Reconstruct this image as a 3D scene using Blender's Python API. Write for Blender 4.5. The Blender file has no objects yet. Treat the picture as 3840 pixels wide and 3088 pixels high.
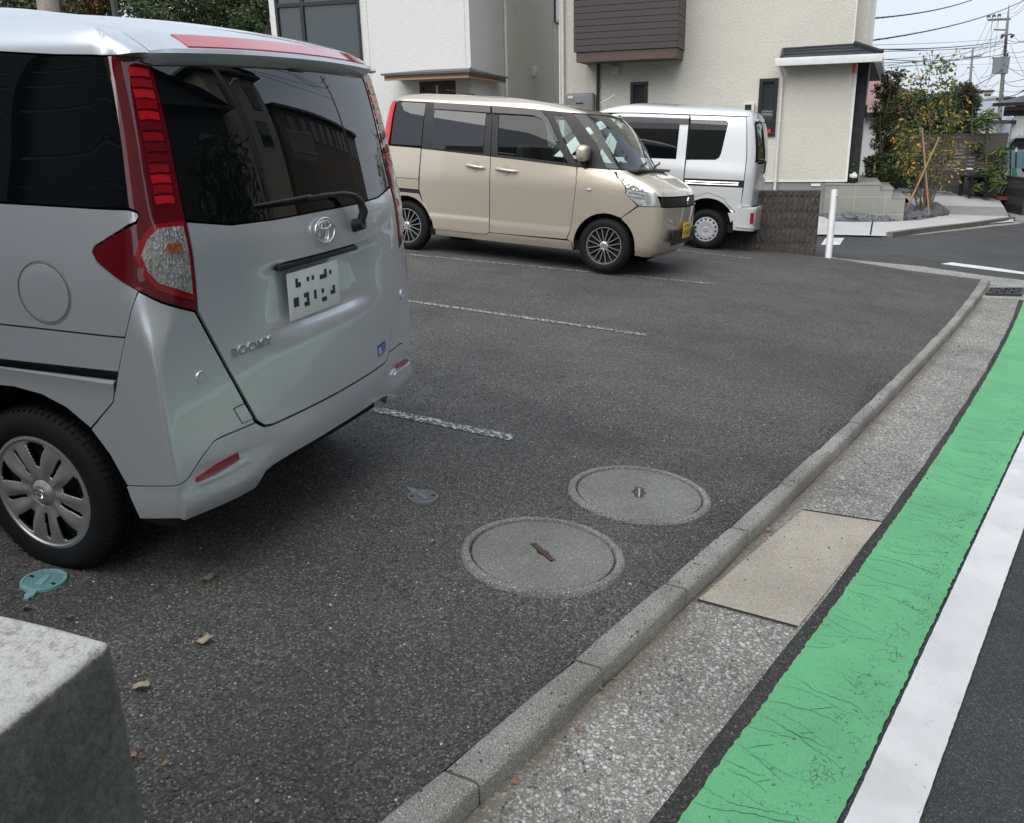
import bpy, bmesh, math, random
from mathutils import Vector, Matrix
random.seed(7)
S = bpy.context.scene
COL = S.collection
R_ = math.radians
# ------------------------------------------------------------------ camera, sky, sun, exposure
CAMH = 1.5533
def look(p, r, yaw=0.0):
    cy, sy = math.cos(yaw), math.sin(yaw)
    f0 = Vector((cy, sy, 0)); r0 = Vector((sy, -cy, 0)); u = Vector((0, 0, 1))
    fw = math.cos(p)*f0 - math.sin(p)*u; dn = -(math.sin(p)*f0 + math.cos(p)*u)
    return Matrix((math.cos(r)*r0 + math.sin(r)*dn, -math.sin(r)*r0 + math.cos(r)*dn, fw))
GC = look(R_(18.1), R_(1.41))                      # rows: right, down, forward of the camera in the world
CP = Vector((0, 0, CAMH))
cd = bpy.data.cameras.new('camera'); cam = bpy.data.objects.new('camera', cd); COL.objects.link(cam)
cd.sensor_width = 36; cd.lens = 3260/3840*36; cd.clip_start = .05; cd.clip_end = 3000
_m = Matrix((GC[0], -GC[1], -GC[2])).transposed().to_4x4(); _m.translation = CP
cam.matrix_world = _m; S.camera = cam

W = bpy.data.worlds.new("World"); S.world = W; W.use_nodes = True
wn = W.node_tree; wn.nodes.clear()
sky = wn.nodes.new('ShaderNodeTexSky'); sky.sky_type = 'NISHITA'; sky.sun_disc = False
SUN_EL, SUN_AZ = R_(48), R_(150)                   # azimuth counted from +X towards +Y: behind the camera, left
sky.sun_elevation = SUN_EL; sky.sun_rotation = R_(90)-SUN_AZ
sky.dust_density = 3.0; sky.air_density = 1.2
hs = wn.nodes.new('ShaderNodeHueSaturation'); hs.inputs['Saturation'].default_value = .45; hs.inputs['Value'].default_value = .10
wn.links.new(sky.outputs[0], hs.inputs['Color'])
tcw = wn.nodes.new('ShaderNodeTexCoord'); mpw = wn.nodes.new('ShaderNodeMapping'); mpw.inputs['Scale'].default_value = (1.2, 1.2, 3.2)
wn.links.new(tcw.outputs['Generated'], mpw.inputs['Vector'])
nzw = wn.nodes.new('ShaderNodeTexNoise'); nzw.inputs['Scale'].default_value = 1.6; nzw.inputs['Detail'].default_value = 5; nzw.inputs['Roughness'].default_value = .5
wn.links.new(mpw.outputs[0], nzw.inputs['Vector'])
crw = wn.nodes.new('ShaderNodeValToRGB'); crw.color_ramp.elements[0].position = .32; crw.color_ramp.elements[1].position = .68
crw.color_ramp.elements[0].color = (.42, .49, .60, 1); crw.color_ramp.elements[1].color = (.60, .65, .72, 1)
wn.links.new(nzw.outputs['Fac'], crw.inputs['Fac'])
mxw = wn.nodes.new('ShaderNodeMix'); mxw.data_type = 'RGBA'; mxw.inputs['Factor'].default_value = .86
wn.links.new(hs.outputs[0], mxw.inputs['A']); wn.links.new(crw.outputs[0], mxw.inputs['B'])
bgw = wn.nodes.new('ShaderNodeBackground'); bgw.inputs['Strength'].default_value = .9
ow = wn.nodes.new('ShaderNodeOutputWorld')
wn.links.new(mxw.outputs['Result'], bgw.inputs['Color']); wn.links.new(bgw.outputs[0], ow.inputs[0])
sl = bpy.data.lights.new('sun', 'SUN'); sl.energy = 1.5; sl.angle = R_(62); sl.color = (1, .965, .91)
so = bpy.data.objects.new('sun', sl); COL.objects.link(so); so.location = (-5, 5, 20)
sd = Vector((math.cos(SUN_EL)*math.cos(SUN_AZ), math.cos(SUN_EL)*math.sin(SUN_AZ), math.sin(SUN_EL)))
so.rotation_euler = sd.to_track_quat('Z', 'Y').to_euler()
S.view_settings.view_transform = 'Standard'; S.view_settings.look = 'None'; S.view_settings.gamma = 1
S.view_settings.use_curve_mapping = False; S.view_settings.exposure = 0.76

# ------------------------------------------------------------------ survey: the lot is a gently tilted plane
LR = look(.3225, -.0597, .3899)                    # the same camera seen from the lot's own frame
Q = GC.transposed() @ LR                           # lot frame -> world
def L2W(p): return CP + Q @ (Vector(p) - CP)
LOTM = Matrix.Translation(CP) @ Q.to_4x4() @ Matrix.Translation(-CP)
def ray(px, py): return (GC.transposed() @ Vector(((px-1920)/3260, (py-1544)/3260, 1)))
def U(px, py, d): return CP + ray(px, py)*d        # survey point at a given distance ahead
def onpl(px, py, p0, n):
    r = ray(px, py); return CP + r*((Vector(p0)-CP).dot(n)/r.dot(n))
LN = Q @ Vector((0, 0, 1))
def lot(px, py, off=0.): return onpl(px, py, L2W((0, 0, off)), LN)
FA, FB = .0139, .0785
FN = Vector((-FA, -FB, 1)).normalized(); FP0 = Vector((12.06, -4.40, -.265))
def far(px, py, off=0.): return onpl(px, py, FP0+Vector((0, 0, off)), FN)
def gar(px, py, off=0.):
    p = far(px, py, off); return CP+(p-CP)*(1-.17*max(0, min(1.4, (832-py)/85)))
def farz(x, y): return FP0.z + FA*(x-FP0.x) + FB*(y-FP0.y)

# ------------------------------------------------------------------ mesh helpers
WM = {}
def wm(o): return WM.get(o.name, Matrix.Identity(4))
class MB:
    def __init__(s): s.v = []; s.f = []; s.m = []
    def add(s, vs, fs, m=0, M=None):
        n = len(s.v)
        s.v += [tuple(M @ Vector(p)) if M else tuple(p) for p in vs]
        s.f += [tuple(i+n for i in f) for f in fs]; s.m += [m]*len(fs); return s
    def box(s, c, d, R=None, m=0, M=None):
        x, y, z = d[0]/2, d[1]/2, d[2]/2
        vs = [Vector((a*x, b*y, e*z)) for e in (-1, 1) for b in (-1, 1) for a in (-1, 1)]
        if R is not None: vs = [R @ v for v in vs]
        vs = [v+Vector(c) for v in vs]
        return s.add(vs, [(0, 2, 3, 1), (4, 5, 7, 6), (0, 1, 5, 4), (2, 6, 7, 3), (0, 4, 6, 2), (1, 3, 7, 5)], m, M)
    def rbox(s, c, d, r, R=None, m=0, M=None, n=2):
        """box with rounded edges"""
        bm = bmesh.new(); bmesh.ops.create_cube(bm, size=1)
        for v in bm.verts: v.co = Vector((v.co.x*d[0], v.co.y*d[1], v.co.z*d[2]))
        bmesh.ops.bevel(bm, geom=bm.edges[:], offset=min(r, min(d)*.49), segments=n, affect='EDGES', profile=.5)
        vs = [v.co.copy() for v in bm.verts]; fs = [tuple(v.index for v in f.verts) for f in bm.faces]
        bm.verts.index_update(); fs = [tuple(v.index for v in f.verts) for f in bm.faces]; bm.free()
        if R is not None: vs = [R @ v for v in vs]
        return s.add([v+Vector(c) for v in vs], fs, m, M)
    def tube(s, pts, r, n=8, m=0, M=None, cap=True):
        pts = [Vector(p) for p in pts]; N = len(pts); rs = r if isinstance(r, (list, tuple)) else [r]*N
        base = len(s.v); up = None; vs = []
        for i, p in enumerate(pts):
            t = (pts[min(i+1, N-1)]-pts[max(i-1, 0)])
            t = t.normalized() if t.length > 1e-9 else Vector((0, 0, 1))
            if up is None: up = t.orthogonal().normalized()
            a = (up - t*up.dot(t)); a = a.normalized() if a.length > 1e-6 else t.orthogonal().normalized(); up = a; b = t.cross(a)
            for k in range(n):
                q = 2*math.pi*k/n; vs.append(p + (a*math.cos(q)+b*math.sin(q))*rs[i])
        fs = [(i*n+k, i*n+(k+1) % n, (i+1)*n+(k+1) % n, (i+1)*n+k) for i in range(N-1) for k in range(n)]
        if cap: fs += [tuple(range(n))[::-1], tuple((N-1)*n+k for k in range(n))]
        return s.add(vs, fs, m, M)
    def lathe(s, prof, n=48, m=0, M=None, closed=False):
        """prof: (r, h) revolved about local Y"""
        vs = []; N = len(prof)
        for r, h in prof:
            for k in range(n):
                q = 2*math.pi*k/n; vs.append((r*math.cos(q), h, r*math.sin(q)))
        rg = range(N) if closed else range(N-1)
        fs = [(i*n+k, ((i+1) % N)*n+k, ((i+1) % N)*n+(k+1) % n, i*n+(k+1) % n) for i in rg for k in range(n)]
        return s.add(vs, fs, m, M)
    def prism(s, poly, z0, z1, m=0, M=None):
        n = len(poly); vs = [(x, y, z0) for x, y in poly]+[(x, y, z1) for x, y in poly]
        fs = [tuple(range(n))[::-1], tuple(range(n, 2*n))]+[(i, (i+1) % n, n+(i+1) % n, n+i) for i in range(n)]
        return s.add(vs, fs, m, M)
    def hull(s, top, bot, m=0, M=None):
        n = len(top); vs = list(bot)+list(top)
        fs = [tuple(range(n))[::-1], tuple(range(n, 2*n))]+[(i, (i+1) % n, n+(i+1) % n, n+i) for i in range(n)]
        return s.add(vs, fs, m, M)
    def build(s, name, mats, parent=None, smooth=None, space='local', tag=None, kind=None, bevel=0, label=None, recalc=True):
        me = bpy.data.meshes.new(name)
        vs = s.v
        if parent is not None and space == 'world':
            inv = wm(parent).inverted(); vs = [inv @ Vector(v) for v in vs]
        me.from_pydata([tuple(v) for v in vs], [], s.f)
        if not isinstance(mats, (list, tuple)): mats = [mats]
        for q in mats: me.materials.append(q)
        me.polygons.foreach_set('material_index', s.m)
        me.validate(); me.update()
        if recalc:
            bm = bmesh.new(); bm.from_mesh(me); bmesh.ops.recalc_face_normals(bm, faces=bm.faces); bm.to_mesh(me); bm.free()
        if smooth is not None:
            me.polygons.foreach_set('use_smooth', [True]*len(me.polygons)); me.set_sharp_from_angle(angle=R_(smooth))
        o = bpy.data.objects.new(name, me); COL.objects.link(o)
        if parent is not None: o.parent = parent
        if tag: settag(o, *tag)
        if kind: o['kind'] = kind
        if label: o['label'] = label
        if bevel:
            b = o.modifiers.new('bevel', 'BEVEL'); b.width = bevel; b.segments = 2; b.limit_method = 'ANGLE'; b.angle_limit = R_(40)
        return o
def settag(o, label, cat, group=None):
    o['label'] = label; o['category'] = cat
    if group: o['group'] = group
def thing(name, label, cat, M=None, group=None):
    o = bpy.data.objects.new(name, None); COL.objects.link(o); o.empty_display_size = .2
    M = M if M is not None else Matrix.Identity(4)
    if isinstance(M, (Vector, tuple)): M = Matrix.Translation(M)
    o.matrix_world = M; WM[o.name] = M.copy(); settag(o, label, cat, group); return o
def dup(root, M, label=None, group=None):
    def cp(o, par):
        c = o.copy(); COL.objects.link(c); c.parent = par
        for ch in list(kids.get(o.name, [])): cp(ch, c)
        return c
    kids = {}
    for o in COL.objects:
        if o.parent: kids.setdefault(o.parent.name, []).append(o)
    r = cp(root, None); r.matrix_world = M
    if label: r['label'] = label
    if group: r['group'] = group
    return r

# ------------------------------------------------------------------ materials
MATS = {}
class NT:
    def __init__(s, name):
        s.mat = bpy.data.materials.new(name); s.mat.use_nodes = True; s.t = s.mat.node_tree
        s.b = s.t.nodes['Principled BSDF']; s.tc = s.t.nodes.new('ShaderNodeTexCoord')
    def n(s, typ, **k):
        q = s.t.nodes.new(typ)
        for a, v in k.items():
            if a.startswith('i_'):
                key = a[2:].replace('_', ' ')
                q.inputs[key].default_value = v
            else: setattr(q, a, v)
        return q
    def l(s, a, b): s.t.links.new(a, b)
    def noise(s, scale, detail=4, rough=.6, vec=None, stretch=None):
        q = s.n('ShaderNodeTexNoise'); q.inputs['Scale'].default_value = scale; q.inputs['Detail'].default_value = detail; q.inputs['Roughness'].default_value = rough
        s.vec(q, vec, stretch); return q.outputs['Fac']
    def vec(s, q, vec=None, stretch=None):
        src = vec if vec is not None else s.tc.outputs['Object']
        if stretch:
            mp = s.n('ShaderNodeMapping'); mp.inputs['Scale'].default_value = stretch; s.l(src, mp.inputs['Vector']); src = mp.outputs[0]
        s.l(src, q.inputs['Vector'])
    def vor(s, scale, feat='F1', out='Distance', vec=None, stretch=None, rnd=1.):
        q = s.n('ShaderNodeTexVoronoi', feature=feat); q.inputs['Scale'].default_value = scale; q.inputs['Randomness'].default_value = rnd
        s.vec(q, vec, stretch); return q.outputs[out]
    def ramp(s, fac, stops, interp='LINEAR'):
        q = s.n('ShaderNodeValToRGB'); q.color_ramp.interpolation = interp; e = q.color_ramp.elements
        while len(e) < len(stops): e.new(.5)
        for i, (p, c) in enumerate(stops):
            e[i].position = p; e[i].color = (c, c, c, 1) if isinstance(c, (int, float)) else (*c, 1)
        s.l(fac, q.inputs['Fac']); return q.outputs['Color']
    def mix(s, fac, a, b, mode='MIX'):
        q = s.n('ShaderNodeMix', data_type='RGBA', blend_type=mode)
        for sock, v in (('Factor', fac), ('A', a), ('B', b)):
            if isinstance(v, (int, float)): q.inputs[sock].default_value = v if sock == 'Factor' else (v, v, v, 1)
            elif isinstance(v, tuple): q.inputs[sock].default_value = (*v, 1)
            else: s.l(v, q.inputs[sock])
        return q.outputs['Result']
    def math(s, op, a, b=0.):
        q = s.n('ShaderNodeMath', operation=op)
        for i, v in enumerate((a, b)):
            if isinstance(v, (int, float)): q.inputs[i].default_value = v
            else: s.l(v, q.inputs[i])
        return q.outputs[0]
    def bump(s, h, strength=.5, dist=.01):
        q = s.n('ShaderNodeBump'); q.inputs['Strength'].default_value = strength; q.inputs['Distance'].default_value = dist
        s.l(h, q.inputs['Height']); s.l(q.outputs[0], s.b.inputs['Normal'])
    def col(s, c):
        if isinstance(c, tuple): s.b.inputs['Base Color'].default_value = (*c, 1)
        else: s.l(c, s.b.inputs['Base Color'])
    def set(s, **k):
        for a, v in k.items():
            key = a.replace('_', ' ')
            if isinstance(v, (int, float, tuple)): s.b.inputs[key].default_value = v
            else: s.l(v, s.b.inputs[key])
def simple(name, c, rough=.6, metal=0., var=.06, scale=6., bump=0., bs=60., spec=.5, coat=0., **k):
    t = NT(name); nz = t.noise(scale, 4)
    a = tuple(max(0, x*(1-var)) for x in c); b = tuple(min(1, x*(1+var)) for x in c)
    t.col(t.ramp(nz, [(.3, a), (.7, b)])); t.set(Roughness=rough, Metallic=metal, Specular_IOR_Level=spec, Coat_Weight=coat)
    if bump: t.bump(t.noise(bs, 4), bump, .004)
    for a_, v in k.items(): t.set(**{a_: v})
    MATS[name] = t.mat; return t.mat
def M_(n): return MATS[n]

# asphalt of the lot: coarse open aggregate
def asphalt(name, dark, light, white_amt=.985, pebble=150., rough=.85, bstr=.9, big=.35):
    t = NT(name)
    c1 = t.vor(pebble, out='Color'); d1 = t.vor(pebble)
    c2 = t.vor(pebble*.48, out='Color'); d2 = t.vor(pebble*.48)
    sx = t.n('ShaderNodeSeparateColor'); t.l(c1, sx.inputs[0]); sx2 = t.n('ShaderNodeSeparateColor'); t.l(c2, sx2.inputs[0])
    base = t.ramp(sx.outputs[0], [(0, tuple(x*.58 for x in dark)), (.6, dark), (.92, light), (1., tuple(x*1.5 for x in light))])
    stone = t.ramp(sx2.outputs[1], [(.0, light), (.6, tuple(x*1.6 for x in light)), (1., tuple(x*2.3 for x in light))])
    selbig = t.ramp(sx2.outputs[0], [(1-big-.02, 0), (1-big+.02, 1)])
    inside = t.ramp(t.math('ADD', d2, t.math('MULTIPLY', t.math('SUBTRACT', t.noise(260, 3), .5), .3)), [(.24, 1), (.40, 0)])
    base = t.mix(t.math('MULTIPLY', t.math('MULTIPLY', selbig, inside), .75), base, stone)
    wsel = t.ramp(sx.outputs[1], [(white_amt, 0), (white_amt+.004, 1)])
    base = t.mix(t.math('MULTIPLY', wsel, t.ramp(d1, [(.3, 1), (.5, 0)])), base, (.55, .53, .48))
    w = t.noise(.55, 6, .62); w2 = t.noise(2.6, 5)
    wear = t.ramp(t.math('ADD', t.math('MULTIPLY', w, .65), t.math('MULTIPLY', w2, .35)), [(.37, .76), (.50, 1.), (.63, 1.26)])
    gm = t.ramp(d1, [(.0, 1.1), (.45, .82)])
    base = t.mix(1., base, wear, 'MULTIPLY'); base = t.mix(1., base, gm, 'MULTIPLY')
    base = t.mix(t.math('MULTIPLY', t.ramp(t.noise(1.1, 5), [(.55, 0), (.75, 1)]), .18), base, (.10, .085, .065))
    t.col(base); t.set(Roughness=rough, Specular_IOR_Level=.4)
    h = t.math('SUBTRACT', t.math('MULTIPLY', t.math('MULTIPLY', selbig, inside), .9), t.math('MULTIPLY', d1, .9))
    h = t.math('ADD', h, t.math('MULTIPLY', t.noise(420, 3), .35))
    t.bump(h, bstr, .004); MATS[name] = t.mat
asphalt('asphalt', (.102, .097, .091), (.175, .168, .160), .982, big=.20)
asphalt('road_asphalt', (.070, .070, .070), (.105, .105, .104), .994, pebble=230., bstr=.5, big=.10)
asphalt('strip_asphalt', (.060, .058, .055), (.10, .097, .093), .99, pebble=170., bstr=1., big=.15)

def exposed(name):       # worn gutter concrete with exposed pale aggregate
    t = NT(name)
    def layer(sc, lo, hi, seed):
        vz = t.n('ShaderNodeTexNoise'); vz.inputs['Scale'].default_value = sc*.45; vz.inputs['Detail'].default_value = 3; t.l(t.tc.outputs['Object'], vz.inputs['Vector']); vv = t.mix(2.2/sc, t.tc.outputs['Object'], vz.outputs['Color'], 'ADD')
        q = t.n('ShaderNodeTexVoronoi'); q.inputs['Scale'].default_value = sc; t.l(vv, q.inputs['Vector']); sp = t.n('ShaderNodeSeparateColor'); t.l(q.outputs['Color'], sp.inputs[0])
        m = t.math('MULTIPLY', t.ramp(q.outputs['Distance'], [(.32, 1), (.50, 0)]), t.ramp(sp.outputs[1], [(lo, 0), (hi, 1)])); return m, sp.outputs[0], q.outputs['Distance']
    base = t.ramp(t.noise(210, 4, .7), [(.28, (.11, .10, .088)), (.5, (.25, .235, .205)), (.72, (.44, .42, .375))])
    m1, c1, d1 = layer(140, .12, .16, 0); m2, c2, d2 = layer(66, .30, .36, 1)
    base = t.mix(m1, base, t.ramp(c1, [(0, (.12, .12, .118)), (.25, (.24, .235, .22)), (.4, (.46, .45, .41)), (1, (.72, .70, .65))]))
    base = t.mix(m2, base, t.ramp(c2, [(0, (.10, .105, .11)), (.2, (.20, .20, .20)), (.32, (.50, .49, .46)), (1, (.74, .73, .70))]))
    base = t.mix(1., base, t.ramp(t.noise(1.6, 6, .65), [(.32, .70), (.66, 1.18)]), 'MULTIPLY')
    sx = t.n('ShaderNodeSeparateXYZ'); t.l(t.tc.outputs['UV'], sx.inputs[0])      # brown silt lying along the kerb
    edge = t.ramp(t.math('ADD', sx.outputs[0], t.math('MULTIPLY', t.math('SUBTRACT', t.noise(9, 5), .5), .28)), [(.02, 1), (.22, 0)])
    base = t.mix(t.math('MULTIPLY', edge, .75), base, (.20, .168, .13))
    t.col(base); t.set(Roughness=.88)
    t.bump(t.math('ADD', t.noise(300, 3), t.math('ADD', m1, t.math('MULTIPLY', m2, 1.2))), .7, .003); MATS[name] = t.mat
exposed('gutter_aggregate')
def conc(name, c, spec=.35, sc=340., dark=.5, bstr=.35, blot=.25):
    t = NT(name); v = t.vor(sc, out='Color'); s1 = t.n('ShaderNodeSeparateColor'); t.l(v, s1.inputs[0])
    sp = t.ramp(s1.outputs[0], [(0, 1-dark), (.3, .95), (.85, 1.05), (1, 1+spec*2)])
    base = t.mix(1., c, sp, 'MULTIPLY')
    base = t.mix(1., base, t.ramp(t.noise(2.2, 6), [(.3, 1-blot), (.7, 1+blot*.6)]), 'MULTIPLY')
    t.col(base); t.set(Roughness=.88); t.bump(t.math('ADD', t.noise(sc*.6, 4), t.math('MULTIPLY', s1.outputs[1], .3)), bstr, .003); MATS[name] = t.mat
conc('kerb_concrete', (.32, .31, .28), .75, 420, .6, .6, .34)
conc('lid_concrete', (.205, .20, .187), .85, 430, .45, .35, .25)
conc('ring_concrete', (.235, .232, .218), .9, 300, .6, .9, .4)
conc('slab_concrete', (.45, .405, .335), .3, 330, .35, .35, .22)
conc('apron_concrete', (.56, .56, .55), .08, 200, .12, .12, .08)
conc('aggregate_paving', (.33, .32, .30), .5, 90, .5, .3, .1)
conc('tile_paving', (.30, .295, .275), .06, 60, .05, .1, .1)
conc('footing_concrete', (.27, .27, .27), .1, 120, .1, .15, .12)

def paint(name, c, wear, cracks=False, amt=.5):
    """road paint: where it is worn through, the asphalt below shows"""
    t = NT(name)
    under = t.ramp(t.vor(170), [(0, .05), (.5, .085)])
    col = t.mix(1., c, t.ramp(t.noise(3, 6), [(.3, .86), (.7, 1.08)]), 'MULTIPLY')
    n1 = t.noise(wear, 8, .75)
    m = t.ramp(n1, [(amt-.02, 1), (amt+.02, 0)])
    m = t.math('MULTIPLY', m, 1.)
    if cracks:
        nz = t.n('ShaderNodeTexNoise'); nz.inputs['Scale'].default_value = 3.5; nz.inputs['Detail'].default_value = 6; t.l(t.tc.outputs['UV'], nz.inputs['Vector'])
        wv = t.mix(.035, t.tc.outputs['UV'], nz.outputs['Color'], 'ADD')
        mp = t.n('ShaderNodeMapping'); mp.inputs['Scale'].default_value = (1.6, 20., 1); t.l(wv, mp.inputs['Vector'])
        q = t.n('ShaderNodeTexVoronoi', feature='DISTANCE_TO_EDGE'); q.inputs['Scale'].default_value = 1.0; t.l(mp.outputs[0], q.inputs['Vector'])
        gate = t.ramp(t.noise(5.5, 5), [(.46, 0), (.58, 1)])
        mp2 = t.n('ShaderNodeMapping'); mp2.inputs['Scale'].default_value = (9., 26., 1); t.l(wv, mp2.inputs['Vector'])
        q2 = t.n('ShaderNodeTexVoronoi', feature='DISTANCE_TO_EDGE'); q2.inputs['Scale'].default_value = 2.2; t.l(mp2.outputs[0], q2.inputs['Vector'])
        sx = t.n('ShaderNodeSeparateXYZ'); t.l(t.tc.outputs['UV'], sx.inputs[0])
        lane = t.ramp(t.math('ADD', sx.outputs[0], t.math('MULTIPLY', t.math('SUBTRACT', t.noise(1.5, 4), .5), .5)), [(.52, 0), (.74, 1), (.86, 1), (.97, 0)])
        cr2 = t.math('MULTIPLY', t.math('MULTIPLY', t.ramp(q2.outputs['Distance'], [(.02, 1), (.06, 0)]), lane), t.ramp(t.noise(14, 6, .7), [(.50, 0), (.60, 1)]))
        cr = cr2
        m = t.math('MAXIMUM', t.math('MULTIPLY', m, .8), cr)
        col = t.mix(t.math('MULTIPLY', t.ramp(t.noise(.9, 5), [(.6, 0), (.75, 1)]), .5), col, (.08, .26, .12))
        col = t.mix(1., col, t.ramp(t.noise(160, 4), [(.3, .86), (.7, 1.1)]), 'MULTIPLY')
    else:
        col = t.mix(t.math('MULTIPLY', t.ramp(t.noise(1.3, 6, .65), [(.52, 0), (.70, 1)]), .5), col, (.46, .44, .40))
    t.col(t.mix(m, col, under)); t.set(Roughness=.7)
    t.bump(t.math('SUBTRACT', t.noise(240, 4), t.math('MULTIPLY', m, 1.5)), .45, .003); MATS[name] = t.mat
paint('green_paint', (.15, .50, .225), 55, True, .37)
paint('white_paint', (.80, .80, .79), 60, False, .34)
paint('worn_white_paint', (.60, .60, .58), 38, False, .53)

# buildings
def stucco(name, c):
    t = NT(name); n1 = t.noise(26, 6, .7); v = t.vor(60)
    t.col(t.mix(1., t.mix(1., c, t.ramp(t.noise(.6, 5), [(.3, .93), (.7, 1.05)]), 'MULTIPLY'), t.ramp(n1, [(.3, .86), (.7, 1.08)]), 'MULTIPLY'))
    t.set(Roughness=.95, Specular_IOR_Level=.2); t.bump(t.math('ADD', n1, t.math('MULTIPLY', v, .4)), .85, .02); MATS[name] = t.mat
stucco('cream_stucco', (.72, .695, .615))
def siding(name, c, pitch=.09):
    t = NT(name)
    n1 = t.noise(7, 6, .7, stretch=(1, 1, 9)); n2 = t.noise(22, 4, .6, stretch=(1, 1, 12))
    t.col(t.mix(1., c, t.ramp(n1, [(.3, .86), (.7, 1.06)]), 'MULTIPLY')); t.set(Roughness=.85, Specular_IOR_Level=.25)
    t.bump(t.math('ADD', n1, n2), .55, .014); MATS[name] = t.mat
siding('white_siding', (.78, .775, .75))
siding('cream_siding', (.84, .82, .76))
siding('far_siding', (.60, .60, .60))
def plank(name, c, c2, st=(1, 1, 18), rough=.5):
    t = NT(name); n1 = t.noise(9, 6, .65, stretch=st); t.col(t.ramp(n1, [(.3, c), (.7, c2)])); t.set(Roughness=rough); t.bump(n1, .15, .003); MATS[name] = t.mat
plank('dark_slat', (.048, .038, .037), (.066, .053, .052), (1, 1, 14), .5)
plank('grey_slat', (.095, .082, .075), (.135, .118, .108), (1, 1, 14), .6)
plank('wood_fascia', (.34, .19, .10), (.42, .245, .135))
plank('door_wood', (.075, .038, .022), (.12, .062, .036), (9, 9, 1))
def blockstone():
    t = NT('split_block'); n1 = t.noise(38, 7, .75); n2 = t.noise(9, 4)
    t.col(t.mix(1., t.ramp(n1, [(.25, (.034, .030, .028)), (.55, (.085, .075, .069)), (.8, (.17, .155, .145))]), t.ramp(n2, [(.3, .75), (.7, 1.2)]), 'MULTIPLY'))
    t.set(Roughness=.9); t.bump(n1, 1., .012); MATS['split_block'] = t.mat
blockstone()
def tilewall():
    t = NT('tile_wall'); q = t.n('ShaderNodeTexBrick'); q.offset = 0; q.inputs['Scale'].default_value = 1.
    q.inputs['Brick Width'].default_value = .6; q.inputs['Row Height'].default_value = .36; q.inputs['Mortar Size'].default_value = .006
    q.inputs['Color1'].default_value = (.30, .295, .27, 1); q.inputs['Color2'].default_value = (.32, .312, .285, 1); q.inputs['Mortar'].default_value = (.42, .41, .38, 1)
    mp = t.n('ShaderNodeMapping'); mp.inputs['Rotation'].default_value = (R_(90), 0, 0); t.l(t.tc.outputs['Object'], mp.inputs['Vector']); t.l(mp.outputs[0], q.inputs['Vector'])
    t.col(t.mix(1., q.outputs['Color'], t.ramp(t.noise(5, 5), [(.3, .93), (.7, 1.05)]), 'MULTIPLY')); t.set(Roughness=.7); t.bump(q.outputs['Fac'], -.3, .004); MATS['tile_wall'] = t.mat
tilewall()
def brickish(name, c1, c2, mo, w, h, ms, rot=(R_(90), 0, 0), off=.5):
    t = NT(name); q = t.n('ShaderNodeTexBrick'); q.offset = off; q.inputs['Scale'].default_value = 1.
    q.inputs['Brick Width'].default_value = w; q.inputs['Row Height'].default_value = h; q.inputs['Mortar Size'].default_value = ms
    q.inputs['Color1'].default_value = (*c1, 1); q.inputs['Color2'].default_value = (*c2, 1); q.inputs['Mortar'].default_value = (*mo, 1)
    mp = t.n('ShaderNodeMapping'); mp.inputs['Rotation'].default_value = rot; t.l(t.tc.outputs['Object'], mp.inputs['Vector']); t.l(mp.outputs[0], q.inputs['Vector'])
    t.col(t.mix(1., q.outputs['Color'], t.ramp(t.noise(12, 5), [(.3, .85), (.7, 1.1)]), 'MULTIPLY')); t.set(Roughness=.8); t.bump(q.outputs['Fac'], -.5, .006); MATS[name] = t.mat
brickish('dark_tile', (.022, .023, .028), (.032, .033, .038), (.012, .012, .014), .30, .05, .004)
brickish('dark_block', (.070, .068, .068), (.085, .082, .080), (.04, .04, .04), .40, .20, .008)
brickish('pavers', (.22, .21, .20), (.46, .44, .41), (.12, .12, .12), .2, .1, .012, (0, 0, 0))
brickish('red_brick', (.26, .09, .06), (.34, .14, .09), (.45, .42, .38), .21, .07, .01)
brickish('roof_tile_red', (.30, .17, .165), (.35, .20, .195), (.16, .10, .10), .9, .16, .02, (0, 0, 0), .0)
brickish('grey_wall_tile', (.20, .195, .19), (.24, .235, .23), (.12, .12, .12), .9, .3, .01)
simple('frame_black', (.018, .019, .023), .35); simple('white_trim', (.80, .80, .79), .4); simple('black_plastic', (.014, .014, .015), .45, var=.1)
simple('roof_slate', (.030, .034, .042), .45, var=.15); simple('roof_slate_grey', (.09, .10, .105), .5, var=.1); simple('cream_plastic', (.62, .60, .52), .45)
simple('grey_box_paint', (.20, .21, .22), .4); simple('brown_soffit', (.13, .075, .05), .6); simple('pvc_white', (.76, .76, .75), .35)
simple('dark_pipe', (.03, .024, .022), .4); simple('pole_concrete', (.20, .185, .165), .9, var=.18, scale=14, bump=.3); simple('pole_grey', (.27, .28, .30), .5)
simple('wire', (.012, .012, .013), .6); simple('insulator', (.75, .75, .73), .3); simple('orange_plastic', (.75, .12, .03), .4); simple('steel_dark', (.08, .08, .085), .45, .6)
simple('bollard_white', (.74, .745, .75), .38, var=.05, scale=9); simple('bamboo_stake', (.34, .22, .13), .75, var=.25, scale=18, bump=.3)
simple('bark', (.11, .085, .062), .9, var=.3, scale=20, bump=.6); simple('bark_pale', (.26, .22, .18), .85, var=.25, scale=25, bump=.4)
simple('plate_white', (.78, .79, .78), .4, var=.03); simple('plate_green', (.012, .045, .03), .5); simple('plate_yellow', (.80, .50, .05), .4, var=.03)
simple('sticker_blue', (.02, .065, .36), .35); simple('sticker_white', (.8, .8, .82), .4); simple('sticker_red', (.75, .02, .02), .4); simple('sticker_yellow', (.75, .6, .1), .4)
simple('chrome', (.86, .86, .87), .10, 1., var=.02); simple('rubber', (.009, .0095, .011), .72, spec=.25, var=.15, scale=20, bump=.2, bs=120.); simple('liner', (.006, .006, .007), .8)
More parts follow.
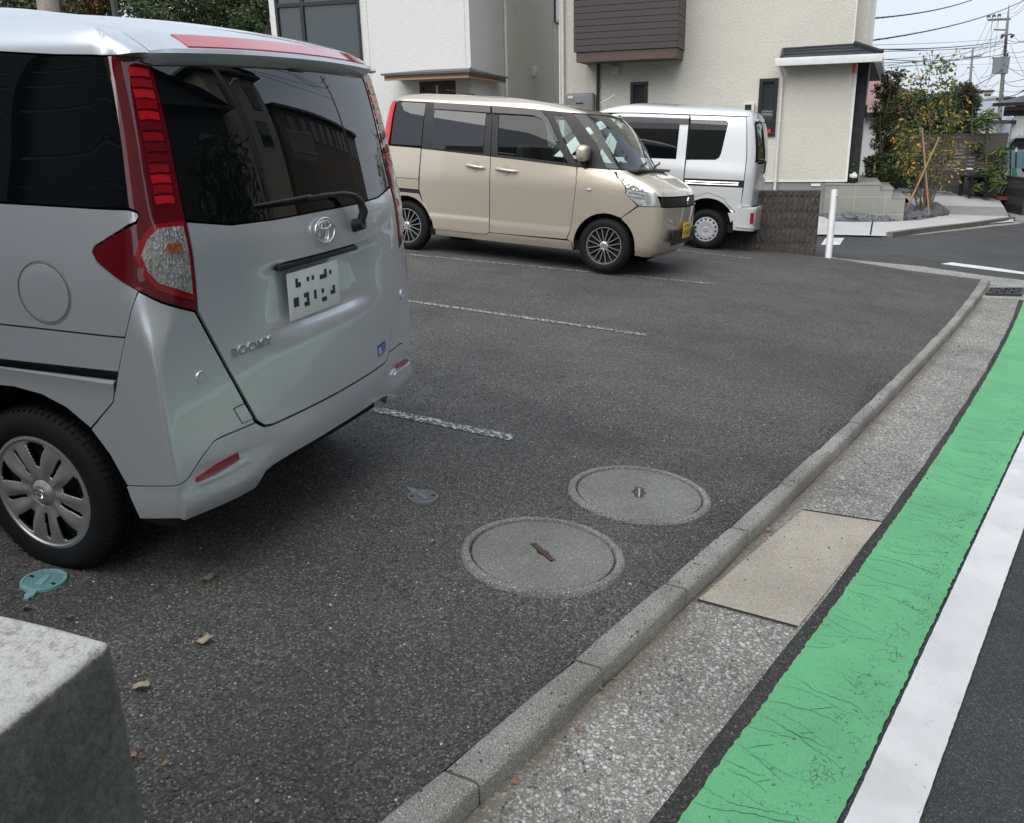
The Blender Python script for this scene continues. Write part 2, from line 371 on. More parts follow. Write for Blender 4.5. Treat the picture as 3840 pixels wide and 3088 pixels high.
simple('cover_silver', (.36, .36, .355), .36, .55, var=.05); simple('machined', (.72, .72, .73), .22, .9, var=.03); simple('alloy_black', (.014, .014, .015), .3)
simple('hub_silver', (.55, .56, .58), .4, .35); simple('visor', (.055, .05, .052), .18, var=.1); simple('seat_cloth', (.035, .035, .038), .9); simple('dash', (.06, .06, .065), .7)
simple('bench_black', (.016, .017, .019), .5); simple('cloth_green', (.012, .15, .085), .8, var=.2); simple('pot_black', (.015, .015, .016), .5); simple('pot_white', (.8, .8, .78), .5)
simple('stone_dark', (.13, .137, .148), .8, var=.35, scale=8, bump=.9, bs=22.); simple('dry_leaf', (.22, .145, .095), .8, var=.3, scale=40, bump=.4); simple('dry_leaf_pale', (.40, .33, .235), .8, var=.25, scale=40, bump=.4)
simple('iron_lid', (.20, .205, .21), .55, .3, var=.15, scale=30); simple('grate_iron', (.07, .07, .07), .6, .3); simple('blue_lid', (.20, .37, .40), .6, var=.1, scale=25); simple('curtain', (.55, .55, .5), .9)
simple('far_white', (.70, .70, .68), .8); simple('far_grey', (.33, .345, .37), .8); simple('far_brown', (.20, .16, .125), .8); simple('far_tan', (.42, .38, .31), .9); simple('far_dark', (.05, .055, .06), .7)
simple('aged_slat', (.32, .29, .26), .8, var=.2, scale=10)
def carpaint(name, c, metal=.55, rough=.32, flake=.05):
    t = NT(name); v = t.vor(2600, out='Color'); s1 = t.n('ShaderNodeSeparateColor'); t.l(v, s1.inputs[0])
    t.col(t.mix(1., c, t.ramp(s1.outputs[0], [(0, 1-flake), (1, 1+flake)]), 'MULTIPLY'))
    t.set(Metallic=metal, Roughness=rough, Coat_Weight=1., Coat_Roughness=.03, Coat_IOR=1.5); MATS[name] = t.mat
carpaint('paint_silver', (.73, .765, .81), .62, .29, .07); carpaint('paint_beige', (.60, .53, .43), .6, .33); carpaint('paint_white_silver', (.70, .715, .73), .35, .38); carpaint('paint_teal', (.16, .30, .32), .3, .4)
def glassy(name, c, rough=.015, ior=1.75, **k):
    t = NT(name); t.col(c); t.set(Roughness=rough, IOR=ior, **k); MATS[name] = t.mat; return t
glassy('privacy_glass', (.003, .004, .005), ior=1.76); glassy('house_glass', (.040, .050, .048), ior=1.8)
glassy('lamp_red', (.115, .003, .008), .05, 1.5, Coat_Weight=1.); glassy('lamp_bright', (.62, .010, .018), .12, 1.5, Coat_Weight=1.)
glassy('lamp_strip', (.62, .02, .045), .06, 1.6, Coat_Weight=1.)
def lampclear():
    t = NT('lamp_clear'); v = t.vor(150, feat='F1', out='Distance', stretch=(1, 1, .6)); c = t.vor(150, out='Color', stretch=(1, 1, .6)); s1 = t.n('ShaderNodeSeparateColor'); t.l(c, s1.inputs[0])
    t.col(t.ramp(s1.outputs[0], [(0, (.34, .34, .34)), (.4, (.48, .48, .48)), (1, (.70, .70, .69))])); t.set(Roughness=.12, Metallic=.6, Coat_Weight=1., Coat_Roughness=.03); t.bump(v, .35, .004); MATS['lamp_clear'] = t.mat
    t = NT('lamp_amber'); t.col(t.ramp(t.vor(80, out='Distance'), [(0, (.8, .16, .03)), (.6, (.3, .08, .03))])); t.set(Roughness=.15, Coat_Weight=1.); MATS['lamp_amber'] = t.mat
    t = NT('lamp_head'); v = t.vor(26, out='Distance'); t.col(t.ramp(t.noise(14, 3), [(.35, (.42, .43, .42)), (.65, (.78, .79, .77))])); t.set(Roughness=.1, Metallic=.5, Coat_Weight=1.); t.bump(v, .35, .01); MATS['lamp_head'] = t.mat
lampclear()
def clearglass(name, tint):
    m = bpy.data.materials.new(name); m.use_nodes = True; t = m.node_tree; t.nodes.clear()
    o = t.nodes.new('ShaderNodeOutputMaterial'); mx = t.nodes.new('ShaderNodeMixShader'); tr = t.nodes.new('ShaderNodeBsdfTransparent'); gl = t.nodes.new('ShaderNodeBsdfGlossy'); fr = t.nodes.new('ShaderNodeFresnel')
    tr.inputs[0].default_value = (*tint, 1); gl.inputs['Roughness'].default_value = .01; fr.inputs[0].default_value = 1.6
    t.links.new(fr.outputs[0], mx.inputs[0]); t.links.new(tr.outputs[0], mx.inputs[1]); t.links.new(gl.outputs[0], mx.inputs[2]); t.links.new(mx.outputs[0], o.inputs[0]); MATS[name] = m
clearglass('clear_glass', (.74, .86, .82)); clearglass('tinted_glass', (.42, .46, .45))
def leafmat(name, cs, trans=.25):
    t = NT(name); r = t.n('ShaderNodeObjectInfo'); g = t.n('ShaderNodeNewGeometry')
    t.col(t.ramp(g.outputs['Random Per Island'], [(i/(len(cs)-1), c) for i, c in enumerate(cs)])); t.set(Roughness=.5, Specular_IOR_Level=.35)
    t.set(Transmission_Weight=0.); t.b.inputs['Subsurface Weight'].default_value = 0; MATS[name] = t.mat
leafmat('leaf_green', [(.05, .08, .028), (.085, .13, .042), (.13, .18, .06)])
leafmat('leaf_dark', [(.022, .036, .018), (.04, .062, .030), (.07, .10, .045)])
leafmat('leaf_yellowgreen', [(.06, .10, .025), (.11, .15, .035), (.20, .22, .05)])
leafmat('leaf_orange', [(.42, .27, .03), (.60, .40, .05), (.62, .30, .04)])
leafmat('leaf_autumn', [(.13, .08, .03), (.22, .13, .05), (.10, .10, .035)])
leafmat('leaf_red', [(.10, .03, .025), (.07, .05, .02), (.14, .055, .03)])
leafmat('leaf_bright', [(.085, .14, .035), (.13, .19, .05), (.18, .24, .075)])
# ------------------------------------------------------------------ car body surface: plan outline (t) by height (z)
def lerpk(tab,z):
    if z<=tab[0][0]: return tab[0][1]
    for (a,va),(b,vb) in zip(tab,tab[1:]):
        if z<=b:
            return va+(vb-va)*(z-a)/(b-a)
    return tab[-1][1]
def smk(tab,z):
    """monotone-ish smooth (catmull/hermite) interpolation"""
    n=len(tab)
    if z<=tab[0][0]: return tab[0][1]
    if z>=tab[-1][0]: return tab[-1][1]
    for i in range(n-1):
        a,va=tab[i];b,vb=tab[i+1]
        if z<=b:
            d=(vb-va)/(b-a)
            def sl(j):
                if j<=0 or j>=n-1: return d if j in(0,n-1) else 0
                d0=(tab[j][1]-tab[j-1][1])/(tab[j][0]-tab[j-1][0]);d1=(tab[j+1][1]-tab[j][1])/(tab[j+1][0]-tab[j][0])
                return 0 if d0*d1<=0 else 2*d0*d1/(d0+d1)
            m0,m1=sl(i),sl(i+1)
            h=b-a;t=(z-a)/h
            return va*(2*t**3-3*t**2+1)+m0*h*(t**3-2*t*t+t)+vb*(-2*t**3+3*t*t)+m1*h*(t**3-t*t)
class Body:
    """plan outline: t=0 rear centre .. YC .. TC (rear corner) .. TS (side start) .. TS+L (side end) .. front corner .. front centre"""
    def __init__(s,**k):
        s.__dict__.update(k)
        s.L=s.X1-s.X0; s.T1=1.0+s.L; s.TC2=s.T1+1.4; s.TF=s.TC2+.24; s.TE=s.TC2+.8
    def raw(s,t,z):
        w=s.side(z); xr=smk(s.xr,z); xf=smk(s.xf,z)
        wr=max(w-s.tap,0); wf=max(w-s.tapf,0)
        xc=xr+s.kr*wr*wr; xd=xf-s.kf*wf*wf
        x0=max(s.X0,xc+.01); x1=max(min(s.X1,xd-.1),x0+.02)
        if t<=.8:
            k=min(1,wr/.6)
            y=t*k if t<=.56 else .56*k+(t-.56)/.24*(wr-.56*k)
            return (xr+s.kr*y*y,y)
        if t<1.0:
            f=(t-.8)/.2
            return (xc+(x0-xc)*f, wr+(w-wr)*(1-(1-f)**2))
        if t<=s.T1: return (x0+(x1-x0)*(t-1.0)/s.L, w)
        if t<s.TC2:
            f=(t-s.T1)/1.4
            return (x1+(xd-x1)*f, w-(w-wf)*f*f*f)
        k=min(1,wf/.6); u=s.TE-t
        y=u*k if u<=.56 else .56*k+(u-.56)/.24*(wf-.56*k)
        return (xf-s.kf*y*y,y)
    def side(s,z): return smk(s.w,z)
    def P(s,t,z,off=0.):
        sg=1
        if t<0: t=-t;sg=-1
        x,y=s._p(t,z)
        if off:
            e=.004
            xa,ya=s._p(max(0,t-e),z);xb,yb=s._p(min(s.TE,t+e),z)
            xu,yu=s._p(t,z+e);xd,yd=s._p(t,z-e)
            tx,ty=xb-xa,yb-ya;  ux,uy,uz=xu-xd,yu-yd,2*e
            nx,ny,nz=ty*uz, -tx*uz, tx*uy-ty*ux
            l=math.sqrt(nx*nx+ny*ny+nz*nz) or 1
            nx,ny,nz=nx/l,ny/l,nz/l
            if t<.01: ny=0
            o=(-off)
            x+=nx*o;y+=ny*o;z+=nz*o
        return (x,sg*y,z)
    def _p(s,t,z):
        for c,tab in ((.8,s.rr),(s.TC2,s.rf)):
            r=lerpk(tab,z)
            if abs(t-c)<r:
                a=s.raw(c-r,z);b=s.raw(c,z);d=s.raw(c+r,z);u=(t-c+r)/(2*r)
                return tuple((1-u)**2*a[i]+2*u*(1-u)*b[i]+u*u*d[i] for i in(0,1))
        return s.raw(t,z)
ROOMY=Body(X0=-.40,X1=1.3,kr=.14,kf=.22,tap=.02,tapf=.07,
  xr=[(.24,-.60),(.30,-.64),(.36,-.665),(.45,-.675),(.8,-.672),(1.0,-.668),(1.12,-.66),(1.22,-.64),(1.65,-.545),(1.70,-.515),(1.745,-.45),(1.775,-.33),(1.80,-.10),(1.83,.25),(1.86,.7)],
  xf=[(.24,2.98),(.40,3.07),(.60,3.08),(.82,3.05),(.92,2.93),(1.04,2.42),(1.10,2.25),(1.60,1.62),(1.70,1.5),(1.76,1.36),(1.80,1.26),(1.83,1.12),(1.86,.95)],
  w=[(.22,.80),(.45,.825),(.8,.835),(1.0,.83),(1.2,.81),(1.45,.77),(1.64,.738),(1.70,.722),(1.75,.685),(1.785,.61),(1.815,.48),(1.84,.32),(1.855,.15),(1.86,.0)],
  rr=[(.3,.02),(.8,.02),(.88,.035),(.96,.09),(1.05,.11),(1.24,.05),(1.66,.045),(1.72,.10)],
  rf=[(.3,.12),(1.0,.14),(1.7,.12)])
PALB=Body(X0=-.10,X1=1.35,kr=.12,kf=.18,tap=.02,tapf=.05,
  xr=[(.18,-.36),(.35,-.42),(.6,-.44),(.9,-.44),(1.15,-.42),(1.6,-.34),(1.68,-.25),(1.73,.0),(1.75,.3)],
  xf=[(.18,2.92),(.26,3.0),(.45,3.06),(.70,3.07),(.80,3.055),(.86,3.02),(.91,2.95),(.97,2.82),(1.03,2.66),(1.06,2.60),(1.3,2.42),(1.58,2.13),(1.64,1.9),(1.70,1.45),(1.735,1.0),(1.75,.6)],
  w=[(.18,.70),(.3,.735),(.8,.7375),(1.05,.72),(1.3,.69),(1.58,.635),(1.66,.60),(1.70,.55),(1.73,.42),(1.745,.15),(1.75,.0)],
  rr=[(.2,.12),(1.2,.12),(1.7,.12)],rf=[(.2,.18),(.8,.16),(1.0,.14),(1.7,.12)])
VANB=Body(X0=-.20,X1=1.2,kr=.08,kf=.15,tap=.03,tapf=.05,
  xr=[(.2,-.50),(.30,-.60),(.6,-.60),(.64,-.54),(1.2,-.53),(1.6,-.46),(1.72,-.42),(1.84,-.34),(1.88,-.1),(1.905,.3)],
  xf=[(.2,2.78),(.5,2.86),(.85,2.84),(1.05,2.66),(1.6,2.05),(1.75,1.8),(1.84,1.5),(1.89,1.2),(1.905,.8)],
  w=[(.2,.71),(.3,.735),(1.0,.7375),(1.2,.715),(1.7,.66),(1.78,.645),(1.84,.60),(1.88,.42),(1.90,.15),(1.905,.0)],
  rr=[(.2,.10),(1.2,.11),(1.7,.11)],rf=[(.2,.15),(1.7,.12)])
def clip_poly(poly, x0, x1, y0, y1):
    def cl(P, ins, inter):
        o = []
        for i in range(len(P)):
            a, b = P[i-1], P[i]
            ia, ib = ins(a), ins(b)
            if ib:
                if not ia: o.append(inter(a, b))
                o.append(b)
            elif ia: o.append(inter(a, b))
        return o
    def ix(v):
        return lambda a, b: (v, a[1]+(b[1]-a[1])*(v-a[0])/(b[0]-a[0]))
    def iy(v):
        return lambda a, b: (a[0]+(b[0]-a[0])*(v-a[1])/(b[1]-a[1]), v)
    P = cl(poly, lambda p: p[0] >= x0, ix(x0))
    if P: P = cl(P, lambda p: p[0] <= x1, ix(x1))
    if P: P = cl(P, lambda p: p[1] >= y0, iy(y0))
    if P: P = cl(P, lambda p: p[1] <= y1, iy(y1))
    return P
def tgrid(B):
    g = [i*.08 for i in range(0, 7)]+[.56, .62, .68, .72, .75, .765, .78, .79, .80, .81, .82, .835, .85, .88, .92, .96, 1.0]
    n = int(B.L/.09); g += [1+B.L*i/n for i in range(1, n+1)]
    g += [B.T1+1.4*i/18 for i in range(1, 17)]+[B.TC2-d for d in (.1, .05)]+[B.TC2, B.TC2+.04, B.TC2+.08, B.TC2+.14]+[B.TF+.56*i/7 for i in range(0, 8)]
    g = sorted(set(round(x, 4) for x in g)); return sorted(set([-x for x in g]+g))
def zgrid(B, z0=.15, z1=2.):
    ks = set()
    z = z0
    while z < z1: ks.add(round(z, 4)); z += .035
    for tab in (B.xr, B.xf, B.w):
        for a, _ in tab: ks.add(a)
    for a in (1.66, 1.68, 1.70, 1.715, 1.73, 1.74, 1.75, 1.755, 1.765, 1.77, 1.775, 1.78, 1.785, 1.795, 1.805, 1.81, 1.82, 1.825, 1.835, 1.845, 1.85, 1.855, 1.84, 1.86, 1.87, 1.88, 1.885, 1.89, 1.895, 1.90): ks.add(a)
    return sorted(ks)
def patch(B, polys, off=0., lip=.008, mat=0, mb=None):
    """mesh of one or more outlines in (t, z) laid on the body surface, exact edges, thin turned-in lip"""
    if not hasattr(B, 'tg'): B.tg = tgrid(B); B.zg = zgrid(B)
    mb = mb or MB(); fo = off if callable(off) else (lambda t, z: off)
    if isinstance(polys[0][0], (int, float)): polys = [polys]
    for poly in polys:
        key = {}; vs = []; fs = []
        def vid(p):
            k = (round(p[0], 4), round(p[1], 4))
            if k not in key: key[k] = len(vs); vs.append(k)
            return key[k]
        t0, t1 = min(p[0] for p in poly), max(p[0] for p in poly); z0, z1 = min(p[1] for p in poly), max(p[1] for p in poly)
        for a, b in zip(B.tg, B.tg[1:]):
            if b <= t0 or a >= t1: continue
            col = clip_poly(poly, a, b, z0-1, z1+1)
            if len(col) < 3: continue
            for c, d in zip(B.zg, B.zg[1:]):
                if d <= z0 or c >= z1: continue
                P = clip_poly(col, a, b, c, d)
                if len(P) < 3: continue
                ids = []
                for p in P:
                    i = vid(p)
                    if not ids or ids[-1] != i: ids.append(i)
                if len(ids) > 1 and ids[0] == ids[-1]: ids.pop()
                if len(set(ids)) < 3: continue
                ar = sum(vs[ids[i-1]][0]*vs[ids[i]][1]-vs[ids[i]][0]*vs[ids[i-1]][1] for i in range(len(ids)))
                if abs(ar) < 1e-7: continue
                if ar < 0: ids = ids[::-1]
                if len(set(ids)) == len(ids): fs.append(tuple(ids))
        ec = {}
        for f in fs:
            for i in range(len(f)):
                e = (f[i-1], f[i]); ec[e] = ec.get(e, 0)+1
        bd = [e for e in ec if (e[1], e[0]) not in ec]
        n = len(vs); P3 = [B.P(t, z, fo(t, z)) for t, z in vs]
        if lip:
            bv = sorted(set(i for e in bd for i in e)); mp = {v: n+j for j, v in enumerate(bv)}
            P3 += [B.P(vs[v][0], vs[v][1], fo(*vs[v])-lip) for v in bv]
            fs += [(e[1], e[0], mp[e[0]], mp[e[1]]) for e in bd]
        mb.add(P3, fs, mat)
    return mb
def mirp(poly): return [(-t, z) for t, z in poly][::-1]
def symp(half):  # half outline from centre-top round the left to centre-bottom
    return half + [(-t, z) for t, z in half[::-1] if t > 1e-6]
def rectp(t0, t1, z0, z1): return [(t0, z0), (t1, z0), (t1, z1), (t0, z1)]
def smooth_poly(pts, n=4):
    o = []; N = len(pts)
    for i in range(N):
        p0, p1, p2, p3 = pts[i-1], pts[i], pts[(i+1) % N], pts[(i+2) % N]
        for k in range(n):
            u = k/n
            o.append(tuple(.5*((2*p1[j])+(-p0[j]+p2[j])*u+(2*p0[j]-5*p1[j]+4*p2[j]-p3[j])*u*u+(-p0[j]+3*p1[j]-3*p2[j]+p3[j])*u**3) for j in (0, 1)))
    return o
def tx(B, x, z):
    """t on the flank at distance x from the rear axle"""
    lo, hi = 0.8, B.TC2
    for _ in range(30):
        m = (lo+hi)/2
        if B._p(m, z)[0] < x: lo = m
        else: hi = m
    return (lo+hi)/2
def arch(B, xc, zc, r, a0, a1, n=14):
    o = []
    for i in range(n+1):
        a = R_(a0+(a1-a0)*i/n); x = xc+r*math.cos(a); z = zc+r*math.sin(a); o.append((tx(B, x, z), z))
    return o

# ------------------------------------------------------------------ wheels (axis along local Y, outer face towards +Y)
def wheel_parts(root, c, r, rr, w, style, flip=1, steer=0.):
    M = Matrix.Translation(c) @ Matrix.Rotation(steer, 4, 'Z') @ (Matrix.Rotation(math.pi, 4, 'Z') if flip < 0 else Matrix.Identity(4))
    hw = w/2; sh = r-rr
    prof = [(rr-.012, -hw+.01), (rr+.004, -hw), (rr+sh*.35, -hw-.004), (r-.022, -hw+.008), (r-.006, -hw+.022), (r, -hw+.04)]
    for g in (-.045, -.015, .015, .045):
        prof += [(r, g-.006), (r-.008, g-.004), (r-.008, g+.004), (r, g+.006)]
    prof += [(r, hw-.04), (r-.004, hw-.026), (r-.014, hw-.014), (r-.030, hw-.004), (rr+sh*.55, hw+.002), (rr+sh*.30, hw+.001), (rr+.014, hw-.003), (rr+.004, hw-.010), (rr-.004, hw-.016), (rr-.012, hw-.03)]
    wh = bpy.data.objects.new('wheel', None); COL.objects.link(wh); wh.parent = root; wh.empty_display_size = .1
    t = MB(); t.lathe(prof, 72, M=M); 
    for i in range(72):   # tread sipes on the shoulder
        a = 2*math.pi*i/72
        Ra = Matrix.Rotation(a, 4, 'Y')
        t.box((0, 0, 0), (.004, .034, .006), M=M @ Ra @ Matrix.Translation((0, hw-.030, r-.0035)) @ Matrix.Rotation(-.35, 4, 'X'))
    t.build('tyre', M_('rubber'), wh, 40)
    b = MB(); b.lathe([(rr-.006, -hw+.02), (rr-.02, 0), (rr-.022, hw-.05), (.05, hw-.075), (.0, hw-.075)], 40, M=M)
    b.lathe([(rr-.03, hw-.05), (rr-.07, hw-.047), (rr-.10, hw-.062)], 40, M=M); b.build('wheel_disc', M_('liner'), wh, 40)
    y = hw-.012
    if style == 'cover':
        NR, NA = 26, 300
        def hgt(q, u):
            return y-.012*(1-u)-.0 + .012*math.sin(min(1, u)*math.pi)
        wins = []
        for k in range(5):
            a0 = 2*math.pi*k/5+R_(20)
            wins.append((a0, R_(15), .46, .92, .06))
            wins.append((a0+2*math.pi/10, R_(4.0), .40, .86, .0))
        vs = []; keep = []
        for i in range(NR+1):
            u = .24+(1-.24)*i/NR
            for k in range(NA):
                q = 2*math.pi*k/NA; ph = (q*5/(2*math.pi)) % 1
                ridge = .006*math.cos(q*10)*math.sin(min(1, max(0, (u-.24)/.7))*math.pi)
                vs.append((u*rr*math.cos(q), hgt(q, u)+ridge-(.02 if i == 0 else 0)*0, u*rr*math.sin(q)))
        fs = []
        for i in range(NR):
            u = .24+.76*(i+.5)/NR
            for k in range(NA):
                q = 2*math.pi*(k+.5)/NA; hole = False
                for a0, hw_, u0, u1, tp in wins:
                    d = abs((q-a0+math.pi) % (2*math.pi)-math.pi)
                    f = (u-u0)/(u1-u0)
                    if 0 < f < 1:
                        lim = hw_*(.35+.65*f) if tp else hw_*(1.-.35*f)
                        if f > .85: lim *= math.sqrt(max(0, 1-((f-.85)/.15)**2))
                        if d < lim: hole = True
                if not hole: fs.append((i*NA+k, i*NA+(k+1) % NA, (i+1)*NA+(k+1) % NA, (i+1)*NA+k))
        m = MB(); m.add(vs, fs, M=M)
        cap = m.build('wheel_cover', M_('cover_silver'), wh, 35)
        so_ = cap.modifiers.new('thick', 'SOLIDIFY'); so_.thickness = .008; so_.offset = -1
        m = MB(); m.lathe([(rr+.003, y-.012), (rr+.004, y+.004), (rr-.006, y+.007), (rr-.012, y-.002)], 64, M=M); m.build('cover_rim', M_('cover_silver'), wh, 30)
        m = MB(); m.lathe([(.0, y+.012), (.030, y+.012), (.036, y+.008), (.050, y-.004), (.052, y-.02)], 40, M=M); cc = m.build('centre_cap', M_('cover_silver'), wh, 30)
        m = MB()
        for (a, b, ax) in ((.025, .017, 0), (.009, .0165, 0), (.0165, .0065, 1)):
            pts = [(a*math.cos(2*math.pi*k/24), y+.0135, b*math.sin(2*math.pi*k/24)+(.0 if ax == 0 else .004)) for k in range(25)]
            m.tube(pts, .0022, 5, M=M)
        m.build('emblem', M_('chrome'), cc, 40)
    elif style == 'alloy':
        m = MB()
        for k in range(8):
            for s_ in (-1, 1):
                a = 2*math.pi*k/8+R_(22.5)*.0; a1 = a+s_*R_(5); a2 = a+s_*R_(12)
                p = [(.042*math.cos(a1), .042*math.sin(a1)), ((rr-.012)*math.cos(a2), (rr-.012)*math.sin(a2))]
                dx, dz = p[1][0]-p[0][0], p[1][1]-p[0][1]; L = math.hypot(dx, dz); nx, nz = -dz/L, dx/L
                for wd, yy, mi in ((.0085, y-.016, 0), (.0045, y-.006, 1)):
                    q = [(p[0][0]+nx*wd, p[0][1]+nz*wd), (p[0][0]-nx*wd, p[0][1]-nz*wd), (p[1][0]-nx*wd*.9, p[1][1]-nz*wd*.9), (p[1][0]+nx*wd*.9, p[1][1]+nz*wd*.9)]
                    m.hull([(a_, yy+(.004 if mi else .008), b_) for a_, b_ in q], [(a_, yy-.012, b_) for a_, b_ in q], mi, M=M)
        m.build('spokes', [M_('alloy_black'), M_('machined')], wh, 30)
        m = MB(); m.lathe([(rr+.002, y-.012), (rr+.003, y+.002), (rr-.006, y+.002), (rr-.010, y-.010), (rr-.018, y-.03)], 64, M=M); m.build('rim', M_('machined'), wh, 30)
        m = MB(); m.lathe([(.0, y+.000), (.026, y), (.030, y-.004), (.046, y-.008), (.05, y-.03)], 32, M=M)
        for k in range(4):
            a = R_(45+90*k); m.lathe([(.0, .012), (.009, .012), (.010, 0)], 8, M=M @ Matrix.Translation((.052*math.cos(a), y-.02, .052*math.sin(a))))
        m.build('hub', M_('machined'), wh, 30)
    else:
        NA = 140; rings = [(.0, y+.012), (.030, y+.012), (.034, y+.004), (.055, y+.002), (.08, y+.010), (rr-.040, y+.008), (rr-.020, y+.002), (rr-.004, y+.004), (rr+.004, y-.004)]
        vs = []; fs = []
        for r_, h_ in rings: vs += [(r_*math.cos(2*math.pi*k/NA), h_, r_*math.sin(2*math.pi*k/NA)) for k in range(NA)]
        for i in range(len(rings)-1):
            for k in range(NA):
                if i == 5 and (k % 10) < 5: continue
                fs.append((i*NA+k, i*NA+(k+1) % NA, (i+1)*NA+(k+1) % NA, (i+1)*NA+k))
        m = MB(); m.add(vs, fs, M=M); m.build('hub_cap', M_('hub_silver'), wh, 30)
        m = MB(); m.tube([(.018*math.cos(2*math.pi*k/20), y+.0135, .018*math.sin(2*math.pi*k/20)) for k in range(21)], .002, 5, M=M); m.build('emblem', M_('machined'), wh, 40)
    return wh
def car_matrix(p):
    a, b, c = p[3], p[4], p[2]
    Rm = Matrix.Rotation(c, 4, 'Z') @ Matrix.Rotation(b, 4, 'Y') @ Matrix.Rotation(a, 4, 'X')
    return LOTM @ Matrix.Translation((p[0], p[1], p[5])) @ Rm

def letters(strokes, h, w, gap, th, dep, org, ux, uz, un):
    """simple raised block letters; strokes: list of polylines per glyph on a 4 x 6 grid"""
    m = MB(); x = 0
    for g in strokes:
        for a, b in g:
            pa = Vector(org)+ux*((x+a[0]/4*w))+uz*(a[1]/6*h); pb = Vector(org)+ux*((x+b[0]/4*w))+uz*(b[1]/6*h)
            d = (pb-pa); L = d.length+th; d = d.normalized() if d.length else ux
            n = un.normalized(); s = n.cross(d).normalized()
            c = (pa+pb)/2+n*dep/2; Rm = Matrix((d, s, n)).transposed()
            m.rbox(c, (L, th, dep), dep*.3, Rm, n=1)
        x += w+gap
    return m
GLY = {'R': [((0, 0), (0, 6)), ((0, 6), (3.4, 6)), ((3.8, 5.6), (3.8, 3.6)), ((3.4, 3.1), (0, 3.1)), ((2, 3), (4, 0))],
       'O': [((0, .4), (0, 5.6)), ((.4, 6), (3.6, 6)), ((4, 5.6), (4, .4)), ((.4, 0), (3.6, 0))],
       'M': [((0, 0), (0, 6)), ((0, 6), (2, 2.6)), ((2, 2.6), (4, 6)), ((4, 6), (4, 0))],
       'Y': [((0, 6), (2, 3)), ((4, 6), (2, 3)), ((2, 3), (2, 0))]}

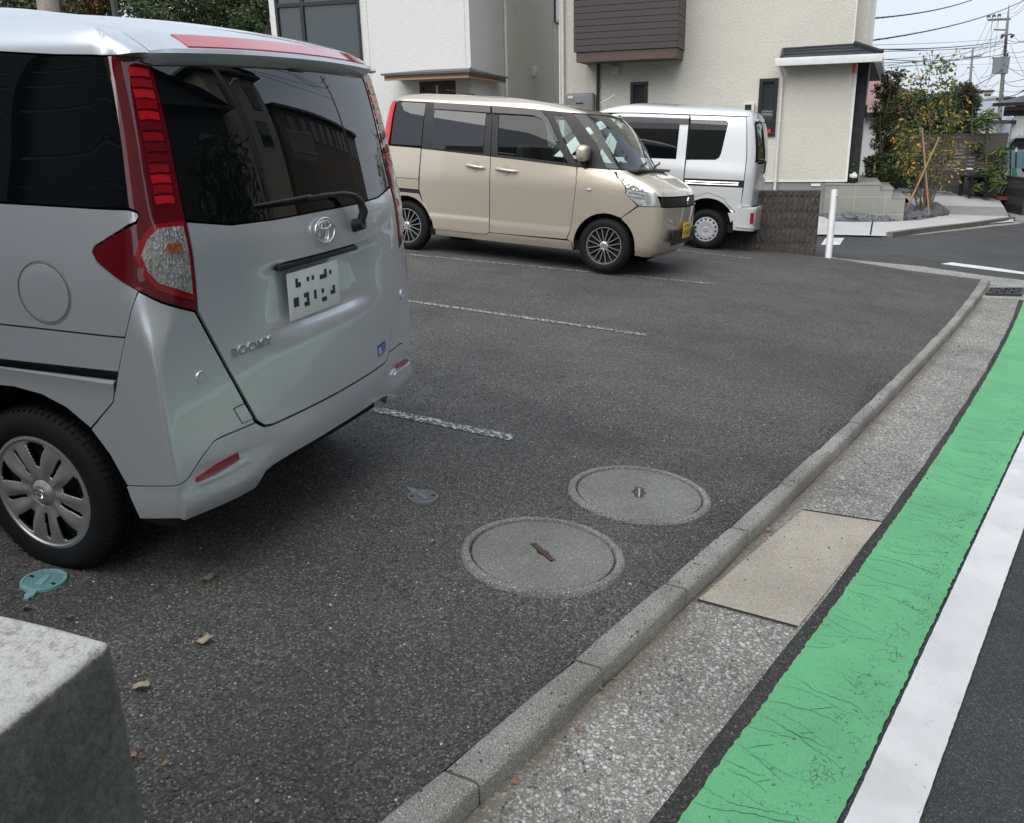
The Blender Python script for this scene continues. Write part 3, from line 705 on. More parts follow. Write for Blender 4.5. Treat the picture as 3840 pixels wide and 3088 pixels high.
# ------------------------------------------------------------------ the silver minivan nearest the camera
def ellipse_path(a, b, n=32, z0=0.): return [(a*math.cos(2*math.pi*k/n), b*math.sin(2*math.pi*k/n)+z0) for k in range(n+1)]
def silver_minivan():
    B = ROOMY; M = car_matrix((2.67, 2.491, 1.629, -.03, .035, .004))
    C_ = thing('minivan', 'large silver minivan nearest the camera, seen from behind, with tall red tail lamps', 'minivan', M)
    P = M_('paint_silver'); K = M_('black_plastic'); LN_ = M_('liner')
    ab = arch_body(B); body = patch(B, [ab, mirp(ab)], -.030, 0); body.build('inner_shell', LN_, C_, 40)
    # roof and cant rail down to the windows
    rf = MB()
    for sg in (1, -1):
        pl = [(0, 1.668), (.78, 1.664), (1.12, 1.6675), (1.36, 1.678), (2.0, 1.675), (B.T1, 1.665), (B.TC2-.02, 1.632), (B.TC2, 1.632), (B.TE, 1.632), (B.TE, 1.86), (0, 1.86)]
        patch(B, pl if sg > 0 else mirp(pl), 0, .006, mb=rf)
    rf.build('roof', P, C_, 35)
    qp = [(.812, 1.2470), (.808, 1.239), (.823, 1.2255), (.853, 1.217), (1.001, 1.153), (1.0115, 1.1337), (.992, 1.104), (.8475, 1.030), (.872, .987), (.912, .895), (1.77, .886), (1.77, 1.249), (1.1, 1.2535), (.84, 1.2545)]
    ls = [(.914, .889), (.959, .785), (1.77, .764), (1.77, .880)]
    ar = [(1.0028, .4004), (1.0452, .5024), (1.1046, .5823), (1.1894, .6427), (1.2831, .6743), (1.396, .686), (1.49, .682), (1.60, .655), (1.69, .605), (1.755, .53), (1.79, .43), (1.805, .30)]
    fl = [(.9735, .755), (.999, .686), (1.106, .586)]+ar[3:9]+[(1.77, .51), (1.77, .742)]
    gl = [(.858, 1.660), (1.1349, 1.663), (1.3493, 1.673), (1.77, 1.672), (1.77, 1.259), (1.10, 1.2595), (.842, 1.263), (.848, 1.4844)]
    lamp = [(.8540, 1.660), (.8420, 1.4844), (.836, 1.2625), (.809, 1.2530), (.803, 1.240), (.819, 1.2185), (.85, 1.2095), (.998, 1.147), (1.0064, 1.1337), (.987, 1.110), (.92, 1.069), (.8451, 1.034), (.7717, .9975), (.663, .951), (.6585, 1.0), (.6545, 1.10), (.650, 1.2134), (.645, 1.4648), (.640, 1.658)]
    lens = smooth_poly([(.765, 1.636), (.762, 1.5321), (.7596, 1.4216), (.7463, 1.2785), (.735, 1.2532), (.672, 1.248), (.667, 1.3197), (.664, 1.4272), (.661, 1.5325), (.658, 1.638)], 1)
    clear = [(.7526, 1.2024), (.667, 1.2000), (.668, 1.1068), (.672, 1.003), (.7141, 1.0242), (.7731, 1.0475), (.8073, 1.086), (.8213, 1.132), (.7971, 1.1728)]
    cring = [(.770, 1.214), (.660, 1.214), (.660, 1.1), (.664, .982), (.72, 1.005), (.785, 1.032), (.826, 1.078), (.842, 1.132), (.812, 1.182)]
    bump = [(.8445, 1.026), (.7717, .9895), (.667, .9455), (.577, .7358), (.4835, .5331), (.6245, .5318), (.6553, .5265), (.711, .487), (.7695, .4347), (.8004, .4268), (1.0005, .4045), (1.0452, .5024), (1.1026, .580), (.995, .684), (.9724, .737), (.9545, .7822), (.909, .893), (.8695, .985)]
    def dents(t, z):
        return 0.
    for sg in (1, -1):
        m_ = (lambda p: p) if sg > 0 else mirp
        q = patch(B, m_(qp)).build('quarter_panel', P, C_, 35)
        if sg > 0:
            # round fuel door with a fine gap
            cx, cz, r = 1.205, 1.001, .0985
            ring = MB(); n = 48; vs = []
            for rad, of in ((r+.0035, .0006), (r, -.004), (r-.0035, .0006)):
                for k in range(n):
                    a = 2*math.pi*k/n; vs.append(B.P(cx+rad*math.cos(a), cz+rad*.92*math.sin(a), of+.0012))
            ring.add(vs, [(i*n+k, i*n+(k+1) % n, (i+1)*n+(k+1) % n, (i+1)*n+k) for i in range(2) for k in range(n)]); ring.build('fuel_door_gap', LN_, q, 60)
            disc = MB(); vs = [B.P(cx, cz, .0022)]
            for rad, of in ((r*.5, .0022), (r-.010, .0022), (r-.004, .0014)):
                for k in range(n):
                    a = 2*math.pi*k/n; vs.append(B.P(cx+rad*math.cos(a), cz+rad*.92*math.sin(a), of))
            disc.add(vs, [(0, 1+k, 1+(k+1) % n) for k in range(n)]+[(1+i*n+k, 1+i*n+(k+1) % n, 1+(i+1)*n+(k+1) % n, 1+(i+1)*n+k) for i in range(2) for k in range(n)]); disc.build('fuel_door', P, q, 60)
        patch(B, m_(ls), -.002).build('lower_strip', P, C_, 35)
        patch(B, m_([(.9764, .792), (1.77, .770), (1.77, .73), (.98, .73)]), -.022, 0).build('slide_rail', K, C_, 35)
        patch(B, m_(fl), lambda t, z: .010*max(0, 1-abs(z-.742)/.022)).build('rear_fender', P, C_, 35)
        gp = patch(B, m_(gl), -.003).build('quarter_window', M_('privacy_glass'), C_, 40)
        lp = patch(B, m_(lamp), .004, .014).build('tail_lamp', M_('lamp_red'), C_, 40)
        sl_ = MB(); N = 13
        for i in range(N):      # stepped bright elements behind the lens
            z1 = 1.634-(1.634-1.262)*i/N; z0 = 1.634-(1.634-1.262)*(i+1)/N+.0035
            patch(B, m_([(.664+.001*i, z0), (.712, z0+.0035), (.756-.0012*i, z0+.001), (.759-.0012*i, z1-.001), (.715, z1), (.664+.001*i, z1-.004)]), .0062+.0012*(i % 2), .004, mb=sl_, mat=0 if i in (0, 2, 4, 10, 12) else (1 if i in (1, 3, 6, 9, 11) else 2))
        sl_.build('brake_light', [M_('lamp_bright'), M_('lamp_mid'), M_('lamp_dim')], lp, 30)
        patch(B, m_(cring), .0065, .004).build('lamp_bezel', M_('lamp_mid'), lp, 30)
        patch(B, m_(clear), .0095, .004).build('reversing_light', M_('lamp_clear'), lp, 30)
        patch(B, m_([(.735, 1.158), (.690, 1.154), (.692, 1.128), (.738, 1.132)]), .0125, .003).build('turn_signal', M_('lamp_amber'), lp, 30)
        bp = patch(B, m_(bump)).build('bumper', P, C_, 33)
        if sg > 0:
            hk = patch(B, [(.5637, .6052), (.520, .6085), (.489, .5497), (.5353, .5475)], .0012, .003).build('tow_hook_cover', P, bp, 35)
            g_ = MB()
            pts = [(.566, .607), (.518, .611), (.4865, .5480), (.5353, .5455), (.566, .607)]
            g_.tube([B.P(t, z, .0012) for t, z in pts], .0012, 4); g_.build('tow_hook_gap', LN_, bp)
        s_ = MB(); c = Vector(B.P(sg*.6713, .7438, .002)); nn = (Vector(B.P(sg*.6713, .7438, .03))-c).normalized(); Ms = Matrix.Translation(c) @ nn.to_track_quat('Y', 'Z').to_matrix().to_4x4()
        s_.lathe([(0, .002), (.012, .002), (.0125, -.001), (.0145, -.001), (.015, .003), (.019, .003), (.021, -.003)], 28, M=Ms); s_.build('parking_sensor', P, bp, 40)
    # lower bumper skirt, flaring out at its foot
    def flare(t, z):
        a = min(1, max(0, (abs(t)-.40)/.12)); f = min(1, max(0, (.405-z)/.06)); f = f*f*(3-2*f)
        g = min(1, max(0, (abs(t)-.35)/.15))
        return .004+f*(.019*a*(1 if abs(t) < .80 else .35))-.007*g*max(0, 1-abs(z-.435)/.035)*(1 if abs(t) < .78 else 0)
    hf = [(0, .494), (.40, .4945), (.4434, .5005), (.470, .520), (.4783, .5275), (.6245, .5262), (.6553, .521), (.7078, .4815), (.7665, .4293), (.8004, .4214), (1.0005, .399), (.9632, .2934), (.8141, .310), (.7321, .306), (.66, .302), (.4741, .297), (.4467, .345), (.30, .357), (0, .362)]
    sk = patch(B, symp(hf), flare, .03).build('bumper_skirt', P, C_, 33)
    for sg in (1, -1):
        m_ = (lambda p: p) if sg > 0 else mirp
        patch(B, m_([(.7404, .4150), (.7352, .4287), (.6597, .4468), (.5707, .4555), (.5644, .4300), (.6628, .4190)]), lambda t, z: flare(t, z)+.005, .012).build('rear_reflector', M_('lamp_red_dim'), sk, 40)
        patch(B, m_([(.7404, .4100), (.6628, .4135), (.5600, .4245), (.540, .4240), (.52, .415), (.66, .4065)]), lambda t, z: flare(t, z)+.012, .010).build('reflector_ledge', P, sk, 40)
    # tailgate with a recess for the plate
    def rec(t, z):
        a = min(1, max(0, (.345-abs(t))/.05)); b = min(1, max(0, (z-.775)/.06)); c = min(1, max(0, (1.035-z)/.012))
        return .004-.030*a*a*(3-2*a)*b*c + .004*min(1, max(0, (abs(z-.70)*-8+1)))*0
    hh = [(0, 1.1795), (.28, 1.1775), (.4786, 1.1815), (.643, 1.2075), (.6555, .9487), (.5655, .7358), (.470, .538), (.4385, .5110), (.40, .5035), (0, .503)]
    hp = patch(B, symp(hh), rec, .012).build('tailgate', P, C_, 33)
    gg = [(0, 1.664), (.36, 1.659), (.632, 1.6553), (.640, 1.45), (.643, 1.2160), (.4786, 1.1880), (.28, 1.1830), (0, 1.1855)]
    rg = patch(B, symp(gg), .001, .006).build('rear_window', M_('privacy_glass'), C_, 40)
    # spoiler: section swept across the car
    secs = []; NY = 40
    for i in range(NY+1):
        y = -.634+1.268*i/NY; e = max(0, (abs(y)-.575)/.059)**2; k = .14*y*y*.9; dz = -.016*(abs(y)/.64)**2.2
        sec = [(-.40, 1.652), (-.535, 1.652), (-.565, 1.668), (-.590, 1.690), (-.586, 1.702), (-.555, 1.722), (-.520, 1.740), (-.505, 1.747), (-.42, 1.772), (-.25, 1.797)]
        secs.append([(x+k+.018*e*(1 if x < -.45 else 0), y, z+dz-(.006*e if z > 1.69 else 0)) for x, z in sec])
    def sweep(name, idx, mat, par, i0=0, i1=NY, off=0.):
        m = MB(); vs = []; n = len(idx)
        for i in range(i0, i1+1):
            for j in idx:
                x, y, z = secs[i][j]; vs.append((x-off*.5, y, z+off))
        fs = [(a*n+b, a*n+b+1, (a+1)*n+b+1, (a+1)*n+b) for a in range(i1-i0) for b in range(n-1)]
        if off == 0 and len(idx) > 4: fs += [tuple(range(n)), tuple((i1-i0)*n+b for b in range(n))[::-1]]
        m.add(vs, fs); return m.build(name, mat, par, 28)
    sp = sweep('spoiler', list(range(10)), P, C_)
    m = MB(); vs = []; 
    rows = [(5, 0.0, .12), (5, .0, .0), (6, .0, .0), (6, 0, .4)]
    i0, i1 = 3, NY-4; n = 4
    for i in range(i0, i1+1):
        a, b = Vector(secs[i][4]), Vector(secs[i][6]); nrm = Vector((-.55, 0, .84))
        sh = min(1, (min(i-i0, i1-i)/2.0)) if True else 1
        lo = a.lerp(b, .10+.0*(1-sh)); hi = a.lerp(b, .98)
        for p, of in ((lo, -.004), (lo, .0035), (hi, .0035), (hi, -.004)): vs.append(p+nrm*of)
    m.add(vs, [(a*4+b, a*4+b+1, (a+1)*4+b+1, (a+1)*4+b) for a in range(i1-i0) for b in range(3)]+[(0, 1, 2, 3), tuple((i1-i0)*4+b for b in (3, 2, 1, 0))])
    m.build('high_mount_lamp', M_('lamp_strip'), sp, 30)
    for sg in (1, -1):      # body-coloured rail ends carry the spoiler line out to the flank
        m = MB(); base = (secs[-1] if sg > 0 else secs[0])[:9]; n = len(base); vs = []; ys = (.640, .662, .684, .703, .717, .726); fx = (0, .0, .10, .30, .62, 1.)
        for y, f in zip(ys, fx):
            for j, (x, _, z) in enumerate(base):
                q = Vector(B.P(.86, min(1.735, max(1.665, z)))); f2 = f*f*(3-2*f); zz = max(z-.014*f, 1.6655)
                xx = x+(max(x, -.44)-x)*f2*.85; yy = y-(.10*max(0, (z-1.70)/.09)**1.5)*f; vs.append((xx, sg*yy, zz))
        N = len(ys); m.add(vs, [(a*n+b, a*n+b+1, (a+1)*n+b+1, (a+1)*n+b) for a in range(N-1) for b in range(n-1)]+[tuple(range(n)), tuple((N-1)*n+b for b in range(n))[::-1]]); m.build('roof_rail_end', P, C_, 40)
    # washer bump under the spoiler
    m = MB(); m.rbox((-.525, -.05, 1.655), (.05, .10, .016), .007); m.build('washer_nozzle', K, sp, 40)
    # wiper
    m = MB()
    pts = [B.P(-.205, 1.118, .035), B.P(-.212, 1.150, .050), B.P(-.203, 1.186, .050), B.P(-.175, 1.212, .045), B.P(-.11, 1.226, .040), B.P(.0, 1.231, .034), B.P(.11, 1.232, .028)]
    m.tube(pts, [.017, .018, .014, .011, .009, .008, .006], 8); m.tube([B.P(-.205, 1.105, .0), B.P(-.205, 1.112, .045)], [.026, .022], 16)
    m.tube([B.P(.08, 1.236, .024), B.P(.30, 1.232, .018), B.P(.37, 1.231, .012)], [.007, .006, .004], 6)
    wi = m.build('wiper_arm', K, C_, 50)
    m = MB(); m.tube([B.P(-.04, 1.222, .010), B.P(.18, 1.222, .010), B.P(.38, 1.226, .008)], .0055, 5); m.build('wiper_blade', M_('rubber'), wi, 50)
    # emblem (three crossed ovals) and lettering
    c0 = Vector(B.P(.026, 1.115, .004)); un = (Vector(B.P(.026, 1.115, .1))-c0).normalized(); uy = Vector((0, -1, 0)); uz = un.cross(uy).normalized() if un.cross(uy).z > 0 else uy.cross(un).normalized()
    m = MB()
    for a, b, z0, r in ((.063, .043, 0, .0052), (.019, .039, .0, .0045), (.041, .0135, .018, .0045)):
        m.tube([c0+un*.010+uy*x+uz*z for x, z in ellipse_path(a, b, 36, z0)], r, 8)
    m.tube([c0+un*-.004, c0+un*.006], .03, 12); m.build('emblem', M_('chrome'), hp, 60)
    o1 = Vector(B.P(.558, .778, .003)); ux = (Vector(B.P(.374, .7815, .003))-o1); L = ux.length; ux = ux.normalized(); un = (Vector(B.P(.46, .79, .1))-Vector(B.P(.46, .79, 0))).normalized(); uz = ux.cross(un).normalized(); uz = -uz if uz.z < 0 else uz
    cu = bpy.data.curves.new('t', 'FONT'); cu.body = 'ROOMY'; cu.size = .040; cu.extrude = .0035; cu.bevel_depth = .0007; cu.offset = .0011; cu.space_character = 1.12; ob = bpy.data.objects.new('t', cu); COL.objects.link(ob)
    dg = bpy.context.evaluated_depsgraph_get(); me = bpy.data.meshes.new_from_object(ob.evaluated_get(dg)); bpy.data.objects.remove(ob)
    xs = [v.co.x for v in me.vertices]; kx = L/(max(xs)-min(xs)); Rl = Matrix((ux, uz, un)).transposed().to_4x4(); m = MB()
    m.add([Vector(((v.co.x-min(xs))*kx, v.co.y, v.co.z+.003)) for v in me.vertices], [tuple(p.vertices) for p in me.polygons], M=Matrix.Translation(o1) @ Rl); m.build('name_badge', M_('chrome'), hp, 40, recalc=False)
    # number plate, characters not legible
    pc = Vector(B.P(.10, .9150, -.012)); un = (Vector(B.P(.10, .915, .1))-Vector(B.P(.10, .915, 0))).normalized(); un = Vector((un.x, 0, un.z)).normalized(); ux = Vector((0, -1, 0)); uz = ux.cross(un).normalized(); uz = -uz if uz.z < 0 else uz
    Rm = Matrix((ux, uz, un)).transposed(); pc = pc+un*.006
    m = MB(); m.rbox(pc, (.33, .165, .004), .012, Rm, n=3); pl = m.build('number_plate', M_('plate_white'), hp, 40)
    m = MB(); rnd = random.Random(5)
    blocks = [(-.10, .045, 2, 2), (-.03, .055, 3, 1), (.055, .048, 3, 2), (.12, .055, 1, 1), (-.12, -.02, 2, 2), (-.055, -.03, 2, 3), (.01, -.015, 1, 2), (.06, -.035, 2, 3), (.12, -.02, 2, 2)]
    for bx, by, nx, ny in blocks:
        for i in range(nx):
            for j in range(ny):
                if rnd.random() < .8: m.box(pc+ux*(bx+i*.016-.012)+uz*(by+j*.016-.010)+un*.0027, (.0155, .0155, .001), Rm)
    m.build('plate_marks', M_('plate_green'), pl)
    m = MB(); m.rbox(Vector(B.P(.05, 1.0230, -.010)), (.026, .52, .020), .006); m.build('plate_recess_shadow', K, hp, 40)  # black bar put in for the shadow at the top of the plate recess
    # sticker
    a = Vector(B.P(-.352, .5445, .0055)); ux = (Vector(B.P(-.436, .5505, .0055))-a); wS = .080; ux = ux.normalized(); un = (Vector(B.P(-.39, .56, .1))-Vector(B.P(-.39, .56, 0))).normalized(); uz = ux.cross(un).normalized(); uz = -uz if uz.z < 0 else uz
    c = a+ux*wS/2+uz*.024; Rm = Matrix((ux, uz, un)).transposed()
    m = MB(); m.rbox(c, (wS, .048, .0015), .003, Rm, n=1); st = m.build('dealer_sticker', M_('sticker_blue'), hp)
    m = letters([GLY['M']], .022, .016, .0, .0045, .0012, c-ux*.032-uz*.011+un*.0008, ux, uz, un)
    for bx, bz in ((-.032, -.012), (-.016, -.012)): m.tube([c+ux*bx+uz*bz, c+ux*bx+uz*bz+un*.0022], .0045, 12)
    m.build('sticker_letter', M_('sticker_white'), st)
    # three short lines of small print
    for k, txt in enumerate(('Toyota', 'mobility', 'Kanagawa')):
        cu = bpy.data.curves.new('t', 'FONT'); cu.body = txt; cu.size = .0125; cu.align_x = 'LEFT'; ob = bpy.data.objects.new('t', cu); COL.objects.link(ob)
        dg = bpy.context.evaluated_depsgraph_get(); me = bpy.data.meshes.new_from_object(ob.evaluated_get(dg)); bpy.data.objects.remove(ob)
        m = MB(); mm = Matrix.Translation(c-ux*.009+uz*(.008-.0125*k)+un*.0013) @ Rm.to_4x4()
        m.add([v.co for v in me.vertices], [tuple(p.vertices) for p in me.polygons], M=mm); m.build('sticker_text', M_('sticker_white'), st, recalc=False)
    # doors, windows and front (mostly outside the frame)
    for sg in (1, -1):
        m_ = (lambda p: p) if sg > 0 else mirp
        T1 = B.T1
        d1 = [(1.775, .51), (1.775, 1.252), (2.60, 1.225), (tx(B, 1.33, .8), .8), (tx(B, 1.33, .26), .26), (tx(B, .42, .26), .26)]
        f0 = tx(B, 1.34, .26); ra = arch(B, 2.49, .31, .37, 180, 40)
        patch(B, m_([(1.775, .50), (1.79, .44), (tx(B, .43, .26), .26), (f0-.004, .26), (tx(B, 1.335, 1.232), 1.232), (1.775, 1.2485)])).build('sliding_door', P, C_, 35)
        patch(B, m_([(f0, .26), (tx(B, 2.10, .26), .26), (tx(B, 2.10, .60), .60), (tx(B, 2.2, 1.18), 1.18), (tx(B, 1.34, 1.232), 1.232)])).build('front_door', P, C_, 35)
        patch(B, m_([(tx(B, 2.105, .26), .26), (tx(B, 2.12, .35), .35)]+arch(B, 2.49, .31, .38, 165, 20)+[(B.TC2+.02, .45), (B.TC2+.02, .95), (tx(B, 2.36, 1.06), 1.06), (tx(B, 2.205, 1.178), 1.178), (tx(B, 2.105, .60), .60)])).build('front_fender', P, C_, 35)
        patch(B, m_([(1.775, 1.259), (tx(B, 1.28, 1.24), 1.24), (tx(B, 1.28, 1.655), 1.655), (1.775, 1.666)]), -.003).build('door_window', M_('privacy_glass'), C_, 40)
        patch(B, m_([(tx(B, 1.33, 1.24), 1.24), (tx(B, 2.12, 1.20), 1.20), (tx(B, 1.62, 1.60), 1.60), (tx(B, 1.33, 1.64), 1.64)]), -.003).build('door_window', M_('privacy_glass'), C_, 40)
        m = MB(); m.rbox(Vector(B.P(sg*tx(B, 2.0, 1.25), 1.25, .12)), (.12, .19, .17), .04); m.build('door_mirror', P, C_, 50)
        patch(B, m_([(B.TC2+.0, .66), (B.TF+.05, .66), (B.TF+.05, .86), (B.TC2-.15, .90)]), .004).build('headlight', M_('lamp_head'), C_, 40)
    T = B.TE
    def front(z0, z1, te=0.0): return [(t, z) for t, z in ((B.TC2-.02+te, z0), (B.TE, z0), (B.TE, z1), (B.TC2-.02+te, z1))]
    for nm, z0, z1, mat, of in (('hood', .93, 1.055, P, 0), ('windscreen', 1.08, 1.62, M_('privacy_glass'), -.003), ('front_bumper', .26, .65, P, .0), ('grille', .66, .92, K, -.004)):
        mb = MB()
        for sg in (1, -1): patch(B, front(z0, z1) if sg > 0 else mirp(front(z0, z1)), of, mb=mb)
        mb.build(nm, mat, C_, 35)
    m = MB(); m.box((1.2, 0, .24), (3.3, 1.35, .10)); m.build('underfloor', LN_, C_)
    for x in (0, 2.49):
        for sg in (1, -1): wheel_parts(C_, (x, sg*.722, .297), .298, .200, .17, 'cover', sg)
    return C_
def arch_body(B):
    """whole lower body outline incl. windows with wheel arches left open, both sides closed at the front"""
    p = []
    top = 1.70
    z0 = .30
    left = [(0, top), (0, z0+.07)]
    s = [(0, .44), (.44, .44), (.46, .41), (.96, .41)]+[(1.0028, .41), (1.0452, .51), (1.1046, .59), (1.1894, .65), (1.2831, .68), (1.396, .69), (1.49, .69), (1.60, .66), (1.69, .61), (1.755, .54), (1.80, .43), (1.82, .28)]
    s += [(tx(B, 2.09, .28), .28)]+arch(B, 2.49, .31, .385, 175, 15)+[(B.TC2, .30), (B.TE, .30), (B.TE, top), (0, top)]
    return s
glassy('lamp_dim', (.16, .004, .010), .1, 1.5, Coat_Weight=1.); glassy('lamp_mid', (.32, .006, .012), .1, 1.5, Coat_Weight=1.); glassy('lamp_red_dim', (.26, .010, .018), .12, 1.5, Coat_Weight=1.)
# ------------------------------------------------------------------ beige boxy car in the next bays
def seats(C_, xs, wd, ztop):
    for x in xs:
        for y in (-wd, wd):
            m = MB(); m.rbox((x, y, ztop-.42), (.16, .46, .62), .07, Matrix.Rotation(-.2, 3, 'Y'), n=3); m.rbox((x+.26, y, ztop-.72), (.52, .48, .16), .06, n=3)
            m.rbox((x-.09, y, ztop-.02), (.10, .24, .19), .05, Matrix.Rotation(-.15, 3, 'Y'), n=3); m.tube([(x-.06, y, ztop-.2), (x-.09, y, ztop-.05)], .012, 6); m.build('seat', M_('seat_cloth'), C_, 50)
def beige_car():
    B = PALB; C_ = thing('parked_car', 'boxy beige kei car with black-framed windows facing the street', 'car', car_matrix((10.018, 5.305, -1.599, -.018, -.012, -.022)) @ Matrix.Scale(1.045, 4))
    P = M_('paint_beige'); K = M_('black_plastic'); PG = M_('privacy_glass'); CG = M_('clear_glass')
    X = lambda x, z: tx(B, x, z)
    aR = arch(B, 0, .28, .335, 10, 170)     # front side to rear side of the rear wheel
    def rear_arch(r): return [(t, z) for t, z in [(X(min(.0+r*math.cos(R_(a)), 9), .28+r*math.sin(R_(a))), .28+r*math.sin(R_(a))) for a in range(170, -11, -12)]]
    def front_arch(r): return [(X(2.4+r*math.cos(R_(a)), .28+r*math.sin(R_(a))), .28+r*math.sin(R_(a))) for a in range(190, -11, -12)]
    ra = rear_arch(.34); fa = front_arch(.335)
    T = B.TE
    inner = [(0, 1.12), (0, .24)]+[(X(-.30, .24), .24)]+rear_arch(.35)+[(X(.36, .2), .2), (X(2.04, .2), .2)]+front_arch(.345)+[(B.TC2, .2), (T, .2), (T, .80), (B.TC2-.02, .80), (3.62, .95), (3.6, 1.02), (X(2.3, 1.05), 1.04), (2.14, 1.11)]
    up = [(0, 1.12), (.3, 1.12), (1.28, 1.15), (2.14, 1.105), (2.14, 1.62), (1.28, 1.64), (0, 1.64)]
    mb = MB()
    for sg in (1, -1):
        m_ = (lambda p: p) if sg > 0 else mirp
        patch(B, [m_(inner), m_(up)], -.025, 0, mb=mb)
    mb.build('inner_shell', M_('liner'), C_, 40)
    mb = MB()
    for sg in (1, -1):
        pl = [(0, 1.642), (.58, 1.640), (1.29, 1.636), (2.11, 1.621), (3.008, 1.597), (3.49, 1.586), (3.85, 1.583), (4.2, 1.588), (T, 1.592), (T, 1.75), (0, 1.75)]
        patch(B, pl if sg > 0 else mirp(pl), 0, mb=mb)
    mb.build('roof', P, C_, 35)
    for sg in (1, -1):
        m_ = (lambda p: p) if sg > 0 else mirp
        patch(B, m_([(.60, .812), (1.262, .812), (1.269, 1.140), (.86, 1.148), (.60, 1.158)])).build('quarter_panel', P, C_, 35)
        patch(B, m_([(.60, .70), (1.263, .696), (1.262, .806), (.60, .806)])).build('lower_quarter_panel', P, C_, 35)
        patch(B, m_([(.60, .655), (1.266, .655), (1.266, .70), (.60, .70)]), -.016, 0).build('slide_rail', K, C_)
        patch(B, m_([(.60, .40), (.84, .36)]+[q for q in rear_arch(.34) if q[1] > .36 and q[0] < 1.43]+[(1.375, .50), (1.315, .575), (1.271, .65), (.60, .66)])).build('rear_fender', P, C_, 35)
        patch(B, m_([(.59, .80), (.845, .80), (.86, 1.0), (.875, 1.3), (.862, 1.61), (.82, 1.632), (.60, 1.634), (.55, 1.3), (.56, 1.0)]), .006, .012).build('tail_lamp', M_('lamp_bright'), C_, 35)
        patch(B, m_([(.885, 1.628), (1.272, 1.622), (1.268, 1.168), (.90, 1.168)]), .0).build('quarter_window', PG, C_, 40)
        # sliding door, front door
        patch(B, m_([(1.276, 1.138), (1.272, .695), (1.32, .574), (1.37, .495), (1.448, .369), (1.474, .284), (1.49, .277), (2.13, .2745), (2.172, .302), (2.1355, 1.1025)]), lambda t, z: -.007*min(1, max(0, (z-.425)/.02))).build('sliding_door', P, C_, 35)
        patch(B, m_([(2.144, 1.1015), (2.1805, .306), (2.24, .3025), (3.008, .3145), (X(2.015, .40), .40), (X(2.030, .55), .55), (X(2.036, .70), .70), (X(2.037, .85), .85), (X(2.035, .95), .95), (3.262, 1.053)]), lambda t, z: -.007*min(1, max(0, (z-.41)/.02))).build('front_door', P, C_, 35)
        patch(B, m_([(1.276, 1.632), (2.10, 1.616), (2.135, 1.109), (1.276, 1.144)]), -.004).build('door_frame', K, C_, 35)
        patch(B, m_([(1.395, 1.60), (2.03, 1.585), (2.045, 1.130), (1.412, 1.150)]), .001).build('door_window', PG, C_, 40)
        patch(B, m_([(2.105, 1.616), (3.0, 1.592), (3.0, 1.55), (2.17, 1.568), (2.22, 1.106), (3.26, 1.060), (3.31, 1.055), (3.15, 1.30), (2.99, 1.55), (3.0, 1.592), (3.47, 1.581), (3.60, 1.30), (3.61, 1.050), (3.47, 1.047), (2.14, 1.1085)]) if False else m_([(2.105, 1.616), (3.0, 1.594), (3.475, 1.582), (3.475, 1.555), (2.19, 1.575), (2.19, 1.567)]), -.001).build('door_frame', K, C_, 35)
        patch(B, m_([(2.105, 1.60), (2.175, 1.60), (2.222, 1.128), (2.145, 1.128)]), -.002).build('centre_pillar', K, C_, 35)
        patch(B, m_([(2.144, 1.13), (3.19, 1.085), (3.28, 1.058), (3.262, 1.054), (2.144, 1.106)]), .0).build('belt_moulding', K, C_, 35)
        patch(B, m_([(3.03, 1.30), (3.12, 1.30), (3.225, 1.09), (3.175, 1.09)]), .001).build('window_frame', K, C_, 35)
        patch(B, m_([(2.945, 1.56), (3.01, 1.56), (3.118, 1.305), (3.05, 1.295)]), .0).build('window_frame', K, C_, 35)
        patch(B, m_([(2.18, 1.565), (2.93, 1.55), (3.10, 1.29), (3.185, 1.095), (2.222, 1.128)]), -.008, 0).build('door_window', CG, C_, 40)
        patch(B, m_([(1.495, .272), (1.49, .212), (3.10, .205), (3.055, .298), (2.24, .2965), (2.175, .296), (2.135, .268)])).build('sill', P, C_, 35)
        # visors, pillars, front triangle
        patch(B, m_([(1.385, 1.622), (2.082, 1.607), (2.090, 1.5445), (1.395, 1.562)]), .022, .02).build('rain_visor', M_('visor'), C_, 35)
        patch(B, m_([(2.103, 1.608), (2.872, 1.591), (2.992, 1.513), (3.102, 1.2855), (3.055, 1.2922), (2.95, 1.46), (2.850, 1.5107), (2.7117, 1.5375), (2.1145, 1.5451)]), .022, .02).build('rain_visor', M_('visor'), C_, 35)
        patch(B, m_([(3.0, 1.592), (3.09, 1.59), (3.16, 1.33), (3.30, 1.06), (3.21, 1.07), (3.11, 1.29)]), .002, .02).build('pillar', K, C_, 35)
        patch(B, m_([(3.05, 1.59), (3.30, 1.586), (3.30, 1.555), (3.08, 1.555)]), .002, .02).build('pillar', K, C_, 35)
        patch(B, m_([(3.27, 1.588), (3.535, 1.583), (3.655, 1.30), (3.665, 1.05), (3.50, 1.048), (3.42, 1.25)]), .002, .02).build('pillar', K, C_, 35)
        patch(B, m_([(3.28, 1.062), (3.55, 1.05), (3.52, 1.085), (3.30, 1.115)]), .002, .02).build('pillar', K, C_, 35)
        patch(B, m_([(3.09, 1.56), (3.29, 1.556), (3.42, 1.25), (3.48, 1.09), (3.29, 1.115), (3.2, 1.3)]), -.006, 0).build('corner_window', CG, C_, 40)
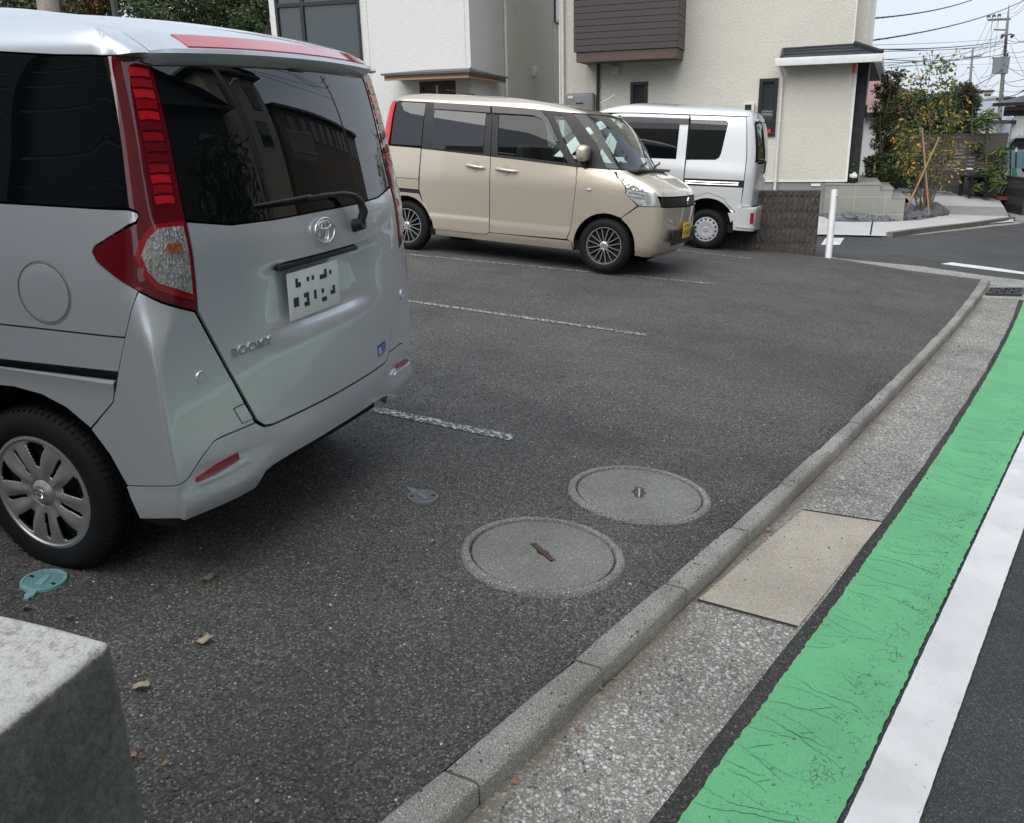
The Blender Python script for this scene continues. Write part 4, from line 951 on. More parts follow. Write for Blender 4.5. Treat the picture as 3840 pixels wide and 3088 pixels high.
        patch(B, m_([(3.018, .3145), (X(2.023, .40), .40), (X(2.038, .55), .55), (X(2.044, .70), .70), (X(2.045, .85), .85), (X(2.043, .95), .95), (3.275, 1.050), (3.64, 1.046), (3.69, 1.030), (3.600, .977), (3.5216, .826), (3.622, .713), (3.49, .582)]+[q for q in fa[::-1] if q[0] < 3.49]+[(3.06, .30)])).build('front_fender', P, C_, 35)
        patch(B, m_([(3.635, .705), (3.497, .580)]+[q for q in fa if q[0] > 3.49]+[(3.72, .21), (B.TC2, .20), (T, .20), (T, .42), (T, .70), (3.89, .71), (3.86, .716)])).build('front_bumper', P, C_, 35)
        lm = patch(B, m_([(3.6055, .9705), (3.7267, .9595), (3.79, .8956), (3.832, .8205), (3.868, .7221), (3.640, .7140), (3.5295, .8203)]), .003, .012).build('headlight', M_('lamp_head'), C_, 35)
        mm = MB()
        for z_ in (.80, .835, .87): 
            patch(B, m_([(3.56, z_), (3.70, z_-.02), (3.70, z_-.014), (3.56, z_+.006)]), .005, 0, mb=mm)
        mm.build('lamp_trim', M_('steel_dark'), lm)
        patch(B, m_([(3.70, .735), (3.85, .735), (3.82, .83), (3.775, .90), (3.72, .90)]), .0052, .003).build('lamp_lens', M_('chrome_soft'), lm, 35)
        patch(B, m_([(3.885, .722), (T, .712), (T, .812), (3.885, .812)]), -.01, .0).build('grille', K, C_, 35)
        # mirror
        bx = Vector(B.P(sg*X(2.12, 1.18), 1.18, .10)); m = MB(); m.rbox(bx, (.13, .19, .165), .05, Matrix.Rotation(.1, 3, 'Z'), n=3); mo = m.build('door_mirror', P, C_, 60)
        m = MB(); m.tube([bx+Vector((.0, 0, -.08)), bx+Vector((0, -sg*.06, -.12)), bx+Vector((0, -sg*.11, -.13))], .03, 8); m.build('mirror_arm', K, mo, 50)
        # handles, marker
        for t0, z0, t1, z1 in ((1.853, .9935, 2.075, .979), (2.217, .9773, 2.466, .965)):
            m = MB(); m.tube([B.P(sg*t0, z0, .012), B.P(sg*(t0+.02), z0, .026), B.P(sg*(t1-.02), z1, .026), B.P(sg*t1, z1, .012)], [.013, .016, .016, .013], 8); h = m.build('door_handle', P, C_, 50)
            tm, zm = (t0+t1)/2, (z0+z1)/2
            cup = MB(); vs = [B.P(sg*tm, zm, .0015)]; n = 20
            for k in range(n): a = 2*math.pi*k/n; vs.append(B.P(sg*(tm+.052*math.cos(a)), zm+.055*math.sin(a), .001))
            cup.add(vs, [(0, 1+k, 1+(k+1) % n) for k in range(n)]); cup.build('handle_recess_shade', M_('beige_shade'), h, 60)  # flat disc; the shade of the hand cup is put in as darker beige
        m = MB(); m.rbox(B.P(sg*3.19, .836, .004), (.055, .02, .028), .009, n=2); m.build('side_marker', M_('hub_silver'), C_, 50)
    fr = [(3.66, 1.046), (3.72, 1.028), (3.612, .977), (3.735, .9655), (3.797, .8990), (3.84, .822), (3.89, .818), (T, .818), (T, 1.045)]
    mb = MB(); 
    for sg in (1, -1): patch(B, fr if sg > 0 else mirp(fr), .003, mb=mb)
    hd = mb.build('bonnet', P, C_, 35)
    ws = [(3.64, 1.062), (3.66, 1.30), (3.53, 1.575), (3.85, 1.578), (T, 1.585), (T, 1.055)]
    mb = MB()
    for sg in (1, -1): patch(B, ws if sg > 0 else mirp(ws), -.006, 0, mb=mb)
    mb.build('windscreen', CG, C_, 40)
    mb = MB()
    for sg in (1, -1): 
        q = [(0, .30), (.45, .30), (.84, .34), (.59, .40), (.59, .80), (0, .80)]; q2 = [(0, 1.12), (.56, 1.12), (.56, .80), (0, .80)]
        patch(B, [q, q2] if sg > 0 else [mirp(q), mirp(q2)], 0, mb=mb)
    mb.build('tailgate', P, C_, 35)
    mb = MB()
    for sg in (1, -1): patch(B, rectp(0, .54, 1.13, 1.63) if sg > 0 else mirp(rectp(0, .54, 1.13, 1.63)), 0, mb=mb)
    mb.build('rear_window', PG, C_, 40)
    # cowl, wipers, aerial, inside
    m = MB(); m.rbox((2.60, 0, 1.045), (.14, 1.26, .03), .01); m.build('cowl', K, C_, 40)
    for y0, y1 in ((-.52, -.02), (.0, .50)):
        m = MB(); a = Vector((2.66, y0, 1.055)); b = Vector((2.56, y1, 1.125)); m.tube([a, a+Vector((0, 0, .035)), a.lerp(b, .5)+Vector((.03, 0, .03)), b+Vector((.01, 0, .01))], [.016, .013, .010, .007], 6); m.build('wiper', K, C_, 50)
    m = MB(); m.rbox((.42, -.05, 1.755), (.10, .05, .03), .012); m.tube([(.44, -.05, 1.765), (.10, -.05, 1.80)], [.006, .004], 6); m.build('aerial', K, C_, 50)
    m = MB(); m.rbox((2.22, 0, .98), (.62, 1.25, .16), .05, n=3); m.rbox((2.02, .36, 1.0), (.2, .36, .1), .04); m.build('dashboard', M_('dash'), C_, 50)
    m = MB(); Rw = Matrix.Rotation(R_(62), 3, 'Y'); m.tube([Vector((1.86, -.36, 1.02))+Rw @ Vector((.18*math.cos(a*math.pi/12), .18*math.sin(a*math.pi/12), 0)) for a in range(25)], .013, 6); m.tube([(1.86, -.36, 1.02), (2.05, -.36, .98)], .03, 8); m.build('steering_wheel', K, C_, 50)
    m = MB(); m.box((1.2, 0, .25), (2.9, 1.30, .10)); m.build('underfloor', M_('liner'), C_)
    seats(C_, (1.35, .55), .34, 1.16)
    # front badge and yellow plate
    m = MB(); c = Vector(B.P(-4.62, .762, .012)); s = .042
    for zs in (1, -1):
        pts = [(-.75*zs, .05*zs), (.0, .95*zs), (.75*zs, .38*zs), (.28*zs, .05*zs)]
        m.hull([c+Vector((.006, y*s, z*s)) for y, z in pts], [c+Vector((-.01, y*s, z*s)) for y, z in pts])
    m.build('badge', M_('chrome'), hd)
    m = MB(); c = Vector((3.085, 0, .46)); m.rbox(c, (.006, .33, .165), .012); pl = m.build('number_plate', M_('plate_yellow'), C_, 40)
    m = MB()
    for y, z, w_, h_ in ((-.10, .045, .03, .03), (.0, .05, .05, .02), (.07, .045, .02, .03), (-.12, -.02, .02, .05), (-.05, -.02, .03, .03), (.03, -.03, .03, .05), (.10, -.02, .03, .04)): m.box(c+Vector((.0035, y, z)), (.001, w_, h_))
    m.build('plate_marks', M_('frame_black'), pl)
    m = MB(); m.rbox((3.055, 0, .40), (.03, .95, .16), .02); m.build('lower_grille', K, C_, 40)
    for x in (0, 2.4):
        for sg in (1, -1): wheel_parts(C_, (x, sg*.640, .280), .281, .190, .155, 'alloy', sg)
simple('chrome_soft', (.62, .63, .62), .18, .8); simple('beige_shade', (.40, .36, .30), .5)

def white_van():
    B = VANB; g = (12.358, 2.294)
    C_ = thing('parked_van', 'silver-white kei van parked against the house, its tail towards the block wall', 'van', car_matrix((13.066, 2.294, R_(91.5), 0, 0, 0)))
    P = M_('paint_white_silver'); K = M_('black_plastic'); PG = M_('privacy_glass'); T = B.TE; X = lambda x, z: tx(B, x, z)
    ra = [(X(.06+.40*math.cos(R_(a)), .30+.40*math.sin(R_(a))), .30+.40*math.sin(R_(a))) for a in range(180, -1, -12)]
    fa = [(X(2.43+.37*math.cos(R_(a)), .30+.37*math.sin(R_(a))), .30+.37*math.sin(R_(a))) for a in range(180, -1, -12)]
    inner = [(0, 1.84), (0, .34)]+[(X(-.40, .34), .34)]+ra+[(X(.5, .24), .24), (X(2.0, .24), .24)]+fa+[(B.TC2+.1, .30), (T, .30), (T, 1.75), (B.TC2, 1.75), (2.9, 1.80)]
    mb = MB()
    for sg in (1, -1): patch(B, inner if sg > 0 else mirp(inner), -.025, 0, mb=mb)
    mb.build('inner_shell', M_('liner'), C_, 40)
    mb = MB()
    rp = [(.84, 1.900), (.84, 1.784), (.925, 1.782), (1.68, 1.769), (3.0, 1.745), (B.TC2, 1.73), (T, 1.73), (T, 1.905), (0, 1.905), (0, 1.875), (.5, 1.875)]
    for sg in (1, -1): patch(B, rp if sg > 0 else mirp(rp), .004, mb=mb)
    mb.build('roof', P, C_, 35)
    for sg in (1, -1):
        m_ = (lambda p: p) if sg > 0 else mirp
        win = [(1.648, 1.695), (1.18, 1.705), (1.152, 1.684), (1.186, 1.30), (1.205, 1.24), (1.246, 1.209), (1.63, 1.184)]
        qa = [(.912, 1.770), (1.668, 1.756), (1.648, 1.70), (1.18, 1.710), (1.145, 1.686), (1.179, 1.30), (1.20, 1.233), (1.245, 1.203), (1.636, 1.178), (1.632, .936), (.884, .964), (.888, 1.1478)]
        patch(B, m_(qa), 0).build('quarter_panel', P, C_, 35)
        patch(B, m_(win), -.003).build('quarter_window', PG, C_, 40)
        patch(B, m_([(1.632, .932), (.886, .960), (.886, .872), (1.629, .844)]), -.014, 0).build('slide_rail', K, C_)
        m = MB()
        for zz, rr_ in ((.918, .012), (.888, .012)): m.tube([B.P(sg*t, z, -.004) for t, z in ((1.62, zz-.015), (1.3, zz-.006), (.93, zz+.012))], rr_*.6, 6)
        m.build('rail_moulding', M_('chrome'), C_, 50)
        patch(B, m_([(.887, .868), (1.627, .840), (1.618, .60), (1.588, .585), (1.48, .6915), (1.286, .7737), (1.06, .71), (.93, .54), (.885, .62)])).build('lower_quarter_panel', P, C_, 35)
        patch(B, m_([(1.585, .578), (1.478, .686), (1.286, .768), (1.063, .705), (.935, .535), (.99, .524), (.96, .40)]+[q for q in ra if q[1] > .40]+[(1.64, .36), (1.64, .585)]), .010, .02).build('arch_flare', P, C_, 35)
        # sliding door and front door
        patch(B, m_([(1.655, .36), (1.6395, .60), (1.648, 1.0263), (1.680, 1.754), (2.86, 1.735), (2.86, .30), (1.67, .30)])).build('sliding_door', P, C_, 35)
        patch(B, m_([(1.792, 1.6335), (2.73, 1.607), (2.70, 1.150), (1.78, 1.178)]), .003).build('door_window', PG, C_, 40)
        patch(B, m_([(1.678, 1.711), (2.84, 1.690), (2.84, 1.612), (1.678, 1.640)]), .022, .02).build('rain_visor', M_('visor'), C_, 35)
        d2 = [(2.868, .30), (2.868, 1.735), (X(1.55, 1.72), 1.72), (X(1.95, 1.50), 1.50), (X(2.35, 1.12), 1.12), (X(2.10, .70), .70), (X(2.05, .30), .30)]
        patch(B, m_(d2)).build('front_door', P, C_, 35)
        patch(B, m_([(2.93, 1.13), (2.93, 1.60), (X(1.55, 1.58), 1.58), (X(1.86, 1.42), 1.42), (X(2.1, 1.13), 1.13)]), .003).build('door_window', PG, C_, 40)
        patch(B, m_([(2.90, 1.705), (X(1.5, 1.69), 1.69), (X(1.5, 1.60), 1.60), (2.90, 1.62)]), .022, .02).build('rain_visor', M_('visor'), C_, 35)
        patch(B, m_([(X(2.055, .30), .30)]+[q for q in fa if q[1] > .3]+[(X(2.80, .30), .30), (B.TC2+.02, .30), (B.TC2+.02, 1.0), (X(2.36, 1.115), 1.115), (X(2.108, .70), .70)])).build('front_fender', P, C_, 35)
        patch(B, m_([(.60, 1.86), (.83, 1.885), (.833, 1.784), (.903, 1.770), (.880, 1.1478), (.876, .86), (.882, .625), (.62, .635)]), .001).build('corner_panel', P, C_, 35)
        # upright tail pillar, bumper corner, small reflector lamp
        bmp = [(.0, .625), (.383, .620), (.888, .612), (.922, .551), (.985, .522), (.945, .42), (.935, .305), (.28, .30), (0, .30)]
        patch(B, m_(bmp), .012, .025).build('bumper', P, C_, 35)
        patch(B, m_([(.805, .548), (.755, .55), (.742, .405), (.80, .403)]), .016, .008).build('tail_lamp', M_('lamp_mid'), C_, 40)
        patch(B, m_([(.92, .345), (.45, .33), (.45, .345), (.92, .36)]), .030, .012).build('bumper_ledge', P, C_, 40)
        patch(B, m_([(.77, .66), (.60, .66), (.60, 1.09), (.74, 1.09)]), .003, .01).build('rear_panel', P, C_, 40)
    mb = MB()
    for sg in (1, -1): 
        q = [(0, .635), (.59, .635), (.59, 1.10), (.59, 1.18), (0, 1.18)]; patch(B, q if sg > 0 else mirp(q), .002, mb=mb); pass
    mb.build('tailgate', P, C_, 35); mb = MB()
    for sg in (1, -1): q = [(0, 1.73), (.59, 1.73), (.6, 1.875), (0, 1.87)]; patch(B, q if sg > 0 else mirp(q), .002, mb=mb)
    mb.build('upper_tailgate', P, C_, 35)
    mb = MB()
    for sg in (1, -1): q = [(0, 1.19), (.77, 1.205), (.765, 1.70), (0, 1.72)]; patch(B, q if sg > 0 else mirp(q), .006, mb=mb)
    mb.build('rear_window', PG, C_, 40)
    m = MB(); e = Vector(B.P(.56, 1.235, .0)); m.tube([e+Vector((.02, .0, .0)), e+Vector((-.075, .0, .005)), e+Vector((-.095, 0, -.02)), e+Vector((-.095, 0, -.15)), e+Vector((-.08, 0, -.17))], .015, 8); m.build('grab_handle', K, C_, 50)
    m = MB(); e = Vector(B.P(.5, 1.71, .0)); m.tube([e, e+Vector((-.045, 0, .015))], .02, 8); m.build('hinge', K, C_, 50)
    mb = MB(); mb2 = MB()
    for sg in (1, -1):
        q = [(B.TC2+.02, .30), (T, .30), (T, 1.06), (B.TC2+.02, 1.04)]; patch(B, q if sg > 0 else mirp(q), 0, mb=mb)
        q = [(B.TC2-.03, 1.10), (T, 1.10), (T, 1.70), (B.TC2-.05, 1.68)]; patch(B, q if sg > 0 else mirp(q), 0, mb=mb2)
    mb.build('front_panel', P, C_, 35); mb2.build('windscreen', PG, C_, 40)
    m = MB(); m.box((1.2, 0, .30), (3.0, 1.25, .10)); m.rbox((-.38, .2, .27), (.35, .5, .12), .03); m.build('underfloor', M_('liner'), C_)
    m = MB(); m.tube([(1.75, .62, 1.86), (1.55, .62, 1.98)], [.006, .004], 6); m.build('aerial', M_('pvc_white'), C_)
    for x in (.06, 2.43):
        for sg in (1, -1): wheel_parts(C_, (x, sg*.640, .272), .273, .168, .145, 'hub', sg)

def teal_car(M, name='distant_car', label='teal boxy car on the street beyond the garden fence', paint='paint_teal', cat='car'):
    B = PALB; C_ = thing(name, label, cat, M); P = M_(paint); K = M_('black_plastic'); PG = M_('privacy_glass'); T = B.TE; X = lambda x, z: tx(B, x, z)
    ra = [(X(.32*math.cos(R_(a)), .28+.32*math.sin(R_(a))), .28+.32*math.sin(R_(a))) for a in range(170, -1, -15)]
    fa = [(X(2.4+.32*math.cos(R_(a)), .28+.32*math.sin(R_(a))), .28+.32*math.sin(R_(a))) for a in range(180, -1, -15)]
    mb = MB(); lo = [(0, 1.12), (0, .24), (X(-.3, .24), .24)]+ra+[(X(2.05, .24), .24)]+fa+[(B.TC2, .24), (T, .24), (T, 1.05), (B.TC2, 1.05), (3.6, 1.06), (2.14, 1.11)]
    for sg in (1, -1): patch(B, lo if sg > 0 else mirp(lo), 0, 0, mb=mb); q = [(0, 1.60), (3.3, 1.60), (3.9, 1.575), (T, 1.58), (T, 1.75), (0, 1.75)]; patch(B, q if sg > 0 else mirp(q), 0, 0, mb=mb)
    mb.build('body', P, C_, 35)
    mb = MB()
    for sg in (1, -1): q = [(0, 1.13), (2.14, 1.12), (3.6, 1.07), (T, 1.06), (T, 1.57), (3.3, 1.59), (0, 1.59)]; patch(B, q if sg > 0 else mirp(q), -.02, 0, mb=mb)
    mb.build('windows', PG, C_, 35)
    for sg in (1, -1):
        m = MB()
        for t0, t1, t2, t3 in ((1.26, 1.34, 1.26, 1.34), (2.10, 2.20, 2.14, 2.24), (3.45, 3.62, 3.62, 3.72)):
            patch(B, [(t2, 1.10), (t3, 1.08), (t1, 1.60), (t0, 1.60)] if sg > 0 else mirp([(t2, 1.10), (t3, 1.08), (t1, 1.60), (t0, 1.60)]), 0, 0, mb=m)
        m.build('pillars', P, C_, 35)
        m = MB()
        for t_ in (1.275, 2.15, 3.05): m.tube([B.P(sg*t_, 1.08, .001), B.P(sg*t_, .75, .001), B.P(sg*t_, .32, .001)], .004, 4)
        m.build('door_gap', M_('liner'), C_)
        patch(B, [(3.66, .76), (3.9, .76), (3.86, .92), (3.70, .94)] if sg > 0 else mirp([(3.66, .76), (3.9, .76), (3.86, .92), (3.70, .94)]), .005).build('headlight', M_('lamp_head'), C_, 35)
        m = MB(); m.rbox(Vector(B.P(sg*X(2.12, 1.18), 1.18, .10)), (.13, .19, .165), .05, n=2); m.build('door_mirror', P, C_, 50)
        for t0 in (1.95, 2.3): m = MB(); m.rbox(B.P(sg*t0, .97, .012), (.2, .03, .03), .01); m.build('door_handle', P, C_, 50)
    for x in (0, 2.4):
        for sg in (1, -1): wheel_parts(C_, (x, sg*.640, .280), .281, .19, .155, 'hub', sg)
    return C_
# ------------------------------------------------------------------ ground, road, kerb, markings
def lotc(px, py, off=0.):
    p = LOTM.inverted() @ lot(px, py, off); return Vector((p.x, p.y))
def resample(pts, step):
    o = [Vector(pts[0])]; 
    for a, b in zip(pts, pts[1:]):
        a, b = Vector(a), Vector(b); n = max(1, int((b-a).length/step))
        for k in range(1, n+1): o.append(a.lerp(b, k/n))
    return o
def at_s(pts, s):
    """point of a polyline nearest in s, where s is the lot-frame x coordinate"""
    if s <= pts[0].x: a, b = pts[0], pts[1]
    elif s >= pts[-1].x: a, b = pts[-2], pts[-1]
    else:
        for a, b in zip(pts, pts[1:]):
            if s <= b.x: break
    f = (s-a.x)/(b.x-a.x); return a+(b-a)*f
def smoothline(pts, off):
    p = sorted([lotc(*q, off) for q in pts], key=lambda v: v.x); return p
def fitline(pts, off, deg=2):
    """least squares curve y(x) through surveyed points, so the edges run smooth"""
    P = [lotc(*q, off) for q in pts]; n = deg+1
    A = [[sum(p.x**(i+j) for p in P) for j in range(n)] for i in range(n)]; b = [sum(p.y*p.x**i for p in P) for i in range(n)]
    for i in range(n):
        k = max(range(i, n), key=lambda r: abs(A[r][i])); A[i], A[k] = A[k], A[i]; b[i], b[k] = b[k], b[i]
        for r in range(i+1, n):
            f = A[r][i]/A[i][i]; b[r] -= f*b[i]
            for c in range(i, n): A[r][c] -= f*A[i][c]
    c = [0]*n
    for i in range(n-1, -1, -1): c[i] = (b[i]-sum(A[i][j]*c[j] for j in range(i+1, n)))/A[i][i]
    return lambda x: sum(c[i]*x**i for i in range(n))
KT, GZ = .011, -.052        # kerb top and gutter heights over the lot plane
k_in = fitline([(1400, 3088), (1520, 2985), (1879, 2690), (2090, 2503), (2307, 2353), (2495, 2193), (2622, 2069), (2861, 1870), (3057, 1700), (3248, 1507), (3398, 1372), (3576, 1173), (3680, 1052)], KT)
k_bot = fitline([(1734, 3088), (2012, 2815), (2257, 2584), (2400, 2444), (2602, 2254), (2740, 2104), (2962, 1908), (3167, 1700), (3369, 1472), (3519, 1305), (3723, 1060)], GZ)
g_out = fitline([(2452, 3088), (2600, 2847), (2807, 2602), (3002, 2358), (3311, 1960), (3502, 1700), (3669, 1421), (3824, 1121)], GZ)
gr_l = fitline([(2535, 3088), (2600, 2985), (3064, 2370), (3328, 2000), (3522, 1700), (3680, 1444), (3840, 1127)], GZ)
gr_r = fitline([(3133, 3088), (3378, 2602), (3541, 2251), (3660, 2000), (3795, 1700), (3840, 1617)], GZ, 1)
wh_r = fitline([(3447, 3088), (3629, 2565), (3833, 2000)], GZ, 1)
XE = lotc(3700, 1052, 0).x   # end of the kerb at the corner
def strip(name, f0, f1, x0, x1, z, mat, step=.25, kind='structure', wob=0., uvw=True, seed=1, n=1):
    rnd = random.Random(seed); N = int((x1-x0)/step); mb = MB(); uv = []
    rows = []
    for i in range(N+1):
        x = x0+(x1-x0)*i/N; a, b = f0(x), f1(x); a += rnd.uniform(-wob, wob); b += rnd.uniform(-wob, wob)
        for k in range(n+1): rows.append(L2W((x, a+(b-a)*k/n, z))); uv.append((k/n, x*.5))
    mb.add(rows, [(i*(n+1)+k, i*(n+1)+k+1, (i+1)*(n+1)+k+1, (i+1)*(n+1)+k) for i in range(N) for k in range(n)])
    o = mb.build(name, mat, kind=kind, recalc=False)
    me = o.data; ul = me.uv_layers.new(name='UVMap')
    for lp in me.loops: ul.data[lp.index].uv = uv[lp.vertex_index]
    if me.polygons[0].normal.z < 0: me.flip_normals()
    return o
def ground():
    # lot surface: one sheet whose edges follow the kerb and the cross street
    E = [lotc(3680, 1050), lotc(3403, 1014), lotc(3144, 972), lotc(3060, 962), lotc(2880, 938), lotc(2745, 921)]
    outl = []
    x = -6.
    while x < XE-.05: outl.append(Vector((x, k_in(x)))); x += .2
    outl.append(Vector((XE, k_in(XE))))
    outl += E[1:]+[Vector((14.6, E[-1].y+.15)), Vector((15.4, 24)), Vector((-6, 24))]
    mb = MB(); mb.add([L2W((p.x, p.y, 0)) for p in outl], [tuple(range(len(outl)))])
    mb.add([L2W((p.x, p.y, 0)) for p in E[1:]]+[L2W((p.x, p.y, -.16)) for p in E[1:]], [(i, i+1, i+6, i+5) for i in range(4)])
    o = mb.build('lot_asphalt', M_('asphalt'), kind='structure', recalc=False)
    for p in o.data.polygons:
        pass
    bm = bmesh.new(); bm.from_mesh(o.data); bmesh.ops.triangulate(bm, faces=bm.faces[:]); 
    for f in bm.faces:
        if f.normal.z < 0: f.normal_flip()
    bm.to_mesh(o.data); bm.free()
    # wide ground beneath everything, a step lower, reaching the horizon
    mb = MB(); R0 = 900.; xs = [-R0, -60, -20, 0, 10, 14, 18, 22, 30, 45, 70, 120, R0]; ys = [R0, 60, 25, 10, 4, 0, -5, -10, -15, -20, -30, -45, -70, -R0]
    def gz(x, y): return max(-4.5, min(3.2, farz(x, y)))-.20
    vs = [(x, y, gz(x, y)) for x in xs for y in ys]; n = len(ys)
    mb.add(vs, [(i*n+j, i*n+j+1, (i+1)*n+j+1, (i+1)*n+j) for i in range(len(xs)-1) for j in range(n-1)]); mb.build('ground', M_('road_asphalt'), kind='structure', smooth=60)
    # gutter apron, thin dark strip, road, paint
    strip('gutter', k_bot, g_out, -4, lotc(3771, 1103, GZ).x, GZ, M_('gutter_aggregate'), kind='structure', wob=.006)
    strip('road', lambda x: g_out(x)+.03, lambda x: gr_r(x)-14, -6, XE+.9, GZ-.006, M_('strip_asphalt') if False else M_('road_asphalt'), 1.)
    strip('asphalt_strip', lambda x: g_out(x)+.02, lambda x: gr_l(x)-.02, -6, XE-.3, GZ-.002, M_('strip_asphalt'), .2, wob=.01)
    strip('green_marking', gr_l, gr_r, -6, XE+.4, GZ+.003, M_('green_paint'), .02, wob=.0035, n=1)
    strip('white_marking', lambda x: gr_r(x)-.012, wh_r, -6, XE+.4, GZ+.004, M_('white_paint'), .02, wob=.0009, n=1, seed=4)
    cracks()
    # pale smooth slab let into the gutter
    a, b, c, d = lotc(3011, 1915, GZ), lotc(3308, 1961, GZ), lotc(2990, 2356, GZ), lotc(2615, 2254, GZ)
    mb = MB(); z1 = GZ+.004; mb.hull([L2W((p.x, p.y, z1)) for p in (d, c, b, a)], [L2W((p.x, p.y, GZ-.05)) for p in (d, c, b, a)]); mb.build('gutter_slab', M_('slab_concrete'), kind='structure')
    mb = MB()
    for p, q in ((a, b), (d, c)):
        t = (q-p).normalized(); nn = Vector((-t.y, t.x))*.006
        e = [p-nn, q-nn, q+nn, p+nn]; mb.add([L2W((v.x, v.y, z1+.0015)) for v in e], [(0, 1, 2, 3)])
    mb.build('slab_joint', M_('liner'), kind='structure')
    # kerb: row of cast blocks with a rounded arris and fine joints
    mb = MB(); x = -2.6; rnd = random.Random(3); L = .60
    js = []
    while x < XE-.02:
        x1 = min(x+L-.011, XE); dz = rnd.uniform(-.003, .003); dy = rnd.uniform(-.003, .003); N = 4
        secs = []
        for i in range(N+1):
            xx = x+(x1-x)*i/N; yi, yb = k_in(xx)+dy, k_bot(xx)+dy
            w = yi-yb; ed = .0
            if i in (0, N): ed = .004
            secs.append([(xx, yi-ed, -.10), (xx, yi-ed, KT+dz-.010), (xx, yi-.010, KT+dz-ed), (xx, yi-(w-.028), KT+dz-ed), (xx, yi-(w-.015), KT+dz-.005-ed), (xx, yi-(w-.007)+ed, KT+dz-.016), (xx, yb+ed, GZ-.03)])
        vs = [L2W(p) for s_ in secs for p in s_]; n = 7
        fs = [(a_*n+b_, a_*n+b_+1, (a_+1)*n+b_+1, (a_+1)*n+b_) for a_ in range(N) for b_ in range(n-1)]+[tuple(range(n)), tuple(N*n+b_ for b_ in range(n))[::-1]]
        mb.add(vs, fs); x += L
    mb.build('kerb', M_('kerb_concrete'), kind='structure', smooth=38)
    mb = MB(); mb.add([L2W((x_, y_, GZ-.001 if k else -.012)) for k, (x_, y_) in enumerate(())], [])
    mb = MB(); N = 60; vs = []
    for i in range(N+1):
        xx = -2.6+(XE+2.6-.02)*i/N; vs += [L2W((xx, k_in(xx)-.012, -.002)), L2W((xx, k_bot(xx)+.022, -.012)), L2W((xx, k_bot(xx)+.012, GZ))]
    mb.add(vs, [(i*3+k, i*3+k+1, (i+1)*3+k+1, (i+1)*3+k) for i in range(N) for k in range(2)]); mb.build('kerb_joint_mortar', M_('liner'), kind='structure')
    # worn bay lines
    for k, (a, b, c, d) in enumerate((((1372, 1524), (1384, 1540), (1928, 1652), (1916, 1638)), ((1560, 1131), (1560, 1138), (2427, 1262), (2423, 1254)), ((1510, 950), (1510, 957), (2681, 1069), (2677, 1063)), ((2600, 943), (2600, 949), (2826, 974), (2822, 969)))):
        A, D_ = lotc((a[0]+b[0])/2, (a[1]+b[1])/2), lotc((c[0]+d[0])/2, (c[1]+d[1])/2)
        t = (A-D_).normalized(); A = D_+t*(5.2); nn = Vector((-t.y, t.x))*(.043 if k == 0 else .036)
        mb = MB(); N = 60; vs = []; rnd = random.Random(k)
        for i in range(N+1):
            p = D_.lerp(A, i/N); j = rnd.uniform(-.008, .008); vs += [L2W((*(p-nn*(1+j*9)), .004)), L2W((*(p+nn*(1+j*7)), .004))]
        mb.add(vs, [(2*i, 2*i+1, 2*i+3, 2*i+2) for i in range(N)]); mb.build('parking_line', M_('worn_white_paint'), kind='structure')
    # cross street: gutter band, tarmac, painted bars
    def quad(name, pts, f, off, mat, n=None):
        mb = MB(); mb.add([f(*p, off) for p in pts], [tuple(range(len(pts)))]); o = mb.build(name, mat, kind='structure', recalc=False)
        bm = bmesh.new(); bm.from_mesh(o.data); bmesh.ops.triangulate(bm, faces=bm.faces[:])
        for q in bm.faces:
            if q.normal.z < 0: q.normal_flip()
        bm.to_mesh(o.data); bm.free(); return o
    quad('corner_gutter', [(3110, 961), (3144, 970), (3461, 1000), (3692, 1034), (3930, 1062), (4100, 1120), (4080, 1230), (3830, 1125), (3680, 1120), (3700, 1058), (3680, 1049), (3403, 1014), (3144, 974), (3110, 968)], far, -.035, M_('corner_aggregate'))
    quad('cross_street', [(3000, 872), (3063, 884), (3323, 890), (3461, 874), (3634, 854), (3807, 838), (4300, 760), (6500, 1500), (4100, 1120), (3930, 1062), (3692, 1034), (3461, 1000), (3144, 970), (3000, 965)], far, -.050, M_('cross_asphalt'))
    quad('road_bar', [(3527, 990), (3568, 984.5), (3700, 1001), (3900, 1029), (3900, 1037), (3700, 1012)], far, -.045, M_('white_paint'))
    quad('road_bar', [(3096, 893), (3166, 893), (3149, 919), (3078, 919)], far, -.045, M_('white_paint'))
    # white apron in front of the cream house, with the planting bed curve, paving beyond
    quad('apron', [(3000, 800), (3088, 815), (3125, 831), (3200, 833), (3340, 832), (3450, 826), (3510, 815), (3540, 804), (3780, 812), (3800, 820), (3800, 832), (3634, 846), (3461, 866), (3345, 878), (3320, 886), (3180, 882), (3066, 880), (3000, 872)], gar, -.02, M_('apron_concrete'))
    quad('apron_joint', [(3269, 832), (3275, 832), (3267, 881), (3261, 881)], far, -.014, M_('liner'))
    quad('paving', [(3500, 802), (3540, 804), (3784, 812), (3766, 778), (3420, 770)], gar, -.026, M_('aggregate_paving'))
    quad('paving_band', [(3420, 770), (3766, 778), (3745, 748), (3640, 736), (3395, 736)], gar, -.024, M_('apron_concrete'))
    quad('paver_path', [(3300, 736), (3640, 736), (3740, 747), (3740, 716), (3340, 712), (3300, 718)], gar, -.028, M_('pavers'))
    quad('planting_bed', [(3060, 800), (3560, 800), (3545, 816), (3450, 830), (3330, 835), (3200, 836), (3110, 833), (3080, 820)], gar, -.032, M_('bed_soil'))
    mb = MB()
    pts = [far(px, py, -.03) for px, py in ((3335, 887), (3461, 869), (3634, 849), (3795, 826))]
